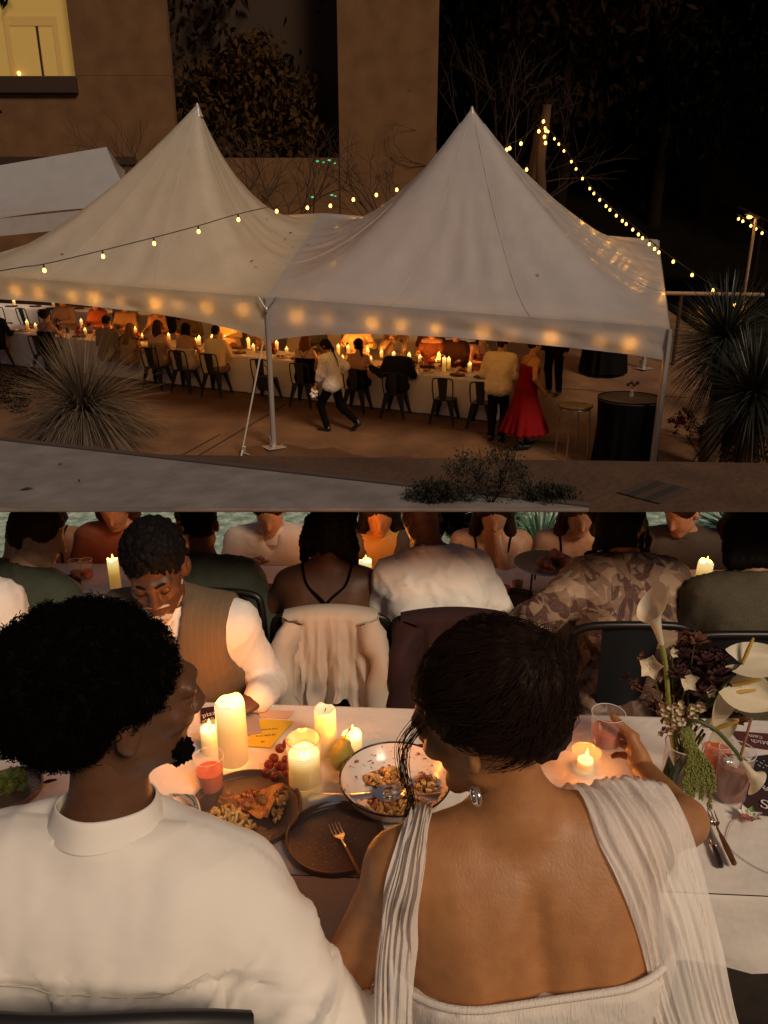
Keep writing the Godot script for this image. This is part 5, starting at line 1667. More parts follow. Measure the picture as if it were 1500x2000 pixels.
	for a in [[250, "back row guest in a brown jacket above the fair haired guest"], [335, "back row guest in a dark jacket nearest the hem at left"], [200, "back row guest in grey, leftmost of the seated back row"]]:
		guest(t3, a[0], a[0] == 200, {"label": a[1], "skin": M.skin_tan, "hair": "short", "hair_mat": M.hair_dark, "wear": [{"kind": "shirt", "mat": {250: M.tan_cloth, 335: M.navy, 200: M.grey_cloth}[a[0]], "infl": 0.02}]})
	# row behind: dark backs
	for a in [[845, "back row guest in a dark red jacket under the hem"], [700, "back row guest in dark clothes left of the red jacketed one"]]:
		guest(t2, a[0], false, {"label": a[1], "skin": M.skin_tan, "hair": "short", "hair_mat": M.hair_dark, "wear": [{"kind": "shirt", "mat": M.maroon if a[0] == 700 else M.rust, "infl": 0.02}]})
	yw = atan2(-t3[2].x, -t3[2].z)
	var i := 0
	for px_ in [15, 72, 108, 145]:
		var p := edge_at(t3, px_, 0.3)
		make_chair("%s empty black chair from the left at the back row table" % ordinal(i), V(p.x, site_y(p.z), p.z), yw + [0.2, -0.35, 0.4, -0.2][i])
		i += 1
	# standing people
	var n := person({"label": "waitress with a long black ponytail walking left with a crumpled cloth", "group": "standing people in the tent", "pos": on_site(652, 842), "yaw": 66.0, "sit": false, "fem": true, "skin": M.skin_brown, "hair": "pony", "hair_len": 0.42, "hair_mat": M.hair_black, "hip": 0.88, "scale": 0.97, "hpitch": 22.0,
		"lf": V(-0.07, 0.085, -0.1), "rf": V(0.09, 0.2, 0.44), "rtoe": V(0.0, -0.14, -0.08), "rh": V(0.3, 0.95, 0.0), "lh": V(-0.24, 0.8, -0.26), "lp": V(-0.2, -0.2, 1.0), "rp": V(0.4, -0.3, 1.0), "cell": 0.022, "hcell": 0.011, "fcell": 0.011, "shoes": true, "twist": 0.0,
		"wear": [{"kind": "shirt", "mat": M.shirt, "infl": 0.03, "sleeve": 1.35, "collar": 1, "amp": 0.02}, {"kind": "trousers", "mat": M.black_cloth, "waist": 0.05, "infl": 0.014}]})
	var hp: Vector3 = n.transform * (J.wl + V(0, -0.12, -0.02))
	mb = MB.new()
	mb.blob(Vector3.ZERO, V(0.06, 0.075, 0.07), Basis.IDENTITY, 16, 10); wrinkle(mb, 0.08, 22.0)
	solo("crumpled_cloth", "crumpled white cloth in the walking waitress's hand", "cloth", mb, M.shirt, hp)
	person({"label": "man in a loose white shirt standing with his back to us at the table end", "group": "standing people in the tent", "pos": on_site(968, 862), "yaw": -22.0, "sit": false, "skin": M.skin_tan, "hair": "short", "hair_mat": M.hair_dark, "hyaw": -38.0, "lean": 5.0, "scale": 1.03, "rh": V(0.1, 1.12, -0.28), "lh": V(-0.12, 1.1, -0.26), "cell": 0.024, "hcell": 0.011, "fcell": 0.012, "shoes": true,
		"wear": [{"kind": "shirt", "mat": M.shirt_yellow, "infl": 0.032, "collar": 1, "amp": 0.022}, {"kind": "trousers", "mat": M.black_cloth, "waist": 0.03, "infl": 0.014}]})
	person({"label": "woman in a bright red dress with a full skirt standing in profile", "group": "standing people in the tent", "pos": on_site(1020, 876), "yaw": -72.0, "sit": false, "fem": true, "skin": M.skin_brown, "hair": "updo", "hair_mat": M.hair_dark, "hip": 0.97, "scale": 1.05, "rh": V(0.24, 0.98, -0.17), "lh": V(-0.2, 1.0, -0.2), "rp": V(0.5, -0.6, 0.9), "cell": 0.022, "hcell": 0.011, "fcell": 0.011, "shoes": true, "lf": V(-0.1, 0.085, -0.1), "rf": V(0.1, 0.085, 0.1),
		"wear": [{"kind": "dress", "mat": M.red, "straps": 0.0, "skirt": 0.7, "flare": 0.36, "amp": 0.006, "high": 0.12}]})
	person({"label": "standing man in black trousers and shoes, upper body behind the hem", "group": "standing people in the tent", "pos": on_site(1078, 768), "yaw": 150.0, "sit": false, "skin": M.skin_tan, "hair": "short", "hair_mat": M.hair_dark, "scale": 1.02, "cell": 0.026, "hcell": 0.0115, "fcell": 0.012, "shoes": true, "lf": V(-0.16, 0.085, -0.08), "rf": V(0.1, 0.085, 0.1),
		"wear": [{"kind": "shirt", "mat": M.navy, "infl": 0.02}, {"kind": "trousers", "mat": M.black_cloth, "infl": 0.02}]})
	# candles on the long table
	var cl := [[55, 645, 0.2, "tall candle nearest the left edge on the long tent table"], [70, 642, 0.09, "short candle beside the tall one at the far left of the tent table"], [160, 640, 0.17, "dim tall candle right of the curly haired guest"], [167, 652, 0.1, "short bright candle right of the guest with the phone"], [205, 648, 0.11, "candle behind the grey shirted guest's shoulder"], [265, 650, 0.1, "small candle above the fair haired guest"], [278, 660, 0.06, "lowest small candle right of the fair haired guest"], [383, 676, 0.14, "left candle of the pair beside the dark shoulder length hair"], [390, 674, 0.17, "right candle of the pair beside the dark shoulder length hair"], [415, 672, 0.17, "candle left of the pale rolled sleeve shirt's head"], [486, 681, 0.2, "tall candle just left of the shared tent pole"], [495, 686, 0.12, "shorter candle touching the shared tent pole's left side"], [541, 683, 0.16, "candle just right of the shared tent pole"], [661, 693, 0.19, "candle between the auburn hair and the waitress"], [669, 703, 0.06, "tea light right of the waitress's collar"], [680, 690, 0.14, "candle behind the waitress's ponytail"], [718, 697, 0.16, "candle right of the low ponytail"], [724, 706, 0.07, "tea light near the grey jacket guest"], [769, 711, 0.22, "tall candle left of the grey haired man's head"], [799, 706, 0.15, "candle right of the grey haired man's head"], [852, 715, 0.12, "left short candle of the cluster at the right end"], [857, 712, 0.22, "back tall candle of the cluster at the right end"], [867, 726, 0.26, "front thick candle of the cluster at the right end"], [876, 720, 0.2, "right candle of the cluster at the right end"], [28, 596, 0.12, "left candle on the back row table"], [105, 600, 0.16, "tall candle among the back row plates"], [190, 606, 0.1, "right candle on the back row table"], [560, 690, 0.1, "low candle right of the shared pole"], [745, 698, 0.12, "candle before the clasped hands"], [820, 706, 0.1, "candle before the flower print dress"], [330, 664, 0.12, "candle left of the very long hair"], [440, 668, 0.11, "candle right of the pale sleeved guest"], [917, 727, 0.17, "lone candle nearest the end of the long table"]]
	for c in cl:
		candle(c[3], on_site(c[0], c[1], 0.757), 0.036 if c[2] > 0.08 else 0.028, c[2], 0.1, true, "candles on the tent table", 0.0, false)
	# plates along both edges, glasses, dishes
	var pm := plate_mesh(0.15, 0.02).mesh()
	var heaps := []
	for k in 3:
		mb = MB.new()
		rng.seed = 500 + k
		for q in 16: mb.blob(V(R(-0.07, 0.07), R(0.01, 0.03), R(-0.07, 0.07)), V(R(0.012, 0.03), R(0.008, 0.018), R(0.012, 0.03)), Basis(Vector3.UP, q), 6, 4)
		wrinkle(mb, 0.008, 60.0)
		heaps.append([mb.mesh(), mat([Color(0.3, 0.13, 0.03), Color(0.4, 0.22, 0.07), Color(0.2, 0.05, 0.02)][k], 0.5)])
	i = 0
	for px_ in [28, 85, 140, 190, 300, 345, 405, 455, 538, 572, 640, 742, 826, 888, 935]:
		var p := edge_at(t1, px_, -0.24) + V(0, 0.006, 0)
		var o := solo("dinner_plate", "%s dark plate from the left along the near edge of the tent table" % ordinal(i), "plate", pm, M.plate_dark if i % 4 else M.enamel, p, "plates on the tent table")
		part(o, "food", heaps[i % 3][0], heaps[i % 3][1], V(0, 0.006, 0))
		i += 1
	i = 0
	for px_ in [15, 60, 120, 215, 250, 330, 430, 470, 560, 680, 745, 812, 892]:
		var p := edge_at(t1, px_, -0.78) + V(0, 0.006, 0)
		var o := solo("dinner_plate", "%s dark plate from the left along the far edge of the tent table" % ordinal(i), "plate", pm, M.plate_dark, p, "plates on the tent table")
		part(o, "food", heaps[(i + 1) % 3][0], heaps[(i + 1) % 3][1], V(0, 0.006, 0))
		i += 1
	i = 0
	for px_ in [10, 45, 90, 130, 180, 240, 300, 360]:
		var p := edge_at(t3, px_, -0.25 - 0.25 * (i % 2)) + V(0, 0.006, 0)
		solo("dinner_plate", "%s dark plate from the left on the back row table" % ordinal(i), "plate", pm, M.plate_dark, p, "plates on the back row table")
		i += 1
	i = 0
	for px_ in [600, 760, 875, 925]:
		var p := edge_at(t2, px_, -0.3) + V(0, 0.006, 0)
		solo("dinner_plate", "%s dark plate from the left on the back row table at right" % ordinal(i), "plate", pm, M.plate_dark, p, "plates on the back row table")
		i += 1
	i = 0
	for px_ in [95, 150, 230, 285, 350, 400, 480, 655, 687, 696, 757, 834, 882, 898]:
		var p := edge_at(t1, px_, -0.5 - 0.1 * (i % 3)) + V(0, 0.004, 0)
		var o := thing("drinking_glass", "%s glass from the left along the middle of the tent table" % ordinal(i), "glass", p, 0.0, "glasses on the tent table")
		tumbler(o, 0.036, 0.11, 0.5 if i % 2 else 0.25, M.drink if i % 3 else M.drink_pink, 0.85, 10)
		i += 1
	# low flower bowls between the candles
	i = 0
	for px_ in [120, 245, 360, 510, 700, 790]:
		var p := edge_at(t1, px_, -0.55) + V(0, 0.005, 0)
		var o := thing("flower_bowl", "%s low bowl of dark red flowers from the left on the tent table" % ordinal(i), "flower bowl", p, 0.0, "flower bowls on the tent table")
		mb = MB.new(); mb.lathe([Vector2(0.0, 0.0), Vector2(0.05, 0.0), Vector2(0.08, 0.05), Vector2(0.075, 0.05), Vector2(0.0, 0.03)], 14); part(o, "bowl", mb, M.plate_dark)
		rng.seed = 600 + i
		for k in 5:
			mb = MB.new(); mb.blob(V(R(-0.06, 0.06), R(0.07, 0.13), R(-0.05, 0.05)), Vector3.ONE * R(0.03, 0.045), Basis.IDENTITY, 9, 6); wrinkle(mb, 0.02, 45.0); part(o, "flower", mb, [M.rust, M.maroon, M.red][(k + i) % 3])
		part(o, "leaves", leaf_crown(V(0.1, 0.05, 0.08), 8, 7, 0.025, 620 + i), M.foliage, V(0, 0.08, 0)).set_meta("kind", "stuff")
		i += 1
	# raised platter of red fruit near the right end, a menu card
	var pp := edge_at(t1, 832, -0.6)
	var st := thing("serving_platter", "raised round platter of small red fruit before the flower print dress", "platter", pp + V(0, 0.005, 0))
	mb = MB.new(); mb.lathe([Vector2(0.0, 0.15), Vector2(0.2, 0.15), Vector2(0.22, 0.17), Vector2(0.215, 0.172), Vector2(0.0, 0.158)], 20); part(st, "tray", mb, M.plate_dark)
	for k in 3:
		var a := TAU * k / 3.0
		mb = MB.new(); mb.tube([V(cos(a) * 0.17, 0.0, sin(a) * 0.17), V(cos(a) * 0.15, 0.15, sin(a) * 0.15)], 0.006, 5); part(st, "leg", mb, M.black)
	mb = MB.new(); mb.blob(Vector3.ZERO, V(0.017, 0.016, 0.017), Basis.IDENTITY, 7, 5)
	var berry := mb.mesh()
	var fm := mat(Color(0.3, 0.02, 0.015), 0.2)
	rng.seed = 4
	for k in 26:
		var a := R(0, TAU); var r := sqrt(R(0, 1)) * 0.17
		part(st, "fruit", berry, fm, V(cos(a) * r, 0.172 + R(0, 0.02), sin(a) * r))
	var cp_ := edge_at(t1, 937, -0.35)
	mb = MB.new(); mb.box(V(0, 0.08, 0), V(0.12, 0.15, 0.006), Basis(Vector3.RIGHT, -0.2), 0.001); mb.box(V(0, 0.01, -0.02), V(0.1, 0.012, 0.06), Basis.IDENTITY, 0.002)
	solo("menu_card", "small dark standing menu card near the end of the tent table", "card", mb, M.maroon, cp_ + V(0, 0.005, 0))
	# phone in the curly haired guest's hand
	mb = MB.new(); mb.box(Vector3.ZERO, V(0.075, 0.15, 0.009), Basis(Vector3.RIGHT, 0.5), 0.003)
	var ph := at(131, 645, proj_d(edge_at(t1, 120, -0.05)))
	var pn := solo("phone", "phone with a pale lit screen held by the curly haired guest", "phone", mb, M.black, ph)
	var scr := mat(Color(0.3, 0.4, 0.42), 0.3); scr.emission_enabled = true; scr.emission = L(0.2, 0.27, 0.28)
	mb = MB.new(); mb.box(V(0, 0.003, 0.0052), V(0.066, 0.135, 0.002), Basis(Vector3.RIGHT, 0.5)); part(pn, "screen", mb, scr)
	# end of table: pale draped lace cloth on the corner chair
	var dp := on_site(1042, 800)
	# cocktail tables and stool
	for a in [[1216, 915, 0.5, 1.16, "near black draped cocktail table beside the right tent pole", "small glass vase of dark flowers on the near black cocktail table"], [1176, 728, 0.5, 1.1, "black draped cocktail table further back under the right hem", ""]]:
		var b := on_site(a[0], a[1])
		var o := thing("cocktail_table", a[4], "table", b, 0.0, "black cocktail tables")
		mb = MB.new()
		mb.tube([V(0, 0.02, 0), V(0, a[3] - 0.03, 0)], 0.04, 10); mb.lathe([Vector2(0.0, 0.0), Vector2(0.3, 0.01), Vector2(0.04, 0.05)], 20)
		part(o, "stand", mb, M.alu)
		mb = MB.new()
		mb.lathe([Vector2(0.0, a[3]), Vector2(a[2] - 0.01, a[3]), Vector2(a[2], a[3] - 0.01), Vector2(a[2], a[3] - 0.03)], 48)
		var topm := mat(Color(0.022, 0.011, 0.007), 0.8)
		part(o, "top_cloth", mb, topm)
		var rows := []
		for r in 10:
			var ring := PackedVector3Array()
			var f := r / 9.0
			for s in 96:
				var an := TAU * s / 96.0
				var fold := sin(an * 11.0 + sin(an * 3.0) * 2.0) * 0.028 * f + sin(an * 23.0) * 0.008 * f
				var rr: float = a[2] - 0.0 + 0.02 * f - 0.03 * sin(f * PI) + fold
				ring.append(V(cos(an) * rr, a[3] * (1.0 - f) + 0.012 + 0.02 * sin(an * 5.0) * f + 0.02 * f, sin(an) * rr))
			rows.append(ring)
		mb = MB.new(); mb.grid(rows, true)
		part(o, "skirt_cloth", mb, M.black_cloth)
		if a[5]:
			var vz := thing("bud_vase", a[5], "vase", b + V(0.03, a[3] + 0.002, -0.05))
			mb = MB.new(); mb.lathe([Vector2(0.0, 0.003), Vector2(0.03, 0.004), Vector2(0.033, 0.05), Vector2(0.02, 0.1), Vector2(0.018, 0.13)], 16); part(vz, "glass", mb, M.glass)
			for k in 4:
				var tip := V(-0.07 + 0.045 * k, 0.2 + 0.03 * (k % 2), 0.01 * k)
				mb = MB.new(); mb.tube([V(0, 0.03, 0), V(0, 0.13, 0), tip], 0.003, 4); part(vz, "stem", mb, M.foliage)
				mb = MB.new(); mb.blob(tip, V(0.03, 0.025, 0.03), Basis.IDENTITY, 10, 6); wrinkle(mb, 0.02, 60.0); part(vz, "flower", mb, M.maroon)
	var sb := on_site(1115, 894)
	var so := thing("bar_stool", "round brown topped bar stool with chrome legs left of the cocktail table", "stool", sb)
	mb = MB.new(); mb.lathe([Vector2(0.0, 0.86), Vector2(0.25, 0.86), Vector2(0.285, 0.875), Vector2(0.285, 0.895), Vector2(0.26, 0.9), Vector2(0.0, 0.895)], 40); part(so, "seat", mb, mat(Color(0.07, 0.035, 0.018), 0.45))
	for k in 4:
		var an := TAU * k / 4.0 + 0.5
		mb = MB.new(); mb.tube([V(cos(an) * 0.24, 0.87, sin(an) * 0.24), V(cos(an) * 0.275, 0.0, sin(an) * 0.275)], 0.014, 8); part(so, "leg", mb, M.steel)
	mb = MB.new()
	var ring2 := []
	for k in 25: ring2.append(V(cos(TAU * k / 24.0) * 0.245, 0.84, sin(TAU * k / 24.0) * 0.245))
	mb.tube(ring2, 0.012, 6, false); part(so, "seat_ring", mb, M.steel)
func proj_d(p: Vector3) -> float:
	return -p.z
# ------------------------------------------------------------------ the dinner on the terrace
const TY := 0.75
func T(x: float, y: float, up := 0.0) -> Vector3:
	return on_y(x, y, TY + 0.004 + up)
func local_to(g: Dictionary, p: Vector3) -> Vector3:
	return (Basis(Vector3.UP, -deg_to_rad(g.get("yaw", 0.0))) * (p - g.pos)) / g.get("scale", 1.0)
func hgt(p: Vector3, ytop: float) -> float:
	# height of something that stands at p and ends at this row
	var r := ray(750.0, ytop)
	return CAM.y + r.y * -p.z - p.y
func utensil(o: Node3D, a: Vector3, b: Vector3, up: Vector3, kind: String, handle: Material, s := 1.0) -> void:
	# a: end of the handle, b: tip
	var d := (b - a); var l := d.length(); d = d / l
	var x := d.cross(up).normalized(); var n := x.cross(d).normalized()
	var at_ := func(t: float, w: float, h: float) -> Vector3: return a + d * l * t + x * w * s + n * h * s
	var mb := MB.new()
	if handle:
		var hb := MB.new()
		hb.tube([at_.call(0.0, 0, 0.003), at_.call(0.02, 0, 0.003), at_.call(0.3, 0, 0.004), at_.call(0.52, 0, 0.004)], [0.003 * s, 0.0058 * s, 0.0066 * s, 0.0042 * s], 10)
		part(o, "handle", hb, handle)
		mb.tube([at_.call(0.5, 0, 0.004), at_.call(0.6, 0, 0.003), at_.call(0.7, 0, 0.003)], [0.0044 * s, 0.0032 * s, 0.004 * s], 8)
	else:
		var rows0 := []
		for k in 9:
			var t := k / 8.0
			var w := lerpf(0.0125, 0.005, smoothstep(0.0, 0.8, t))
			rows0.append(PackedVector3Array([at_.call(t * 0.68, -w, 0.002), at_.call(t * 0.68, -w * 0.5, 0.0045), at_.call(t * 0.68, w * 0.5, 0.0045), at_.call(t * 0.68, w, 0.002)]))
		mb.grid(rows0)
	if kind == "fork":
		var rows := []
		for k in 7:
			var t := k / 6.0
			var w := lerpf(0.004, 0.0125, smoothstep(0.0, 0.8, t))
			rows.append(PackedVector3Array([at_.call(0.68 + 0.13 * t, -w, 0.004 - 0.002 * t), at_.call(0.68 + 0.13 * t, 0, 0.003 - 0.003 * t), at_.call(0.68 + 0.13 * t, w, 0.004 - 0.002 * t)]))
		mb.grid(rows)
		for k in 4:
			var w := (k - 1.5) * 0.0073
			mb.tube([at_.call(0.8, w, 0.001), at_.call(0.9, w * 1.03, 0.001), at_.call(1.0, w * 1.03, 0.006)], [0.0021 * s, 0.0019 * s, 0.001 * s], 6)
	elif kind == "spoon":
		var rows := []
		for k in 11:
			var t := k / 10.0
			var w := 0.02 * sqrt(maxf(0.0, 1.0 - pow(absf(t * 2.0 - 1.0), 2.2))) + 0.001
			var row := PackedVector3Array()
			for q in 7:
				var e := q / 3.0 - 1.0
				row.append(at_.call(0.68 + 0.32 * t, w * e, 0.006 - 0.007 * (1.0 - e * e) * sin(t * PI)))
			rows.append(row)
		mb.grid(rows)
	else:
		mb.box(at_.call(0.78, 0, 0.002), V(0.016 * s, 0.0016, l * 0.46), Basis(x, n, -d), 0.0006)
	part(o, "metal_end", mb, M.steel)
func crumbs(o: Node3D, called: String, mats: Array, n: int, rad: float, hgt_: float, size: float, pos: Vector3, seed_: int, flat := 0.6, sx := 1.0) -> void:
	# a heap of irregular morsels, one mesh for each tone
	var r2 := RandomNumberGenerator.new()
	r2.seed = seed_
	var ms := []
	for m in mats: ms.append(MB.new())
	for k in n:
		var a := r2.randf() * TAU
		var r := sqrt(r2.randf())
		var y := hgt_ * (1.0 - r * r) * r2.randf_range(0.55, 1.0)
		var p := V(cos(a) * r * rad * sx, y, sin(a) * r * rad)
		var bs := Basis(V(r2.randfn(), r2.randfn(), r2.randfn()).normalized(), r2.randf() * TAU)
		var s := size * r2.randf_range(0.5, 1.3)
		ms[k % mats.size()].blob(p, V(s, s * flat, s * 0.7), bs, 7, 5)
	for k in mats.size():
		wrinkle(ms[k], size * 0.9, 0.9 / size, Vector3.ONE, seed_)
		part(o, called, ms[k], mats[k], pos).set_meta("kind", "stuff")
func script_text(o: Node3D, txt: String, pos: Vector3, bs: Basis, size: float, m: Material) -> void:
	var t := TextMesh.new()
	var f := SystemFont.new()
	f.font_names = PackedStringArray(["Droid Serif"]); f.font_italic = true
	t.font = f; t.text = txt; t.font_size = 32; t.pixel_size = size / 32.0; t.depth = 0.0006
	var n := MeshInstance3D.new()
	n.name = "lettering"; n.mesh = t; n.material_override = m
	o.add_child(n, true)
	n.transform = Transform3D(bs, pos)
func card(called: String, label: String, pts: Array, m: Material, th := 0.0009) -> Node3D:
	var o := thing(called, label, "card", (pts[0] + pts[2]) * 0.5, 0.0, "cards on the near table")
	var mb := MB.new()
	var q := []
	for p in pts: q.append(p - o.position)
	var u := V(0, th, 0)
	mb.quad(q[0] + u, q[1] + u, q[2] + u, q[3] + u)
	for k in 4: mb.quad(q[k], q[(k + 1) % 4], q[(k + 1) % 4] + u, q[k] + u)
	part(o, "sheet", mb, m)
	return o
func sheet_drape(o: Node3D, called: String, inner: Array, outer: Array, bulge: float, pleats: float, amp: float, m: Material, seed_: int, steps := 10, cols := 56) -> void:
	var a := curve(inner, steps); var b := curve(outer, steps)
	fnoise.seed = seed_; fnoise.frequency = 1.0; fnoise.fractal_octaves = 2
	var rows := []
	var gaps := PackedFloat32Array()
	for k in a.size():
		var t := float(k) / (a.size() - 1)
		var tang: Vector3 = (a[mini(k + 1, a.size() - 1)] - a[maxi(k - 1, 0)]).normalized()
		var w: Vector3 = b[k] - a[k]
		var nn := tang.cross(w).normalized()
		if nn.y < 0.0 and absf(nn.y) > absf(nn.z): nn = -nn
		elif nn.z < 0.0 and absf(nn.z) >= absf(nn.y): nn = -nn
		var row := PackedVector3Array()
		for q in cols + 1:
			var s := float(q) / cols
			var ph := s * pleats * TAU + fnoise.get_noise_2d(t * 1.6, s * 3.0) * 6.5 + sin(t * 3.0 + s * 5.0) * 0.6
			var sq := s + 0.25 / pleats / TAU * sin(ph * 1.0) * 1.2
			gaps.append(0.006 + amp * (1.0 + sin(ph)) * (0.9 + 0.5 * sin(s * 23.0)) * smoothstep(0.0, 0.08, s) + 0.002 * sin(ph * 3.1))
			row.append(a[k] + w * sq + nn * (sin(s * PI) * bulge * (1.0 - t * 0.4) + sin(ph) * amp * (0.5 + 0.7 * fnoise.get_noise_2d(s * 6.0, t + 3.0) + 0.3 * t) + sin(ph * 2.3 + 1.0) * amp * 0.3))
		rows.append(row)
	var mb := MB.new(); mb.grid(rows)
	J.field.push(mb, 0.007, 0, gaps)
	part(o, called, mb, m)
func petal_sheet(mb: MB, o: Vector3, axis: Vector3, up: Vector3, l: float, w: float, curl: float, cup: float, heart := 0.0) -> void:
	# a leaf or petal as a bent sheet from o along axis
	var x := axis.cross(up).normalized()
	var n := x.cross(axis).normalized()
	var rows := []
	for k in 13:
		var t := k / 12.0
		var hw := w * sin(pow(t, 0.75) * PI * 0.94 + 0.06 * PI) * (1.0 - 0.25 * t)
		if heart > 0.0: hw = w * pow(sin(clampf(t * 0.92 + 0.1, 0.0, 1.0) * PI), 0.62) * (1.25 - 0.75 * t)
		var row := PackedVector3Array()
		for q in 11:
			var e := q / 5.0 - 1.0
			var back := heart * 0.28 * l * absf(e) * (1.0 - t) * (1.0 - t)
			row.append(o + axis * (l * (t - curl * 0.2 * t * t) - back) + x * hw * e + n * (curl * l * t * t + cup * w * e * e + 0.012 * l * sin(e * 9.0 + t * 5.0)))
		rows.append(row)
	mb.grid(rows)
func rose(o: Node3D, pos: Vector3, r: float, m: Material, seed_: int, called := "flower", layers := 4) -> void:
	var mb := MB.new()
	var r2 := RandomNumberGenerator.new()
	r2.seed = seed_
	for lyr in layers:
		var n := 4 + lyr
		for k in n:
			var a := TAU * k / n + lyr * 0.7 + r2.randf() * 0.3
			var op := lerpf(0.15, 1.15, float(lyr) / layers)
			var d := V(cos(a) * sin(op), cos(op), sin(a) * sin(op))
			petal_sheet(mb, pos + V(cos(a), 0, sin(a)) * r * 0.08 * lyr - V(0, r * 0.5, 0), d.normalized(), V(-cos(a), 0.6, -sin(a)), r * r2.randf_range(0.95, 1.2), r * 0.5, -0.15, 0.5)
	part(o, called, mb, m)
func build_terrace_dinner() -> void:
	M.enamel_rim = mat(Color(0.75, 0.7, 0.62), 0.05)
	M.shirt_seam = mat(Color(0.6, 0.56, 0.5), 0.9)
	M.gown = mat(Color(0.85, 0.8, 0.73), 0.75)
	M.gown.backlight_enabled = true
	M.gown.backlight = L(0.35, 0.3, 0.26)
	bump(M.gown, 0.03, 0.12, 6.0, 161, 4, false)
	M.gown.uv1_scale = V(14, 2.5, 14)
	M.chiffon = M.gown.duplicate()
	M.chiffon.transparency = BaseMaterial3D.TRANSPARENCY_ALPHA
	M.chiffon.albedo_color = Color(1.0, 0.985, 0.96, 0.68)
	M.near_cloth = mat(Color(0.76, 0.72, 0.66), 0.85)
	bump(M.near_cloth, 0.01, 0.5, 0.8, 162, 4)
	# ---- near table
	var t1 := long_table("near banquet table in front of the bridal couple", "white cloth on the near table in front of the bridal couple", on_y(-420, 1663, TY), on_y(2000, 1772, TY), 0.6, true, 0.17)
	# ---- the groom
	var g := {"label": "groom in a white dress shirt seen from behind, turning right", "group": "bridal couple at the near table", "pos": V(-0.43, 0, -0.84), "seat": 0.465, "hoff": V(0.002, 0.035, -0.015), "scale": 1.05, "lean": 11.0, "yaw": -4.0, "rsh": -0.045, "lsh": -0.03, "hyaw": -56.0, "hpitch": 6.0, "hroll": -4.0, "skin": M.skin_deep, "hair": "afro", "hair_mat": M.hair_afro, "cell": 0.011, "hcell": 0.0055, "fcell": 0.006, "wide": 1.02, "girth": 1.03,
		"rh": V(0.36, 0.66, -0.15), "rp": V(1.0, -0.8, 0.7), "lh": V(-0.3, 0.82, -0.35), "lp": V(-1.0, -0.7, 0.4), "hscale": 1.03,
		"wear": [{"kind": "shirt", "mat": M.shirt, "infl": 0.018, "amp": 0.0, "cell": 0.0095, "neck": 0.03, "slope": 0.0}, {"kind": "trousers", "mat": M.navy, "cell": 0.02}]}
	var n := person(g)
	var sh: MeshInstance3D = n.get_node("shirt")
	sh.mesh = folds(sh.mesh)
	stand_collar(n, M.shirt)
	shirt_seams(n, sh.mesh)
	var bf := Field.new()
	var hd: Transform3D = J.head
	bf.cap(hd * V(-0.016, -0.1, -0.077), hd * V(0.016, -0.1, -0.077), 0.0185, 0.0185, 0.01)
	bf.cap(hd * V(-0.03, -0.078, -0.06), hd * V(-0.012, -0.104, -0.07), 0.016, 0.016, 0.01); bf.cap(hd * V(0.03, -0.078, -0.06), hd * V(0.012, -0.104, -0.07), 0.016, 0.016, 0.01)
	var bm := MB.new(); bf.nets(0.005, bm); wrinkle(bm, 0.008, 130.0)
	part(n, "beard", bm, M.hair_afro)
	curls(n, 15000, M.hair_afro)
	# his chair
	var ch := thing("dining_chair", "black chair back behind the groom at the lower left corner", "chair", V(-0.42, 0, -0.84))
	var mb := MB.new()
	mb.box(V(0, 0.5, 0), V(0.46, 0.06, 0.44), Basis.IDENTITY, 0.02); part(ch, "seat", mb, M.chair)
	var rows := []
	for k in 9:
		var row := PackedVector3Array()
		for q in 13:
			var e := q / 6.0 - 1.0
			row.append(V(e * 0.25, lerpf(0.55, 1.125 - 0.05 * pow(absf(e), 3.0) * (1.0 if k == 8 else 0.0) - 0.012 * e, k / 8.0), 0.17 + 0.03 * k / 8.0 - 0.05 * e * e))
		rows.append(row)
	mb = MB.new(); mb.grid(rows); part(ch, "backrest", mb, M.black_cloth)
	mb = MB.new(); mb.tube(Array(rows[8]), 0.014, 8); part(ch, "top_rail", mb, M.black)
	for sx: float in [-0.2, 0.2]:
		for sz: float in [-0.18, 0.18]:
			mb = MB.new(); mb.tube([V(sx, 0.48, sz), V(sx * 1.1, 0, sz * 1.1)], 0.016, 8); part(ch, "leg", mb, M.chair)
	# ---- the bride
	g = {"label": "bride in a backless white draped gown seen from behind, dark hair pinned up", "group": "bridal couple at the near table", "pos": V(0.255, 0, -0.82), "seat": 0.56, "yaw": 3.0, "side": 5.0, "lean": 12.0, "fem": true, "wide": 1.14, "girth": 1.0, "hyaw": 58.0, "hpitch": 20.0, "hroll": 4.0, "hscale": 1.06, "skin": M.skin_brown, "hair": "updo", "hair_mat": M.hair_dark, "cell": 0.0105, "hcell": 0.0055, "fcell": 0.0045,
		"rh": V(0.33, 0.915, -0.52), "rp": V(1.9, -0.9, 0.5), "rd": V(0.1, 0.0, -1.0), "rn": V(-1, 0, -0.1), "rcurl": 0.75, "lh": V(-0.2, 0.8, -0.3),
		"wear": [{"kind": "dress", "mat": M.gown, "infl": 0.014, "amp": 0.0045, "high": 0.062, "trim": 1, "cell": 0.0095, "freq": 34.0, "stretch": V(1, 0.06, 1)}]}
	n = person(g)
	var j := J
	var bk := V(0, 0, 1)
	spine_groove(n.get_node("body"), j)
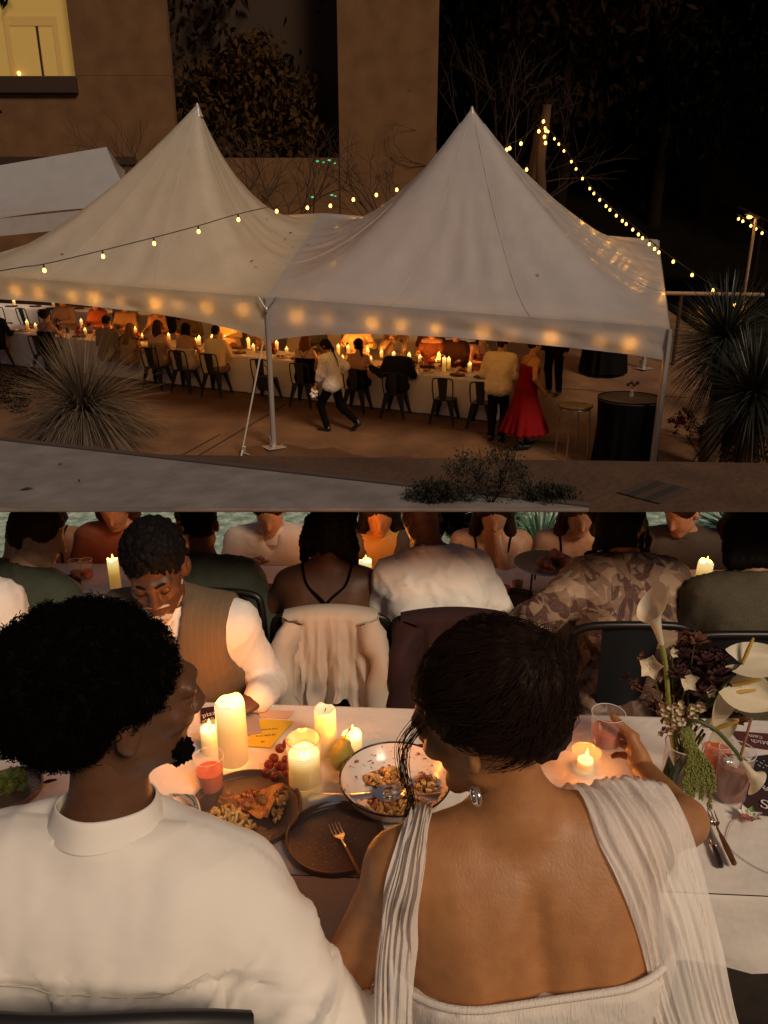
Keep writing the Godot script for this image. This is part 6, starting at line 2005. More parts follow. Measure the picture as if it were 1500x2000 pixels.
	sheet_drape(n, "drape", [j.c + j.x * 0.06 - bk * 0.13, j.n + j.x * 0.08 - bk * 0.05 - V(0, 0.03, 0), j.n + j.x * 0.085 + V(0, 0.012, 0.0), j.n + j.x * 0.12 + bk * 0.075 - j.d2 * 0.075, j.n + j.x * 0.145 + bk * 0.1 - j.d2 * 0.2, j.h + j.x * 0.17 + bk * 0.15 + j.d1 * 0.12, j.h + j.x * 0.18 + bk * 0.17 - V(0, 0.3, 0)],
		[j.c + j.x * 0.2 - bk * 0.09, j.sr + j.x * 0.045 - bk * 0.06 + V(0, 0.03, 0), j.sr + j.x * 0.065 + V(0, 0.04, 0.0), j.sr + j.x * 0.085 + bk * 0.05 - j.d2 * 0.06, j.sr + j.x * 0.09 + bk * 0.09 - j.d2 * 0.2, j.h + j.x * 0.29 + bk * 0.12 + j.d1 * 0.12, j.h + j.x * 0.31 + bk * 0.14 - V(0, 0.3, 0)], 0.024, 10.0, 0.0042, M.chiffon, 5)
	sheet_drape(n, "drape", [j.c - j.x * 0.06 - bk * 0.13, j.n - j.x * 0.115 - bk * 0.05 - V(0, 0.03, 0), j.n - j.x * 0.125 + V(0, 0.008, 0), j.n - j.x * 0.165 + bk * 0.075 - j.d2 * 0.08, j.n - j.x * 0.19 + bk * 0.09 - j.d2 * 0.2, j.h - j.x * 0.2 + bk * 0.14 + j.d1 * 0.12, j.h - j.x * 0.2 + bk * 0.15 - V(0, 0.3, 0)],
		[j.c - j.x * 0.17 - bk * 0.1, j.sl + j.x * 0.02 - bk * 0.07 + V(0, 0.03, 0), j.sl + j.x * 0.0 + V(0, 0.055, 0), j.sl - j.x * 0.045 + bk * 0.06 - j.d2 * 0.05, j.sl - j.x * 0.075 + bk * 0.095 - j.d2 * 0.2, j.h - j.x * 0.27 + bk * 0.13 + j.d1 * 0.12, j.h - j.x * 0.3 + bk * 0.14 - V(0, 0.3, 0)], 0.016, 6.0, 0.004, M.chiffon, 6)
	mb = MB.new()
	var zp := []
	for k in 8: zp.append(j.c + j.d2 * 0.014 - j.d1 * 0.045 * k + bk * (0.124 - 0.002 * k))
	mb.tube(zp, 0.0028, 6); J.field.push(mb, 0.018); part(n, "zip", mb, M.gown)
	# hoop earring and loose curls
	var el: Vector3 = j.head * V(-0.083, -0.055, 0.008)
	mb = MB.new()
	var hr := []
	for k in 17: hr.append(el + V(sin(TAU * k / 20.0) * 0.003, -0.011 + cos(TAU * k / 20.0) * 0.0115, sin(TAU * k / 20.0) * 0.0115))
	mb.tube(hr, 0.0042, 8)
	part(n, "earring", mb, mat(Color(0.8, 0.76, 0.7), 0.15, 0.9))
	rng.seed = 15
	mb = MB.new()
	for k in 30:
		var s0: Vector3 = j.head * V(-0.06 + R(-0.006, 0.006), 0.03 + R(-0.012, 0.012), -0.062 + R(-0.006, 0.006))
		mb.tube(curve([s0, s0 + V(-0.022 + R(-0.004, 0.004), -0.05, -0.012), s0 + V(-0.02 + R(-0.003, 0.003), -0.1, -0.006 + R(-0.004, 0.004)), s0 + V(-0.008 + R(-0.003, 0.003), -0.145, -0.012), s0 + V(-0.018 + R(-0.004, 0.004), -0.18 + R(-0.02, 0.01), -0.01)], 5), [0.0005, 0.0005, 0.0005, 0.0005, 0.0005, 0.0005, 0.0005, 0.0005, 0.0005, 0.0005, 0.0005, 0.0005, 0.0005, 0.0005, 0.0005, 0.0004, 0.0004, 0.0004, 0.0004, 0.0003, 0.0002], 4, false)
	strands(mb, j.head, 1700)
	part(n, "loose_hair", mb, M.hair_dark)
	# her glass
	var gp: Vector3 = n.transform * (j.wr + V(-0.052, 0.045 - 0.05, -0.1))
	var o := thing("drinking_glass", "glass of orange drink held in the bride's right hand", "glass", gp)
	tumbler(o, 0.037, 0.085, 0.5, M.drink)
	# ---- neighbour at the left edge, only a forearm in view
	g = {"label": "neighbour left of the groom with only forearm and hand in view", "pos": V(-1.02, 0, -0.86), "skin": M.skin_brown, "rh": V(0.13, 0.9, -0.42), "rp": V(0.6, -1, 0.2), "rd": V(0.1, 0.5, -0.5), "rn": V(-1, 0, -0.3), "rcurl": 0.8, "lean": 6.0, "cell": 0.016, "hcell": 0.01, "fcell": 0.006, "hair": "short", "hair_mat": M.hair_black, "wear": [{"kind": "shirt", "mat": M.dark_shirt, "sleeve": 1.0}, {"kind": "trousers", "mat": M.navy}]}
	person(g)
	# ---- man in the waistcoat across the table
	g = {"label": "man in a brown pinstripe waistcoat across the table looking down", "group": "guests across the near table", "pos": V(-0.6, 0, -2.06), "yaw": 176.0, "scale": 0.98, "seat": 0.405, "lean": 13.0, "hpitch": 20.0, "hyaw": 10.0, "hroll": -4.0, "skin": M.skin_dark, "hair": "curly", "hair_mat": M.hair_black, "cell": 0.012, "hcell": 0.0045, "fcell": 0.0045, "wide": 1.04, "girth": 0.92, "lcurl": 0.9, "ld": V(0.75, -0.1, -0.6), "ln": V(0.1, -1, -0.2), "lp": V(-0.35, -1.0, 0.1)}
	g.lh = local_to(g, T(505, 1362, 0.045))
	g.rh = local_to(g, T(300, 1380, 0.05))
	g.wear = [{"kind": "shirt", "mat": M.shirt, "infl": 0.011, "collar": 1, "amp": 0.006, "freq": 14.0, "cell": 0.012, "neck": 0.05, "v": 0.2, "vw": 0.45}, {"kind": "shirt", "name": "waistcoat", "mat": M.vest, "infl": 0.028, "sleeve": 0.0, "v": 0.02, "vw": 0.8, "neck": 0.07, "amp": 0.003, "cell": 0.012}, {"kind": "trousers", "mat": M.tan_cloth}]
	n = person(g)
	face_details(n, M.hair_grey)
	mb = MB.new(); mb.tube([J.n + V(0, -0.02, -0.085), J.c + J.d2 * 0.08 + V(0, 0, -0.145)], [0.022, 0.03], 8); part(n, "tie", mb, M.grey_cloth)
	var rp_: Vector3 = J.wl + (g.ld as Vector3).normalized() * 0.1
	mb = MB.new(); mb.tube([rp_ + V(0.012, 0.004, 0.018), rp_ + V(0.004, 0.004, 0.02)], 0.012, 10); part(n, "ring", mb, mat(Color(0.7, 0.55, 0.25), 0.25, 1.0))
	make_chair("black chair under the man in the brown waistcoat", V(-0.6, 0, -2.1), PI)
	# ---- white sleeved guest at the left edge beside him
	g = {"label": "white shirted guest at the left edge, mostly cut off", "group": "guests across the near table", "pos": V(-1.24, 0, -2.02), "yaw": 165.0, "skin": M.skin_dark, "cell": 0.016, "hcell": 0.009, "fcell": 0.009, "hair": "short", "hair_mat": M.hair_black, "wear": [{"kind": "shirt", "mat": M.shirt, "infl": 0.016, "amp": 0.014, "collar": 1}, {"kind": "trousers", "mat": M.navy}]}
	person(g)
	far_guests()
	near_things()
func folds(m: Mesh) -> ArrayMesh:
	# pulled folds, a yoke seam and a box pleat on the back of the shirt
	var a := m.surface_get_arrays(0)
	var mb := MB.new()
	mb.v = a[Mesh.ARRAY_VERTEX]; mb.n = a[Mesh.ARRAY_NORMAL]; mb.uv = a[Mesh.ARRAY_TEX_UV]; mb.i = a[Mesh.ARRAY_INDEX]
	fnoise.seed = 31; fnoise.frequency = 1.0; fnoise.fractal_octaves = 2
	var nk: Vector3 = J.n
	for k in mb.v.size():
		var p := mb.v[k]
		var x := p.x - nk.x; var y := p.y - nk.y
		var amt := smoothstep(-0.06, -0.17, y)
		var d1 := y * 0.75 - absf(x) * 0.9
		var q := fnoise.get_noise_3d(d1 * 12.0, (y * 0.9 + absf(x) * 0.7) * 1.8, p.z * 2.0 + (7.0 if x < 0 else 0.0))
		var h := maxf(0.0, 0.9 - absf(q) * 3.6) * 0.019 * amt
		h += fnoise.get_noise_3d(x * 9.0, y * 3.0, p.z * 9.0 + 20.0) * 0.005
		h += fnoise.get_noise_3d(x * 34.0, y * 22.0, p.z * 30.0) * 0.0009
		if p.z > nk.z:
			# yoke seam and centre pleat
			h += -0.0055 * exp(-pow((y + 0.115 + 0.02 * x * x * 10.0) / 0.004, 2.0)) + (0.003 if y > -0.115 else 0.0)
			if y < -0.115: h += 0.005 * (smoothstep(0.024, 0.018, absf(x + 0.01)))
		mb.v[k] = p + mb.n[k] * h
	Field.renormal(mb)
	return mb.mesh()
func shirt_seams(n: Node3D, m: Mesh) -> void:
	# stitched lines that follow the cloth: yoke, box pleat, armholes
	var a := m.surface_get_arrays(0)
	var vs: PackedVector3Array = a[Mesh.ARRAY_VERTEX]; var ns: PackedVector3Array = a[Mesh.ARRAY_NORMAL]
	var lines := []
	var nk: Vector3 = J.n
	var l := []
	for k in 27: l.append(Vector2(nk.x + (k / 13.0 - 1.0) * 0.175, nk.y - 0.115 + 0.012 * pow(k / 13.0 - 1.0, 2.0)))
	lines.append(l)
	for s: float in [-1.0, 1.0]:
		l = []
		for k in 16: l.append(Vector2(nk.x + 0.019 * s, nk.y - 0.117 - 0.018 * k))
		lines.append(l)
	for q in lines:
		var path := []
		for t: Vector2 in q:
			var best := 1e9; var bp := Vector3.ZERO
			for k in vs.size():
				if ns[k].z < 0.15: continue
				var dd := Vector2(vs[k].x - t.x, vs[k].y - t.y).length_squared()
				if dd < best: best = dd; bp = Vector3(t.x, t.y, vs[k].z) + ns[k] * 0.0004
			if best < 0.0004: path.append(bp)
		if path.size() < 4: continue
		for it in 2:
			for k in range(1, path.size() - 1): path[k].z = (path[k - 1].z + path[k].z * 2.0 + path[k + 1].z) * 0.25
		var mb := MB.new(); mb.tube(path, 0.0013, 5, false)
		part(n, "seam", mb, M.shirt_seam)
func stand_collar(n: Node3D, m: Material) -> void:
	var rows := []
	var j := J
	var bs := Basis(j.x, j.d3, j.x.cross(j.d3))
	for q in 9:
		var ring := PackedVector3Array()
		var t := q / 8.0
		for a in 49:
			var an := TAU * a / 48.0
			# up on the inside, folded over, down on the outside
			var up: float = sin(t * PI) * 0.04
			var rr: float = lerpf(0.068, 0.079, smoothstep(0.45, 1.0, t)) + 0.002 * sin(an * 5.0) * t + (0.006 if q == 8 else 0.0)
			var bkup := 0.5 + 0.5 * sin(an)
			ring.append(j.n + j.d3 * (0.012 + 0.012 * bkup) + bs * V(cos(an) * rr, up + (0.0 if t < 0.5 else 0.002 * smoothstep(0.5, 1.0, t)), sin(an) * rr * 1.02))
		rows.append(ring)
	var mb := MB.new(); mb.grid(rows)
	part(n, "collar", mb, m)
func curls(n: Node3D, cnt: int, m: Material) -> void:
	# short coiled hairs over the surface, so that the outline is soft
	var hm: MeshInstance3D = n.get_node("hair")
	var a := hm.mesh.surface_get_arrays(0)
	var vs: PackedVector3Array = a[Mesh.ARRAY_VERTEX]; var ns: PackedVector3Array = a[Mesh.ARRAY_NORMAL]
	var cm := MB.new()
	var pts := []
	for k in 7: pts.append(V(cos(k * 1.1) * 0.0035, k * 0.0019, sin(k * 1.1) * 0.0035))
	cm.tube(pts, 0.0006, 3, false)
	var mm := MultiMesh.new()
	mm.transform_format = MultiMesh.TRANSFORM_3D
	mm.mesh = cm.mesh()
	mm.instance_count = cnt
	rng.seed = 8
	for k in cnt:
		var q := rng.randi() % vs.size()
		var y := (ns[q] + V(R(-1, 1), R(-1, 1), R(-1, 1)) * 0.6).normalized()
		var x := y.cross(V(R(-1, 1), R(-1, 1), R(-1, 1))).normalized()
		var s := R(0.6, 1.15)
		mm.set_instance_transform(k, Transform3D(Basis(x, y, x.cross(y)) * s, vs[q] - y * 0.003 + V(R(-1, 1), R(-1, 1), R(-1, 1)) * 0.003))
	var mi := MultiMeshInstance3D.new()
	mi.name = "curls"; mi.multimesh = mm; mi.material_override = m
	mi.set_meta("kind", "stuff")
	n.add_child(mi, true)
func strands(mb: MB, t: Transform3D, cnt: int) -> void:
	# hairs swept up and back over the pinned hair
	for k in cnt:
		var az := R(-PI, PI)
		var p0 := V(sin(az) * 0.088, R(-0.03, 0.06), 0.02 + cos(az) * 0.1)
		if p0.z < -0.02: p0.y = maxf(p0.y, 0.065)
		if absf(p0.x) > 0.06 and p0.z < 0.03: p0.y = maxf(p0.y, 0.02)
		var tgt := V(R(-0.035, 0.035), R(0.03, 0.12), R(0.1, 0.14))
		var m := p0.lerp(tgt, 0.5)
		var cc := V(0, 0.045, 0.04)
		m = cc + (m - cc).normalized() * V(0.094, 0.098, 0.112).length() * 0.575 * R(0.99, 1.03)
		p0 = V(0, 0.03, 0.02) + (p0 - V(0, 0.03, 0.02)) * R(0.97, 1.03)
		var w := R(0.0003, 0.0006)
		mb.tube([t * p0, t * p0.lerp(m, 0.5).move_toward(cc, -0.008), t * m, t * m.lerp(tgt, 0.55).move_toward(cc, -0.006), t * tgt], [w, w, w, w, w * 0.4], 3, false)
func spine_groove(b: MeshInstance3D, j: Dictionary) -> void:
	var a := b.mesh.surface_get_arrays(0)
	var mb := MB.new()
	mb.v = a[Mesh.ARRAY_VERTEX]; mb.n = a[Mesh.ARRAY_NORMAL]; mb.uv = a[Mesh.ARRAY_TEX_UV]; mb.i = a[Mesh.ARRAY_INDEX]
	for k in mb.v.size():
		var p := mb.v[k]
		if mb.n[k].z < 0.1: continue
		var t := clampf((p.y - j.h.y) / (j.n.y - j.h.y), -0.2, 1.3)
		if t < 0.0 or t > 1.02: continue
		var cx: float = lerpf(j.h.x, j.n.x, t)
		var x := p.x - cx
		var amt := smoothstep(0.15, 0.35, t) * smoothstep(1.02, 0.85, t)
		var h := -0.009 * exp(-pow(x / 0.014, 2.0)) * amt + 0.004 * exp(-pow((absf(x) - 0.045) / 0.03, 2.0)) * amt
		# shoulder blades
		h += 0.010 * exp(-pow((absf(x) - 0.095) / 0.035, 2.0) - pow((t - 0.72) / 0.13, 2.0)) - 0.004 * exp(-pow((absf(x) - 0.06) / 0.018, 2.0) - pow((t - 0.68) / 0.1, 2.0))
		mb.v[k] = p + mb.n[k] * h
	Field.renormal(mb)
	b.mesh = mb.mesh()
func face_details(n: Node3D, beard: Material) -> void:
	var t: Transform3D = J.head
	var f := Field.new()
	f.cap(t * V(-0.053, -0.04, -0.012), t * V(-0.04, -0.08, -0.035), 0.013, 0.014, 0.01); f.cap(t * V(0.053, -0.04, -0.012), t * V(0.04, -0.08, -0.035), 0.013, 0.014, 0.01)
	f.cap(t * V(-0.04, -0.08, -0.035), t * V(-0.012, -0.103, -0.075), 0.014, 0.015, 0.01); f.cap(t * V(0.04, -0.08, -0.035), t * V(0.012, -0.103, -0.075), 0.014, 0.015, 0.01)
	f.cap(t * V(-0.014, -0.1, -0.078), t * V(0.014, -0.1, -0.078), 0.014, 0.014, 0.01)
	var mb := MB.new(); f.nets(0.005, mb); wrinkle(mb, 0.005, 160.0)
	part(n, "beard", mb, beard)
	mb = MB.new()
	mb.tube([t * V(-0.03, -0.058, -0.084), t * V(0, -0.05, -0.096), t * V(0.03, -0.058, -0.084)], [0.003, 0.0055, 0.003], 6)
	wrinkle(mb, 0.004, 200.0)
	part(n, "moustache", mb, beard)
	for s: float in [-1.0, 1.0]:
		mb = MB.new()
		mb.tube([t * V(0.012 * s, 0.022, -0.0965), t * V(0.03 * s, 0.028, -0.0915), t * V(0.05 * s, 0.02, -0.076)], [0.0035, 0.004, 0.0015], 6)
		part(n, "eyebrow", mb, M.hair_black)
		mb = MB.new()
		mb.tube([t * V(0.018 * s, -0.004, -0.0885), t * V(0.031 * s, -0.009, -0.0905), t * V(0.044 * s, -0.004, -0.0845)], [0.001, 0.0017, 0.001], 5)
		part(n, "eyelash", mb, M.hair_black)
func far_guests() -> void:
	var lo := {"cell": 0.017, "hcell": 0.009, "fcell": 0.009}
	# second table and what is on it
	var ty := 0.66
	var a := on_y(-260, 1176, ty); var b := on_y(1760, 1198, ty)
	long_table("second terrace table behind the man in the waistcoat", "white cloth on the second terrace table", a, b, 0.38, true)
	var backs := [
		{"x": 640, "y": 1108, "d": 2.48, "label": "woman in a black crossed strap top, back turned, braided dark hair", "fem": true, "scale": 0.88, "skin": M.skin_dark, "hair": "braids", "hair_len": 0.16, "hair_mat": M.hair_black, "hpitch": 34.0, "hyaw": -14.0, "lean": 8.0, "wear": [{"kind": "dress", "mat": M.black_cloth, "high": -0.09, "straps": 1.0}], "rh": V(0.28, 0.75, -0.35), "lh": V(-0.28, 0.75, -0.35)},
		{"x": 868, "y": 1088, "d": 2.46, "label": "man with a shaved head in a creased white shirt, back turned", "scale": 0.86, "wide": 0.94, "skin": M.skin_dark, "hair": "bald", "hair_mat": M.hair_black, "hpitch": 38.0, "hyaw": 25.0, "lean": 20.0, "side": 6.0, "wear": [{"kind": "shirt", "mat": M.shirt, "infl": 0.014, "collar": 1, "amp": 0.013, "freq": 9.0, "cell": 0.013}, {"kind": "trousers", "mat": M.navy}]},
		{"x": 1222, "y": 1105, "d": 2.44, "label": "woman in a brown and cream leaf print blouse with long dark hair", "fem": true, "scale": 0.92, "wide": 1.0, "skin": M.skin_brown, "hair": "long", "hair_len": 0.2, "hair_mat": M.hair_black, "hpitch": 36.0, "hyaw": 18.0, "lean": 20.0, "wear": [{"kind": "shirt", "mat": M.leafy, "infl": 0.022, "amp": 0.014}], "lh": V(-0.42, 0.72, -0.2), "lp": V(-1, -0.6, 0.3)},
		{"x": 395, "y": 1105, "d": 2.5, "label": "man in a dark green suit jacket with curly black hair, back turned", "scale": 0.86, "wide": 0.92, "skin": M.skin_dark, "hair": "curly", "hair_mat": M.hair_black, "hpitch": 45.0, "hyaw": 20.0, "lean": 14.0, "wear": [{"kind": "shirt", "mat": M.green_suit, "infl": 0.026, "amp": 0.01}, {"kind": "trousers", "mat": M.green_suit}]},
		{"x": 20, "y": 1122, "d": 2.42, "label": "man in a dark grey green jacket at the left edge, face in profile", "scale": 0.9, "skin": M.skin_pale, "hair": "short", "hair_mat": M.hair_brown, "hyaw": -60.0, "hpitch": 24.0, "lean": 16.0, "yaw": -25.0, "wear": [{"kind": "shirt", "mat": M.green_suit, "infl": 0.026, "amp": 0.012}, {"kind": "trousers", "mat": M.navy}], "rh": V(0.3, 0.78, -0.36)},
		{"x": 1470, "y": 1140, "d": 2.3, "label": "guest in an olive lace jacket at the right edge, back turned", "scale": 0.9, "skin": M.skin_tan, "fem": true, "wide": 1.05, "hair": "bob", "hair_mat": M.hair_black, "hpitch": 40.0, "lean": 14.0, "wear": [{"kind": "shirt", "mat": M.lace, "infl": 0.026, "amp": 0.01}]}]
	for g in backs:
		g.merge(lo)
		g.rsh = -0.02; g.lsh = -0.02
		var p := at(g.x, g.y, g.d)
		var ln := deg_to_rad(g.lean)
		var sc: float = g.scale
		g.pos = V(p.x, 0, p.z + (0.27 * sin(ln * 0.75) + 0.25 * sin(ln * 1.25)) * sc)
		g.seat = (p.y - (0.27 * cos(ln * 0.75) + 0.25 * cos(ln * 1.25)) * sc) / sc - 0.1
		g.group = "guests at the second terrace table, backs turned"
		person(g)
	var faces := [
		{"x": 530, "y": 1044, "label": "facing man in a grey open collared shirt holding a glass", "skin": M.skin_tan, "hair": "short", "hair_mat": M.hair_dark, "wear": [{"kind": "shirt", "mat": M.pale_jacket, "collar": 1, "v": 0.12, "vw": 0.6}, {"kind": "trousers", "mat": M.navy}], "rh": V(0.12, 0.82, -0.33)},
		{"x": 742, "y": 1046, "label": "facing woman in a mustard top and dark waistcoat by the candle", "fem": true, "skin": M.skin_brown, "hair": "long", "hair_mat": M.hair_black, "wear": [{"kind": "shirt", "mat": M.mustard}, {"kind": "shirt", "name": "waistcoat", "mat": M.dark_shirt, "infl": 0.022, "sleeve": 0.0, "v": -0.05, "vw": 1.3}]},
		{"x": 962, "y": 1046, "label": "facing woman with a hand to her chin and dark strap top", "fem": true, "skin": M.skin_tan, "hair": "long", "hair_mat": M.hair_dark, "wear": [{"kind": "dress", "mat": M.black_cloth, "straps": 0.0}], "lh": V(-0.02, 0.93, -0.17), "ld": V(0.1, 1, 0.1), "lp": V(-0.3, -1, -0.4), "lcurl": 1.0},
		{"x": 1128, "y": 1046, "label": "facing woman with very long fair brown hair and black strap top", "fem": true, "skin": M.skin_tan, "hair": "long", "hair_mat": M.hair_brown, "wear": [{"kind": "dress", "mat": M.black_cloth, "straps": 0.0}]},
		{"x": 1338, "y": 1050, "label": "facing man in a dark brown shirt looking right", "skin": M.skin_tan, "hair": "short", "hair_mat": M.hair_dark, "hyaw": -40.0, "wear": [{"kind": "shirt", "mat": M.dark_shirt, "collar": 1}, {"kind": "trousers", "mat": M.navy}]},
		{"x": 1450, "y": 1058, "label": "facing guest with bare shoulders beside the man in the brown shirt", "fem": true, "skin": M.skin_tan, "hair": "bob", "hair_mat": M.hair_black, "wear": [{"kind": "dress", "mat": M.navy}]},
		{"x": 88, "y": 1044, "label": "facing woman in a dark camisole at the left of the second table", "fem": true, "skin": M.skin_tan, "hair": "bob", "hair_mat": M.hair_dark, "wear": [{"kind": "dress", "mat": M.black_cloth, "straps": 0.0}], "rh": V(0.1, 0.75, -0.4)},
		{"x": 232, "y": 1036, "label": "facing guest in a rust sleeveless top behind the waistcoat man's head", "fem": true, "skin": M.skin_tan, "hair": "bob", "hair_mat": M.hair_brown, "wear": [{"kind": "shirt", "mat": M.rust, "sleeve": 0.35}]}]
	for g in faces:
		g.merge(lo)
		g.scale = 0.84
		var p := at(g.x, g.y, 3.14)
		g.pos = V(p.x, 0, p.z - 0.06)
		g.yaw = 180.0 - g.x * 0.012 + 9.0
		g.seat = p.y / 0.84 - 0.51 - 0.1
		g.hpitch = g.get("hpitch", 30.0)
		g.lean = 7.0
		g.group = "guests facing us at the second terrace table"
		person(g)
	# chairs with clothes over their backs
	var cx: Array = [[648, -2.43, "black chair with a pale jacket hung over it"], [880, -2.42, "black chair with a dark maroon jacket hung over it"], [1232, -2.36, "black chair with a bare back panel below the leaf print blouse"], [395, -2.46, "black chair of the man in the green suit"], [20, -2.4, "black chair of the man at the left edge of the second table"], [1450, -2.3, "black chair of the guest in olive lace"]]
	for c in cx:
		make_chair(c[2], V(ray(c[0], 1260).x * -(c[1] + 0.24), 0, c[1]), 0.0)
	var jk := func(px_: float, z: float, w0: float, w1: float, top: float, low: float, called: String, label: String, m: Material, seed_: int) -> void:
		var X: float = ray(px_, 1260).x * -(z + 0.24)
		var mb := MB.new()
		fnoise.seed = seed_; fnoise.frequency = 1.0; fnoise.fractal_octaves = 3
		var rows := []
		for k in 27:
			var t := k / 26.0
			var row := PackedVector3Array()
			for q in 61:
				var e := q / 30.0 - 1.0
				var w := lerpf(w0, w1, smoothstep(0.2, 1.0, t))
				var y := 0.0; var zz := 0.0
				if t < 0.2: y = lerpf(top - 0.16, top, t / 0.2); zz = 0.2
				elif t < 0.3: y = top + 0.012 * sin((t - 0.2) / 0.1 * PI); zz = lerpf(0.2, 0.275, (t - 0.2) / 0.1)
				else:
					var f := (t - 0.3) / 0.7
					y = top - f * (low * (1.0 + 0.35 * absf(e) + 0.12 * sin(e * 7.0 + seed_))); zz = 0.278 + 0.01 * f
				var f2 := maxf(0.0, (t - 0.28) / 0.72)
				zz += f2 * (sin(e * 13.0 + 2.5 * fnoise.get_noise_2d(e * 2.0, t * 2.0)) * 0.022 + fnoise.get_noise_2d(e * 4.0, t * 1.2) * 0.03 + 0.02)
				row.append(V(X + e * w + 0.02 * f2 * fnoise.get_noise_2d(e * 3.0 + 9.0, t * 3.0), y - 0.02 * absf(e) * absf(e) * (1.0 if t < 0.3 else 0.4), z + zz))
			rows.append(row)
		mb.grid(rows)
		var nd := solo(called, label, "jacket", mb, m)
		# empty sleeves hanging at the sides
		for s: float in [-1.0, 1.0]:
			mb = MB.new()
			mb.tube(curve([V(X + s * w0 * 0.8, top - 0.03, z + 0.27), V(X + s * (w1 * 0.95), top - 0.16, z + 0.31), V(X + s * (w1 * 0.9), top - 0.34, z + 0.31), V(X + s * w1 * 0.92, top - low * 1.25, z + 0.3)], 5), 0.042, 12)
			wrinkle(mb, 0.03, 14.0, V(1, 0.5, 1), 4)
			part(nd, "sleeve", mb, m)
	jk.call(648, -2.43, 0.15, 0.17, 0.875, 0.3, "hung_jacket", "pale beige jacket hanging over the chair of the braided woman", M.pale_jacket, 3)
	jk.call(885, -2.42, 0.17, 0.19, 0.87, 0.36, "hung_jacket", "dark maroon jacket hanging over the white shirted man's chair", M.maroon, 8)
	# candles and dishes on the second table
	for c in [[714, 1158, 1094, 13, 0.0, "thick candle between the braided woman and the white shirt"], [682, 1120, 1082, 11, 0.0, "small bright candle behind the braided woman's shoulder"], [228, 1160, 1092, 11, 0.0, "tall candle beside the waistcoat man's forehead"], [1364, 1168, 1096, 15, -0.06, "leaning tall candle at right beside the olive lace jacket"]]:
		var p := on_y(c[0], c[1], ty + 0.005)
		candle(c[5], p, c[3] * -p.z / 1400.0, hgt(p, c[2]), 0.03, true, "candles on the second terrace table", c[4])
	var sp2 := on_y(1062, 1150, ty + 0.005)
	var st := thing("serving_stand", "silver rimmed raised stand with pastries before the long haired woman", "stand", sp2)
	var mb := MB.new(); mb.lathe([Vector2(0.0, 0.1), Vector2(0.1, 0.1), Vector2(0.125, 0.112), Vector2(0.123, 0.116), Vector2(0.0, 0.105)], 32); part(st, "tray", mb, M.steel)
	for k in 3:
		var an := TAU * k / 3.0 + 0.3
		mb = MB.new(); mb.tube([V(cos(an) * 0.09, 0, sin(an) * 0.09), V(cos(an) * 0.085, 0.1, sin(an) * 0.085)], 0.004, 5); part(st, "leg", mb, M.black)
	crumbs(st, "pastry", [mat(Color(0.3, 0.1, 0.03), 0.6)], 12, 0.05, 0.03, 0.022, V(0.03, 0.115, 0), 9)
	var k2 := 0
	for c in [[150, 1130], [172, 1128], [492, 1120], [985, 1160], [1010, 1150], [1130, 1158], [600, 1135]]:
		var p := on_y(c[0], c[1], ty + 0.004)
		var o := thing("drinking_glass", ["left glass of the pair behind the waistcoat man", "right glass of the pair behind the waistcoat man", "glass before the facing man in grey", "glass right of the white shirted man's elbow", "second glass right of the white shirted man's elbow", "tumbler before the long haired woman", "glass left of the braided woman's shoulder"][k2], "glass", p, 0.0, "glasses on the second terrace table")
		tumbler(o, 0.026, 0.08, 0.4, M.drink if k2 % 2 else M.drink_pink, 0.85, 16)
		k2 += 1
	k2 = 0
	var pm := plate_mesh(0.095).mesh()
	for c in [[110, 1150], [575, 1160], [1010, 1178], [470, 1170]]:
		var o := solo("dinner_plate", ["plate before the camisole woman on the second table", "plate left of the braided woman", "plate right of the white shirted man", "plate of food beside the green suit"][k2], "plate", pm, M.plate_dark, on_y(c[0], c[1], ty + 0.004), "plates on the second terrace table")
		if k2 != 2: crumbs(o, "food", [mat(Color(0.3, 0.14, 0.05), 0.6), mat(Color(0.16, 0.06, 0.03), 0.6)], 18, 0.06, 0.03, 0.016, V(0, 0.008, 0), 60 + k2)
		k2 += 1
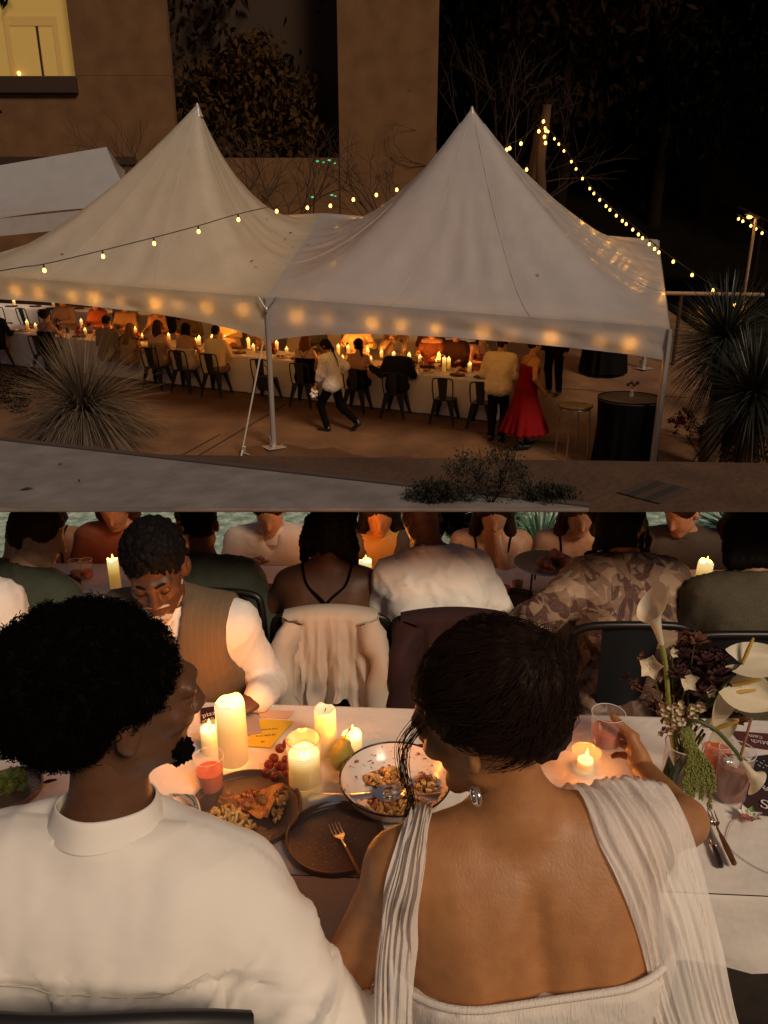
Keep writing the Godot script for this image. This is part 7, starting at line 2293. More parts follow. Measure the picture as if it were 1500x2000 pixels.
func near_things() -> void:
	var o: Node3D
	var mb: MB
	var white_ink := mat(Color(0.75, 0.7, 0.68), 0.7)
	# ---- candles
	for c in [[457, 1484, 1380, 29, "tallest ivory pillar candle left of the yellow card", 0.034], [412, 1468, 1428, 17, "short stout candle behind the glass of orange drink", 0.026], [637, 1468, 1391, 21, "unlit looking tall candle behind the pear", 0.02], [688, 1488, 1440, 20, "small lit candle right of the pear's stem", 0.03]]:
		var p := T(c[0], c[1])
		var dep := 1500.0 / ((p - CAM).dot(V(0, -sp, -cp)))
		candle(c[4], p, c[3] / dep, hgt(p + V(0, 0, c[3] / dep * 0.4), c[2]) / 0.97, c[5], c[3] != 21, "candles on the near table")
	# the candle floating in a glass cylinder
	var p := T(596, 1535)
	var dep := 1500.0 / ((p - CAM).dot(V(0, -sp, -cp)))
	var r := 33.0 / dep
	var hg := hgt(p, 1442)
	o = thing("candle_glass", "glass cylinder of water holding a candle in front of the pear", "candle holder", p)
	mb = MB.new(); mb.lathe([Vector2(0, 0.002), Vector2(r * 0.92, 0.001), Vector2(r * 0.98, 0.006), Vector2(r, 0.012), Vector2(r, hg)], 40); part(o, "glass", mb, M.glass)
	mb = MB.new(); mb.lathe([Vector2(r - 0.0016, hg), Vector2(r, hg + 0.0014), Vector2(r + 0.0012, hg), Vector2(r, hg - 0.0014)], 40); part(o, "rim", mb, M.enamel_rim)
	mb = MB.new(); mb.lathe([Vector2(r * 0.3, 0.004), Vector2(r * 0.75, 0.007), Vector2(r * 0.96, 0.012), Vector2(r * 0.99, 0.016), Vector2(r * 0.9, 0.012), Vector2(r * 0.3, 0.009)], 40); part(o, "thick_base", mb, glass(0.25, Color(1.0, 0.85, 0.5)))
	mb = MB.new(); mb.lathe([Vector2(0, hg * 0.74), Vector2(r * 0.985, hg * 0.74)], 40); part(o, "water_surface", mb, glass(0.12))
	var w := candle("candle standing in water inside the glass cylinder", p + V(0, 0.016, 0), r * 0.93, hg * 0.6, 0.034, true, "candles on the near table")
	# ---- grapes
	o = thing("grape_bunch", "bunch of dark red grapes left of the candle glass", "grapes", T(545, 1510))
	mb = MB.new(); mb.blob(Vector3.ZERO, V(0.0125, 0.0118, 0.0125), Basis.IDENTITY, 14, 9)
	var gm := mb.mesh()
	var grape := mat(Color(0.16, 0.035, 0.022), 0.22)
	grape.metallic_specular = 0.6
	grape.backlight_enabled = true; grape.backlight = L(0.5, 0.12, 0.04)
	for q in [[560, 1480, 0.012], [535, 1477, 0.012], [548, 1469, 0.03], [562, 1462, 0.035], [526, 1489, 0.012], [546, 1492, 0.012], [521, 1505, 0.012], [538, 1512, 0.012], [558, 1497, 0.014], [562, 1508, 0.012], [570, 1470, 0.02]]:
		part(o, "grape", gm, grape, T(q[0], q[1] + 12, 0.0) + V(0, q[2], 0) - o.position)
	o = thing("grape_bunch", "grapes peeking over the far rim of the enamel bowl", "grapes", T(790, 1475))
	for q in [[690, 1476], [780, 1474], [800, 1468], [815, 1474], [833, 1478], [822, 1462], [765, 1478]]:
		part(o, "grape", gm, grape, T(q[0], q[1], 0.013) - o.position)
	# ---- pear
	p = T(668, 1498)
	o = thing("pear", "speckled green yellow pear between the candles and the bowl", "pear", p)
	o.rotation.z = -0.1
	mb = MB.new()
	mb.lathe([Vector2(0, 0.002), Vector2(0.012, 0.0), Vector2(0.026, 0.008), Vector2(0.034, 0.024), Vector2(0.033, 0.04), Vector2(0.025, 0.056), Vector2(0.018, 0.068), Vector2(0.0155, 0.078), Vector2(0.011, 0.086), Vector2(0.0, 0.089)], 32)
	wrinkle(mb, 0.003, 30.0)
	var pmat := tri_tex(mat(Color.WHITE, 0.45), ntex(0.035, L(0.2, 0.17, 0.03), L(0.42, 0.38, 0.09), 131, 5), 9.0, false)
	part(o, "flesh", mb, pmat)
	mb = MB.new(); mb.tube(curve([V(0, 0.085, 0), V(0.003, 0.1, 0), V(0.012, 0.112, -0.003)], 4), [0.0022, 0.0018, 0.0016, 0.0016, 0.0017, 0.0018, 0.002, 0.0024, 0.0026], 7); part(o, "stem", mb, M.twig)
	# ---- enamel bowl with leftovers
	p = T(772, 1556)
	r = 0.129
	o = thing("enamel_bowl", "white enamel bowl with dark rim and pasta leftovers", "bowl", p)
	mb = MB.new()
	mb.lathe([Vector2(0, 0.0), Vector2(r * 0.55, 0.001), Vector2(r * 0.72, 0.008), Vector2(r * 0.88, 0.026), Vector2(r * 0.985, 0.05), Vector2(r, 0.056), Vector2(r * 0.985, 0.0565), Vector2(r * 0.87, 0.03), Vector2(r * 0.7, 0.012), Vector2(r * 0.5, 0.005), Vector2(0, 0.004)], 72)
	part(o, "shell", mb, M.enamel)
	mb = MB.new()
	var ringp := []
	for k in 73: ringp.append(V(cos(TAU * k / 72.0) * r, 0.0567, sin(TAU * k / 72.0) * r))
	mb.tube(ringp, 0.0026, 6, false); part(o, "rim", mb, M.rim)
	var pasta := mat(Color(0.42, 0.22, 0.06), 0.4); var pasta2 := mat(Color(0.55, 0.34, 0.11), 0.4); var brown := mat(Color(0.14, 0.055, 0.02), 0.45); var sauce := mat(Color(0.26, 0.1, 0.025), 0.35)
	crumbs(o, "leftovers", [pasta, pasta2, brown, sauce], 130, 0.06, 0.012, 0.012, V(0.01, 0.006, 0.03), 11, 0.35, 1.2)
	crumbs(o, "leftovers", [pasta, pasta2, sauce], 60, 0.035, 0.014, 0.011, V(-0.02, 0.012, -0.045), 12, 0.35, 1.4)
	crumbs(o, "leftovers", [pasta2, brown, sauce], 40, 0.03, 0.01, 0.009, V(0.075, 0.02, -0.02), 13, 0.35)
	# splashes on the wall of the bowl
	var r2 := RandomNumberGenerator.new(); r2.seed = 14
	mb = MB.new()
	for k in 240:
		var an := r2.randf() * TAU
		var f := r2.randf_range(0.5, 0.96)
		var rad: float = r * f
		var y: float = 0.005 + 0.048 * pow((f - 0.5) / 0.47, 1.7)
		mb.blob(V(cos(an) * rad, y + 0.001, sin(an) * rad), V(r2.randf_range(0.4, 1.6), 0.35, r2.randf_range(0.4, 1.6)) * r2.randf_range(0.0005, 0.0024) * (1.0 if k % 9 else 2.2), Basis(Vector3.UP, k * 1.3), 6, 4)
	part(o, "sauce_splashes", mb, sauce).set_meta("kind", "stuff")
	o = thing("serving_fork", "hammered silver serving fork resting on the bowl's near rim", "fork", T(604, 1575))
	utensil(o, V(0, 0.012, 0), T(785, 1548, 0.03) - o.position, V(0, 1, 0.2), "fork", null, 1.75)
	o = thing("serving_spoon", "serving spoon lying in the bowl beside the fork", "spoon", T(842, 1560, 0.04))
	utensil(o, V(0.02, 0.02, 0.02), T(765, 1555, 0.018) - o.position, V(0, 1, 0), "spoon", null, 1.3)
	# ---- big plate with flatbread and pasta
	p = T(480, 1589)
	o = thing("dinner_plate", "large brown stoneware plate with flatbread and creamy pasta", "plate", p, 0.0, "stoneware plates on the near table")
	part(o, "plate", plate_mesh(0.129, 0.02), M.plate)
	# flatbread: a torn wedge, thick blistered crust at its right end
	var fb := []
	for k in 15:
		var t := k / 14.0
		var row := PackedVector3Array()
		for q in 13:
			var e := q / 6.0 - 1.0
			var c0 := V(-0.068, 0, -0.036).lerp(V(0.068, 0, -0.018), t)
			var hw := lerpf(0.006, 0.058, pow(t, 0.8)) * (1.0 + 0.08 * sin(t * 14.0 + e * 3.0))
			row.append(c0 + V(-0.012 * e * t, 0.011 + 0.006 * sin(e * 4.0 + t * 6.0) * (1.0 - 0.4 * t) + (0.016 * smoothstep(0.8, 0.95, t)) * (1.0 - absf(e) * 0.3), hw * e))
		fb.append(row)
	mb = MB.new(); mb.grid(fb); wrinkle(mb, 0.007, 70.0)
	var bread := tri_tex(mat(Color.WHITE, 0.5), ntex(0.03, L(0.2, 0.06, 0.014), L(0.55, 0.27, 0.08), 141, 4), 9.0, false)
	part(o, "flatbread", mb, bread)
	crumbs(o, "crust", [mat(Color(0.4, 0.24, 0.09), 0.6), mat(Color(0.1, 0.04, 0.015), 0.7), mat(Color(0.52, 0.33, 0.14), 0.6)], 80, 0.056, 0.014, 0.008, V(0.074, 0.012, -0.016), 15, 0.7, 0.26)
	crumbs(o, "topping", [mat(Color(0.42, 0.09, 0.02), 0.4), mat(Color(0.5, 0.26, 0.08), 0.5)], 26, 0.032, 0.002, 0.009, V(0.012, 0.0165, -0.026), 16, 0.14)
	r2 = RandomNumberGenerator.new(); r2.seed = 17
	var noodle := [MB.new(), MB.new(), MB.new()]
	for k in 150:
		var an := r2.randf() * TAU; var rr := sqrt(r2.randf())
		var c0 := V(cos(an) * rr * 0.056, 0.006 + 0.034 * (1.0 - rr * rr) * r2.randf_range(0.6, 1.0), sin(an) * rr * 0.047)
		var bs := Basis(V(r2.randfn(), r2.randfn() * 0.5, r2.randfn()).normalized(), r2.randf() * TAU)
		var pth := []
		for q in 6: pth.append(c0 + bs * V(cos(q * 0.62) * 0.0085, q * 0.0012, sin(q * 0.62) * 0.0085))
		noodle[k % 3].tube(pth, 0.0034 * r2.randf_range(0.8, 1.2), 6)
	for k in 3: part(o, "pasta", noodle[k], [pasta2, mat(Color(0.6, 0.42, 0.17), 0.35), pasta][k], V(-0.035, 0.006, 0.05)).set_meta("kind", "stuff")
	crumbs(o, "mushroom", [brown, sauce], 26, 0.05, 0.036, 0.009, V(-0.035, 0.009, 0.05), 18, 0.4, 1.15)
	# ---- empty plate with a fork
	p = T(655, 1645)
	o = thing("dinner_plate", "used brown plate with only a fork, beside the bride's shoulder", "plate", p, 0.0, "stoneware plates on the near table")
	part(o, "plate", plate_mesh(0.108, 0.02), M.plate)
	mb = MB.new()
	r2.seed = 22
	for k in 120: mb.blob(V(r2.randfn() * 0.04, 0.0055, r2.randfn() * 0.035), V(1, 0.4, 1) * r2.randf_range(0.0005, 0.0014), Basis.IDENTITY, 5, 3)
	part(o, "crumbs", mb, pasta2).set_meta("kind", "stuff")
	o = thing("fork", "wooden handled fork lying across the used brown plate", "fork", T(706, 1716, 0.022), 0.0, "wooden handled forks")
	utensil(o, V(0, 0.004, 0), T(652, 1612, 0.008) - o.position, V(0, 1, 0), "fork", M.wood)
	# ---- glasses on the left
	p = T(412, 1540)
	dep = 1500.0 / ((p - CAM).dot(V(0, -sp, -cp)))
	o = thing("drinking_glass", "glass of orange drink between the groom's chin and the candles", "glass", p, 0.0, "glasses on the near table")
	tumbler(o, 29.0 / dep, hgt(p, 1478), 0.6, M.drink)
	p = T(376, 1428)
	o = thing("drinking_glass", "empty glass just right of the groom's brow", "glass", p, 0.0, "glasses on the near table")
	tumbler(o, 0.026, hgt(p, 1382), 0.0, M.drink)
	# ---- cards
	o = card("greeting_card", "bright yellow card with handwriting right of the tallest candle", [T(482, 1437), T(575, 1408), T(527, 1461), T(480, 1458)] if false else [T(508, 1405), T(574, 1408), T(528, 1461), T(478, 1457)], mat(Color(0.62, 0.46, 0.03), 0.6))
	var ink := mat(Color(0.2, 0.14, 0.02), 0.8)
	var flat := Basis(V(1, 0, 0.05).normalized(), V(0, 0, -1), V(0, 1, 0))
	flat = Basis(Vector3.UP, 0.15) * Basis(Vector3.RIGHT, -PI / 2)
	for k in 3: script_text(o, ["love to you", "both and all", "xo"][k], T(525 - 6 * k, 1424 + 12 * k, 0.0022) - o.position, flat, 0.009, ink)
	o = card("envelope", "small grey card behind the tallest candle beside the yellow card", [T(478, 1386), T(500, 1384), T(511, 1433), T(480, 1437)], mat(Color(0.33, 0.29, 0.28), 0.8), 0.0022)
	o = card("envelope", "pale peach card lying at the table's far edge", [T(500, 1386), T(574, 1389), T(563, 1404), T(508, 1401)], mat(Color(0.62, 0.42, 0.28), 0.8))
	o = card("menu_card", "dark menu card with white script in front of the waistcoat man", [T(392, 1384), T(446, 1376), T(432, 1400), T(390, 1414)], M.maroon, 0.0015)
	script_text(o, "pizza", T(412, 1394, 0.004) - o.position, Basis(Vector3.UP, 0.45) * Basis(Vector3.RIGHT, -PI / 2), 0.02, white_ink)
	script_text(o, "vino", T(406, 1406, 0.004) - o.position, Basis(Vector3.UP, 0.6) * Basis(Vector3.RIGHT, -PI / 2), 0.016, white_ink)
	# ---- left edge: salad plate, phone, knife, leaf, napkin
	p = T(20, 1548)
	o = thing("dinner_plate", "brown plate of green salad cut by the left edge", "plate", p, 0.0, "stoneware plates on the near table")
	part(o, "plate", plate_mesh(0.075, 0.016), M.plate)
	mb = MB.new()
	r2.seed = 31
	for k in 26:
		var an := r2.randf() * TAU
		petal_sheet(mb, V(r2.randf_range(-0.03, 0.03), 0.01 + r2.randf() * 0.012, r2.randf_range(-0.035, 0.035)), V(cos(an), r2.randf_range(0, 0.6), sin(an)).normalized(), V(0, 1, 0.1), r2.randf_range(0.02, 0.04), 0.012, r2.randf_range(-0.3, 0.4), 0.3)
	part(o, "salad_leaves", mb, mat(Color(0.12, 0.17, 0.025), 0.5)).set_meta("kind", "stuff")
	o = thing("phone", "black phone lying on the cloth left of the groom's collar", "phone", T(96, 1596))
	mb = MB.new(); mb.box(V(0, 0.004, 0), V(0.072, 0.008, 0.15), Basis(Vector3.UP, -0.75), 0.003); part(o, "case", mb, M.black)
	mb = MB.new(); mb.box(V(0, 0.0084, 0), V(0.066, 0.001, 0.143), Basis(Vector3.UP, -0.75)); part(o, "screen", mb, mat(Color(0.012, 0.014, 0.016), 0.06))
	o = thing("knife", "dark handled knife beside the black phone", "knife", T(28, 1618))
	utensil(o, V(0, 0.002, 0), T(88, 1572, 0.002) - o.position, Vector3.UP, "knife", M.wood)
	mb = MB.new(); petal_sheet(mb, Vector3.ZERO, V(0.96, 0.0, -0.25).normalized(), Vector3.UP, 0.03, 0.008, 0.1, 0.5)
	solo("leaf", "single dark red leaf on the cloth above the phone", "leaf", mb, M.maroon, T(86, 1530, 0.003))
	o = thing("napkin", "grey and white striped napkin below the groom's beard", "napkin", T(372, 1600))
	for k in 5:
		mb = MB.new()
		var rows := []
		for s in 14:
			var t := s / 13.0
			var row := PackedVector3Array()
			for q in 5:
				row.append(V(-0.045 + 0.085 * t + (k - 2) * 0.011 * (1 - t) + q * 0.00275, 0.014 + 0.012 * sin(t * PI) + 0.003 * sin(q * 1.5 + k), -0.06 + 0.14 * t * t + (k - 2) * 0.008 * t))
			rows.append(row)
		mb.grid(rows)
		part(o, "stripe", mb, mat(Color(0.5, 0.5, 0.45), 0.9) if k % 2 == 0 else mat(Color(0.12, 0.13, 0.11), 0.9))
	# ---- right: candle glass, cups, cards, fork
	p = T(1142, 1500)
	o = thing("votive_holder", "low clear votive glass right of the bride's hair", "candle holder", p)
	tumbler(o, 0.036, 0.05, 0.0, M.drink, 0.9)
	candle("small votive candle glowing inside the low glass right of the bride", p + V(0, 0.006, 0), 0.02, 0.02, 0.016, true, "candles on the near table")
	var k3 := 0
	for c in [[1424, 1556, 1466, 0.04, "pink iced drink with a straw below the drooping lily", M.drink_pink], [1392, 1508, 1446, 0.036, "red orange drink behind the pink iced drink", M.drink]]:
		p = T(c[0], c[1])
		var hh := hgt(p, c[2])
		o = thing("drinking_glass", c[4], "glass", p, 0.0, "glasses on the near table")
		tumbler(o, c[3], hh, 0.72, c[5])
		if k3 == 0:
			mb = MB.new(); mb.tube([V(-0.005, 0.01, 0.01), V(0.028, hh + 0.075, -0.02)], 0.0032, 7); part(o, "straw", mb, mat(Color(0.3, 0.13, 0.07), 0.5))
			for q in 5:
				mb = MB.new(); mb.box(V(-0.018 + 0.009 * q, hh * 0.76 + 0.004 * (q % 2), 0.012 * sin(q * 2.0)), V(0.018, 0.016, 0.018), Basis(V(1, q, 0.5).normalized(), q * 1.1), 0.003); part(o, "ice_cube", mb, glass(0.3))
		k3 += 1
	o = card("menu_card", "burgundy place card with white handwriting at the right edge", [T(1432, 1428), T(1530, 1436), T(1530, 1468), T(1446, 1456)], mat(Color(0.1, 0.02, 0.025), 0.8), 0.0016)
	var turn := Basis(Vector3.UP, PI - 0.25) * Basis(Vector3.RIGHT, -PI / 2)
	script_text(o, "Mich", T(1484, 1449, 0.005) - o.position, turn, 0.018, white_ink)
	script_text(o, "Came", T(1472, 1438, 0.005) - o.position, turn, 0.016, white_ink)
	o = card("menu_card", "white printed menu behind the vase and the drooping lily", [T(1398, 1420), T(1424, 1428), T(1470, 1480), T(1380, 1470)], mat(Color(0.6, 0.55, 0.5), 0.8))
	o = card("menu_card", "dark card with white dotted lettering right of the pink drink", [T(1474, 1478), T(1540, 1470), T(1520, 1568), T(1450, 1552)], mat(Color(0.015, 0.01, 0.012), 0.8), 0.002)
	script_text(o, "good food", T(1470, 1520, 0.005) - o.position, Basis(Vector3.UP, 1.9) * Basis(Vector3.RIGHT, -PI / 2), 0.02, white_ink)
	for k in 9:
		mb = MB.new(); mb.blob(T(1478 + 6.0 * (k % 3) + k, 1486 + 5.0 * (k / 3) + k % 2 * 3, 0.0045) - o.position, V(0.0017, 0.0006, 0.0017), Basis.IDENTITY, 6, 4); part(o, "printed_dot", mb, white_ink)
	o = card("menu_card", "dark burgundy folded card nearest the right edge", [T(1462, 1548), T(1560, 1530), T(1560, 1600), T(1448, 1588)], mat(Color(0.045, 0.014, 0.018), 0.8), 0.0022)
	script_text(o, "S", T(1494, 1570, 0.006) - o.position, Basis(Vector3.UP, 2.6) * Basis(Vector3.RIGHT, -PI / 2), 0.04, white_ink)
	o = thing("gift_tag", "white and red flower shaped tag with twine at the right edge", "tag", T(1462, 1600))
	for k in 7:
		mb = MB.new()
		var an := TAU * k / 7.0
		petal_sheet(mb, V(0, 0.006, 0), V(cos(an), 0.15, sin(an)).normalized(), Vector3.UP, 0.03, 0.011, 0.2, 0.3)
		part(o, "petal", mb, [mat(Color(0.7, 0.66, 0.6), 0.8), mat(Color(0.42, 0.06, 0.05), 0.8), mat(Color(0.16, 0.3, 0.1), 0.8)][[0, 0, 1, 1, 0, 0, 2][k]])
	mb = MB.new(); mb.tube(curve([V(-0.02, 0.004, 0.0), V(-0.04, 0.003, 0.012), T(1420, 1632) - o.position, T(1424, 1655) - o.position, T(1470, 1690) - o.position, T(1520, 1712) - o.position], 6), 0.0009, 5); part(o, "twine", mb, M.rope)
	o = thing("fork", "wooden handled fork on the cloth right of the bride's shoulder", "fork", T(1434, 1694, 0.004), 0.0, "wooden handled forks")
	utensil(o, V(0, 0.004, 0), T(1384, 1586, 0.004) - o.position, V(0, 1, 0), "fork", M.wood)
	o = thing("knife", "dark knife half hidden between the fork and the bride's sleeve", "knife", T(1408, 1698), 0.0)
	utensil(o, V(0, 0.003, 0), T(1380, 1620, 0.003) - o.position, Vector3.UP, "knife", M.black)
	# red runner on the floor at the lower right
	mb = MB.new(); mb.box(V(0.95, 0.006, -0.55), V(1.0, 0.01, 1.2), Basis(Vector3.UP, 0.1), 0.002)
	solo("rug", "dark red rug on the floor at the lower right corner", "rug", mb, mat(Color(0.07, 0.012, 0.008), 0.95))
	flowers()
func flowers() -> void:
	var p := T(1322, 1545)
	var d0 := -p.z
	var o := thing("flower_vase", "glass vase of white callas, anthuriums, dark roses and hanging amaranth", "flower arrangement", p)
	var P := func(x: float, y: float, dz := 0.0) -> Vector3: return at(x, y, d0 + dz) - p
	var mb := MB.new()
	mb.lathe([Vector2(0, 0.002), Vector2(0.036, 0.001), Vector2(0.04, 0.006), Vector2(0.042, 0.135)], 32); part(o, "glass", mb, M.glass)
	mb = MB.new(); mb.lathe([Vector2(0.0405, 0.135), Vector2(0.042, 0.1365), Vector2(0.0432, 0.135), Vector2(0.042, 0.1335)], 32); part(o, "rim", mb, M.enamel_rim)
	mb = MB.new(); mb.lathe([Vector2(0, 0.085), Vector2(0.041, 0.085)], 32); part(o, "water_surface", mb, glass(0.12))
	var green := mat(Color(0.07, 0.09, 0.02), 0.5); var pale_green := mat(Color(0.25, 0.3, 0.07), 0.45)
	var white := mat(Color(0.72, 0.66, 0.5), 0.45); white.backlight_enabled = true; white.backlight = L(0.5, 0.42, 0.25)
	var yellow := mat(Color(0.55, 0.34, 0.05), 0.5)
	var burg := mat(Color(0.04, 0.007, 0.01), 0.7); var rust := mat(Color(0.13, 0.045, 0.022), 0.8); var blush := mat(Color(0.5, 0.34, 0.24), 0.7); var cream := mat(Color(0.58, 0.5, 0.3), 0.7)
	mb = MB.new()
	rng.seed = 77
	for k in 12:
		var a := TAU * k / 12.0
		mb.tube([V(cos(a) * 0.028, 0.01, sin(a) * 0.028), V(cos(a + 2.5) * 0.02, 0.1, sin(a + 2.5) * 0.02), V(cos(a + 3.0) * 0.04, 0.17, sin(a + 3.0) * 0.03)], 0.0032, 6)
	part(o, "stem", mb, green)
	for k in 4:
		mb = MB.new(); petal_sheet(mb, V(-0.03 + 0.01 * k, 0.03, 0.02 + 0.005 * k), V(-0.2 + 0.12 * k, 1, 0.05).normalized(), V(0, 0, 1), 0.11, 0.018, 0.1, 0.4); part(o, "leaf", mb, green)
	# calla standing tall at left, and one drooping at right
	var calla := func(path: Array, open: Vector3, s: float) -> void:
		var c := curve(path, 6)
		var m2 := MB.new(); m2.tube(c, 0.0052 * s, 8); part(o, "stem", m2, pale_green if s > 1.0 else green)
		var e: Vector3 = c[-1]; var ax: Vector3 = (c[-1] - c[-3]).normalized()
		var x := ax.cross(open).normalized(); var y := x.cross(ax).normalized()
		var rows := []
		for k in 15:
			var t := k / 14.0
			var ring := PackedVector3Array()
			for q in 29:
				var an := -PI * 1.08 + TAU * 1.08 * q / 28.0
				var front := 0.5 + 0.5 * cos(an)     # 1 at the tall lip
				var rr := (0.0055 + 0.013 * pow(t, 1.5) + 0.011 * smoothstep(0.72, 1.0, t)) * s
				var ll := (0.115 * t * (0.62 + 0.38 * front) + 0.014 * pow(front, 8.0) * t) * s
				ring.append(e + ax * ll + (y * -cos(an) + x * sin(an)) * rr * (1.0 + 0.15 * smoothstep(0.7, 1.0, t)))
			rows.append(ring)
		m2 = MB.new(); m2.grid(rows); part(o, "calla_flower", m2, white)
		m2 = MB.new(); m2.tube([e + ax * 0.01, e + ax * 0.055 * s], [0.004, 0.0028], 8); part(o, "spadix", m2, yellow)
	calla.call([V(-0.012, 0.08, 0), P.call(1308, 1395, -0.02), P.call(1300, 1300, -0.03), P.call(1292, 1258, -0.03)], V(-1, 0.2, 0.4), 1.05)
	calla.call([V(0.0, 0.1, 0.02), P.call(1345, 1412, -0.06), P.call(1392, 1422, -0.08), P.call(1432, 1462, -0.09), P.call(1448, 1484, -0.09)], V(0.6, 0.4, 0.6), 0.85)
	# anthuriums
	for a in [[1450, 1296, 1, V(0.95, 0.12, 0.1), V(-0.15, 0.9, 0.5), 0.115, 0.045, V(0.25, 0.85, -0.1)], [1428, 1338, 1, V(0.85, -0.32, 0.15), V(0.0, 0.6, 0.8), 0.115, 0.05, V(0.9, 0.35, 0.2)], [1418, 1352, 1, V(-0.25, -0.9, 0.15), V(0.3, 0.1, 0.95), 0.085, 0.034, V(0.95, 0.2, 0.15)], [1392, 1425, 1, V(0.55, 0.45, 0.2), V(0.0, 0.4, 0.9), 0.06, 0.03, V(0.5, 0.5, 0.3)]]:
		var b: Vector3 = P.call(a[0], a[1], -0.03)
		mb = MB.new(); mb.tube(curve([V(0.01, 0.09, 0), P.call(1352, 1408, -0.02), b.lerp(P.call(1352, 1408, -0.02), 0.4) + V(0.004, 0.005, 0), b], 5), 0.0042, 7); part(o, "stem", mb, green)
		mb = MB.new(); petal_sheet(mb, b, (a[3] as Vector3).normalized(), a[4], a[5], a[6], -0.14, 0.4, 1.0); part(o, "anthurium_flower", mb, white)
		var n := (a[4] as Vector3).normalized()
		mb = MB.new(); mb.tube([b + n * 0.003, b + (a[7] as Vector3).normalized() * 0.03 + n * 0.004, b + (a[7] as Vector3).normalized() * 0.062], [0.0042, 0.0046, 0.0028], 8); part(o, "spadix", mb, yellow)
	# small white orchids
	for a in [[1270, 1300, 0.034, V(-0.3, 0.3, 0.9)], [1340, 1330, 0.03, V(0.1, 0.5, 0.85)], [1312, 1275, 0.016, V(0.4, 0.5, 0.8)], [1385, 1350, 0.018, V(0.2, 0.4, 0.9)]]:
		mb = MB.new()
		var c: Vector3 = P.call(a[0], a[1], -0.03)
		for k in 5:
			var an := TAU * k / 5.0 + 0.4
			var nn := (a[3] as Vector3).normalized()
			var x := nn.cross(Vector3.UP).normalized(); var y := x.cross(nn)
			petal_sheet(mb, c, (x * cos(an) + y * sin(an) * 1.2 + nn * 0.35).normalized(), nn, a[2], a[2] * 0.42, 0.25, 0.3)
		part(o, "orchid_flower", mb, white)
		mb = MB.new(); mb.tube([V(0, 0.1, 0), P.call(lerpf(a[0], 1320, 0.5), 1380, -0.02), c], 0.002, 5); part(o, "stem", mb, green)
	# dark roses, rust scabious
	var i := 0
	for a in [[1395, 1312, 0.036], [1372, 1285, 0.034], [1338, 1368, 0.038], [1366, 1345, 0.034], [1300, 1345, 0.026], [1378, 1390, 0.03], [1318, 1312, 0.028], [1345, 1300, 0.026], [1415, 1345, 0.028], [1330, 1270, 0.02], [1402, 1280, 0.026], [1282, 1380, 0.02]]:
		rose(o, P.call(a[0], a[1], 0.02 * (i % 3) - 0.02), a[2], burg, 400 + i)
		i += 1
	for a in [[1356, 1246, 0.025], [1437, 1404, 0.021]]:
		rose(o, P.call(a[0], a[1], -0.02), a[2], rust, 420 + i, "scabious_flower", 5)
		mb = MB.new(); mb.tube([V(0.01, 0.1, 0), P.call(1345, 1330, -0.01), P.call(a[0], a[1] + 12, -0.02)], 0.0018, 5); part(o, "stem", mb, green)
		i += 1
	# hydrangea florets round the neck
	for tone in 2:
		mb = MB.new()
		rng.seed = 90 + tone
		for k in 34:
			var c: Vector3 = P.call(1282 + R(0, 92), 1396 + R(-26, 40), -0.045 + R(-0.015, 0.02))
			for q in 4:
				var an := TAU * q / 4.0 + k
				petal_sheet(mb, c, V(cos(an) * 0.9, sin(an) * 0.9, 0.45).normalized(), V(0, 0.2, 1), 0.0105, 0.0062, 0.2, 0.3)
		part(o, "hydrangea_florets", mb, cream if tone else blush).set_meta("kind", "stuff")
	# wispy dark sprigs
	for a in [[1222, 1320], [1235, 1340], [1250, 1285], [1405, 1405]]:
		mb = MB.new()
		var e: Vector3 = P.call(a[0], a[1], 0.0)
		mb.tube([V(-0.01, 0.12, 0), e.lerp(V(0, 0.2, 0), 0.4), e], 0.0012, 4)
		for k in 5:
			petal_sheet(mb, e + V(R(-0.008, 0.008), R(-0.01, 0.01), 0), V(R(-1, 0.3), R(-0.4, 1), R(-0.3, 0.5)).normalized(), V(0, 0.3, 1), 0.02, 0.0045, 0.3, 0.4)
		part(o, "sprig", mb, rust)
	# hanging amaranth
	var am := mat(Color(0.2, 0.22, 0.05), 0.8)
	rng.seed = 55
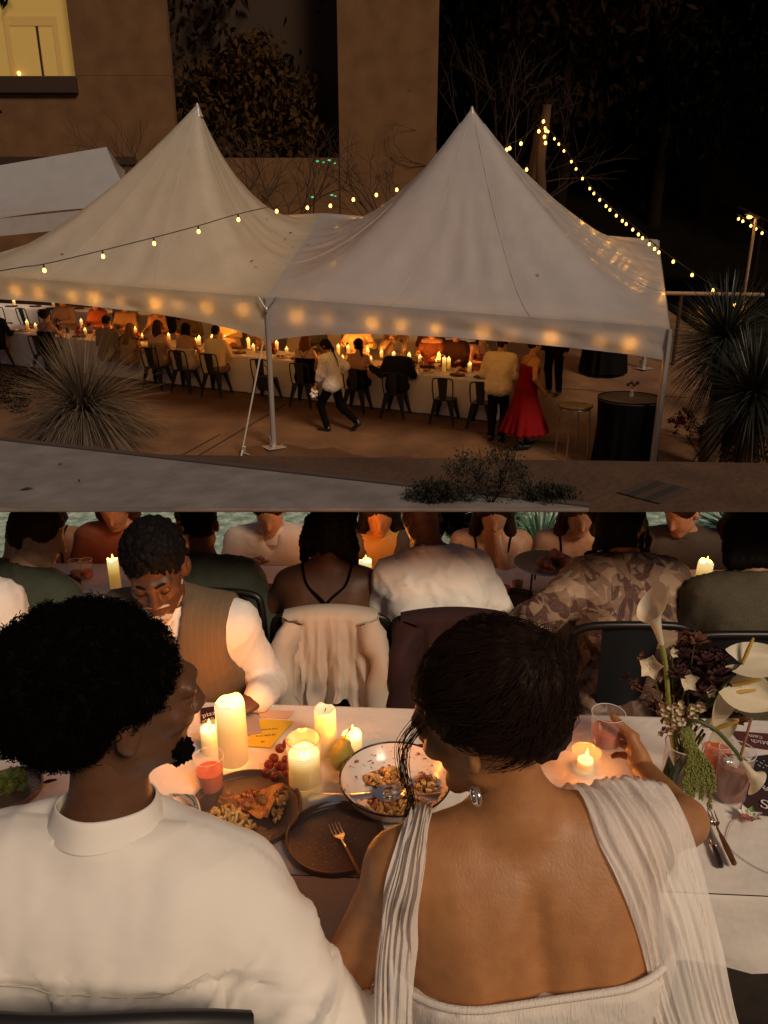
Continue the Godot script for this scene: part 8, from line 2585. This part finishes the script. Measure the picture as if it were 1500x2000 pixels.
	for k in 11:
		mb = MB.new()
		var x0 := 1330 + R(0, 26)
		var x1 := 1340 + k * 4.6
		var path := curve([P.call(1340, 1420, -0.05), P.call(x0, 1440, -0.085), P.call(x1, 1500 + R(-8, 8), -0.1), P.call(x1 + R(-4, 8), 1545 + R(-20, 40), -0.095)], 12)
		for q in range(4, path.size()):
			for e in 7:
				var off := V(R(-1, 1), R(-1, 1), R(-1, 1)).normalized() * 0.0048
				mb.blob(path[q] + off, Vector3.ONE * R(0.0016, 0.0028), Basis.IDENTITY, 5, 4)
		mb.tube(path, 0.0025, 5)
		part(o, "amaranth_tassel", mb, am)

func _ready() -> void:
	rng.seed = 1
	var cam := Camera3D.new()
	cam.name = "camera"
	cam.fov = rad_to_deg(2.0 * atan(1000.0 / 1500.0))
	cam.near = 0.05; cam.far = 400.0
	add_child(cam)
	cam.position = CAM
	cam.rotation.x = -deg_to_rad(PITCH)
	cam.current = true
	var we := WorldEnvironment.new()
	we.name = "environment"
	var env := Environment.new()
	env.background_mode = Environment.BG_SKY
	var sky := Sky.new()
	var ps := ProceduralSkyMaterial.new()
	ps.sky_top_color = Color(0.38, 0.37, 0.41); ps.sky_horizon_color = Color(0.23, 0.195, 0.19)
	ps.ground_bottom_color = Color(0.05, 0.04, 0.035); ps.ground_horizon_color = Color(0.12, 0.1, 0.1)
	ps.sun_angle_max = 1.0
	sky.sky_material = ps
	env.sky = sky
	env.background_energy_multiplier = 0.72
	env.ambient_light_source = Environment.AMBIENT_SOURCE_SKY
	env.tonemap_mode = Environment.TONE_MAPPER_LINEAR
	env.tonemap_exposure = 1.0
	env.sdfgi_enabled = true; env.ssao_enabled = true; env.ssil_enabled = true
	we.environment = env
	add_child(we)
	var sun := DirectionalLight3D.new()
	sun.name = "dusk_light"
	sun.light_color = Color(1.0, 0.88, 0.75)
	sun.light_energy = 0.66
	sun.light_angular_distance = 16.0
	sun.shadow_enabled = true
	add_child(sun)
	sun.rotation_degrees = V(-41, 36, 0)
	make_materials()
	build_setting()
	build_tents()
	build_terrace_dinner()
	build_tent_dinner()
	build_planting()
	build_backdrop()
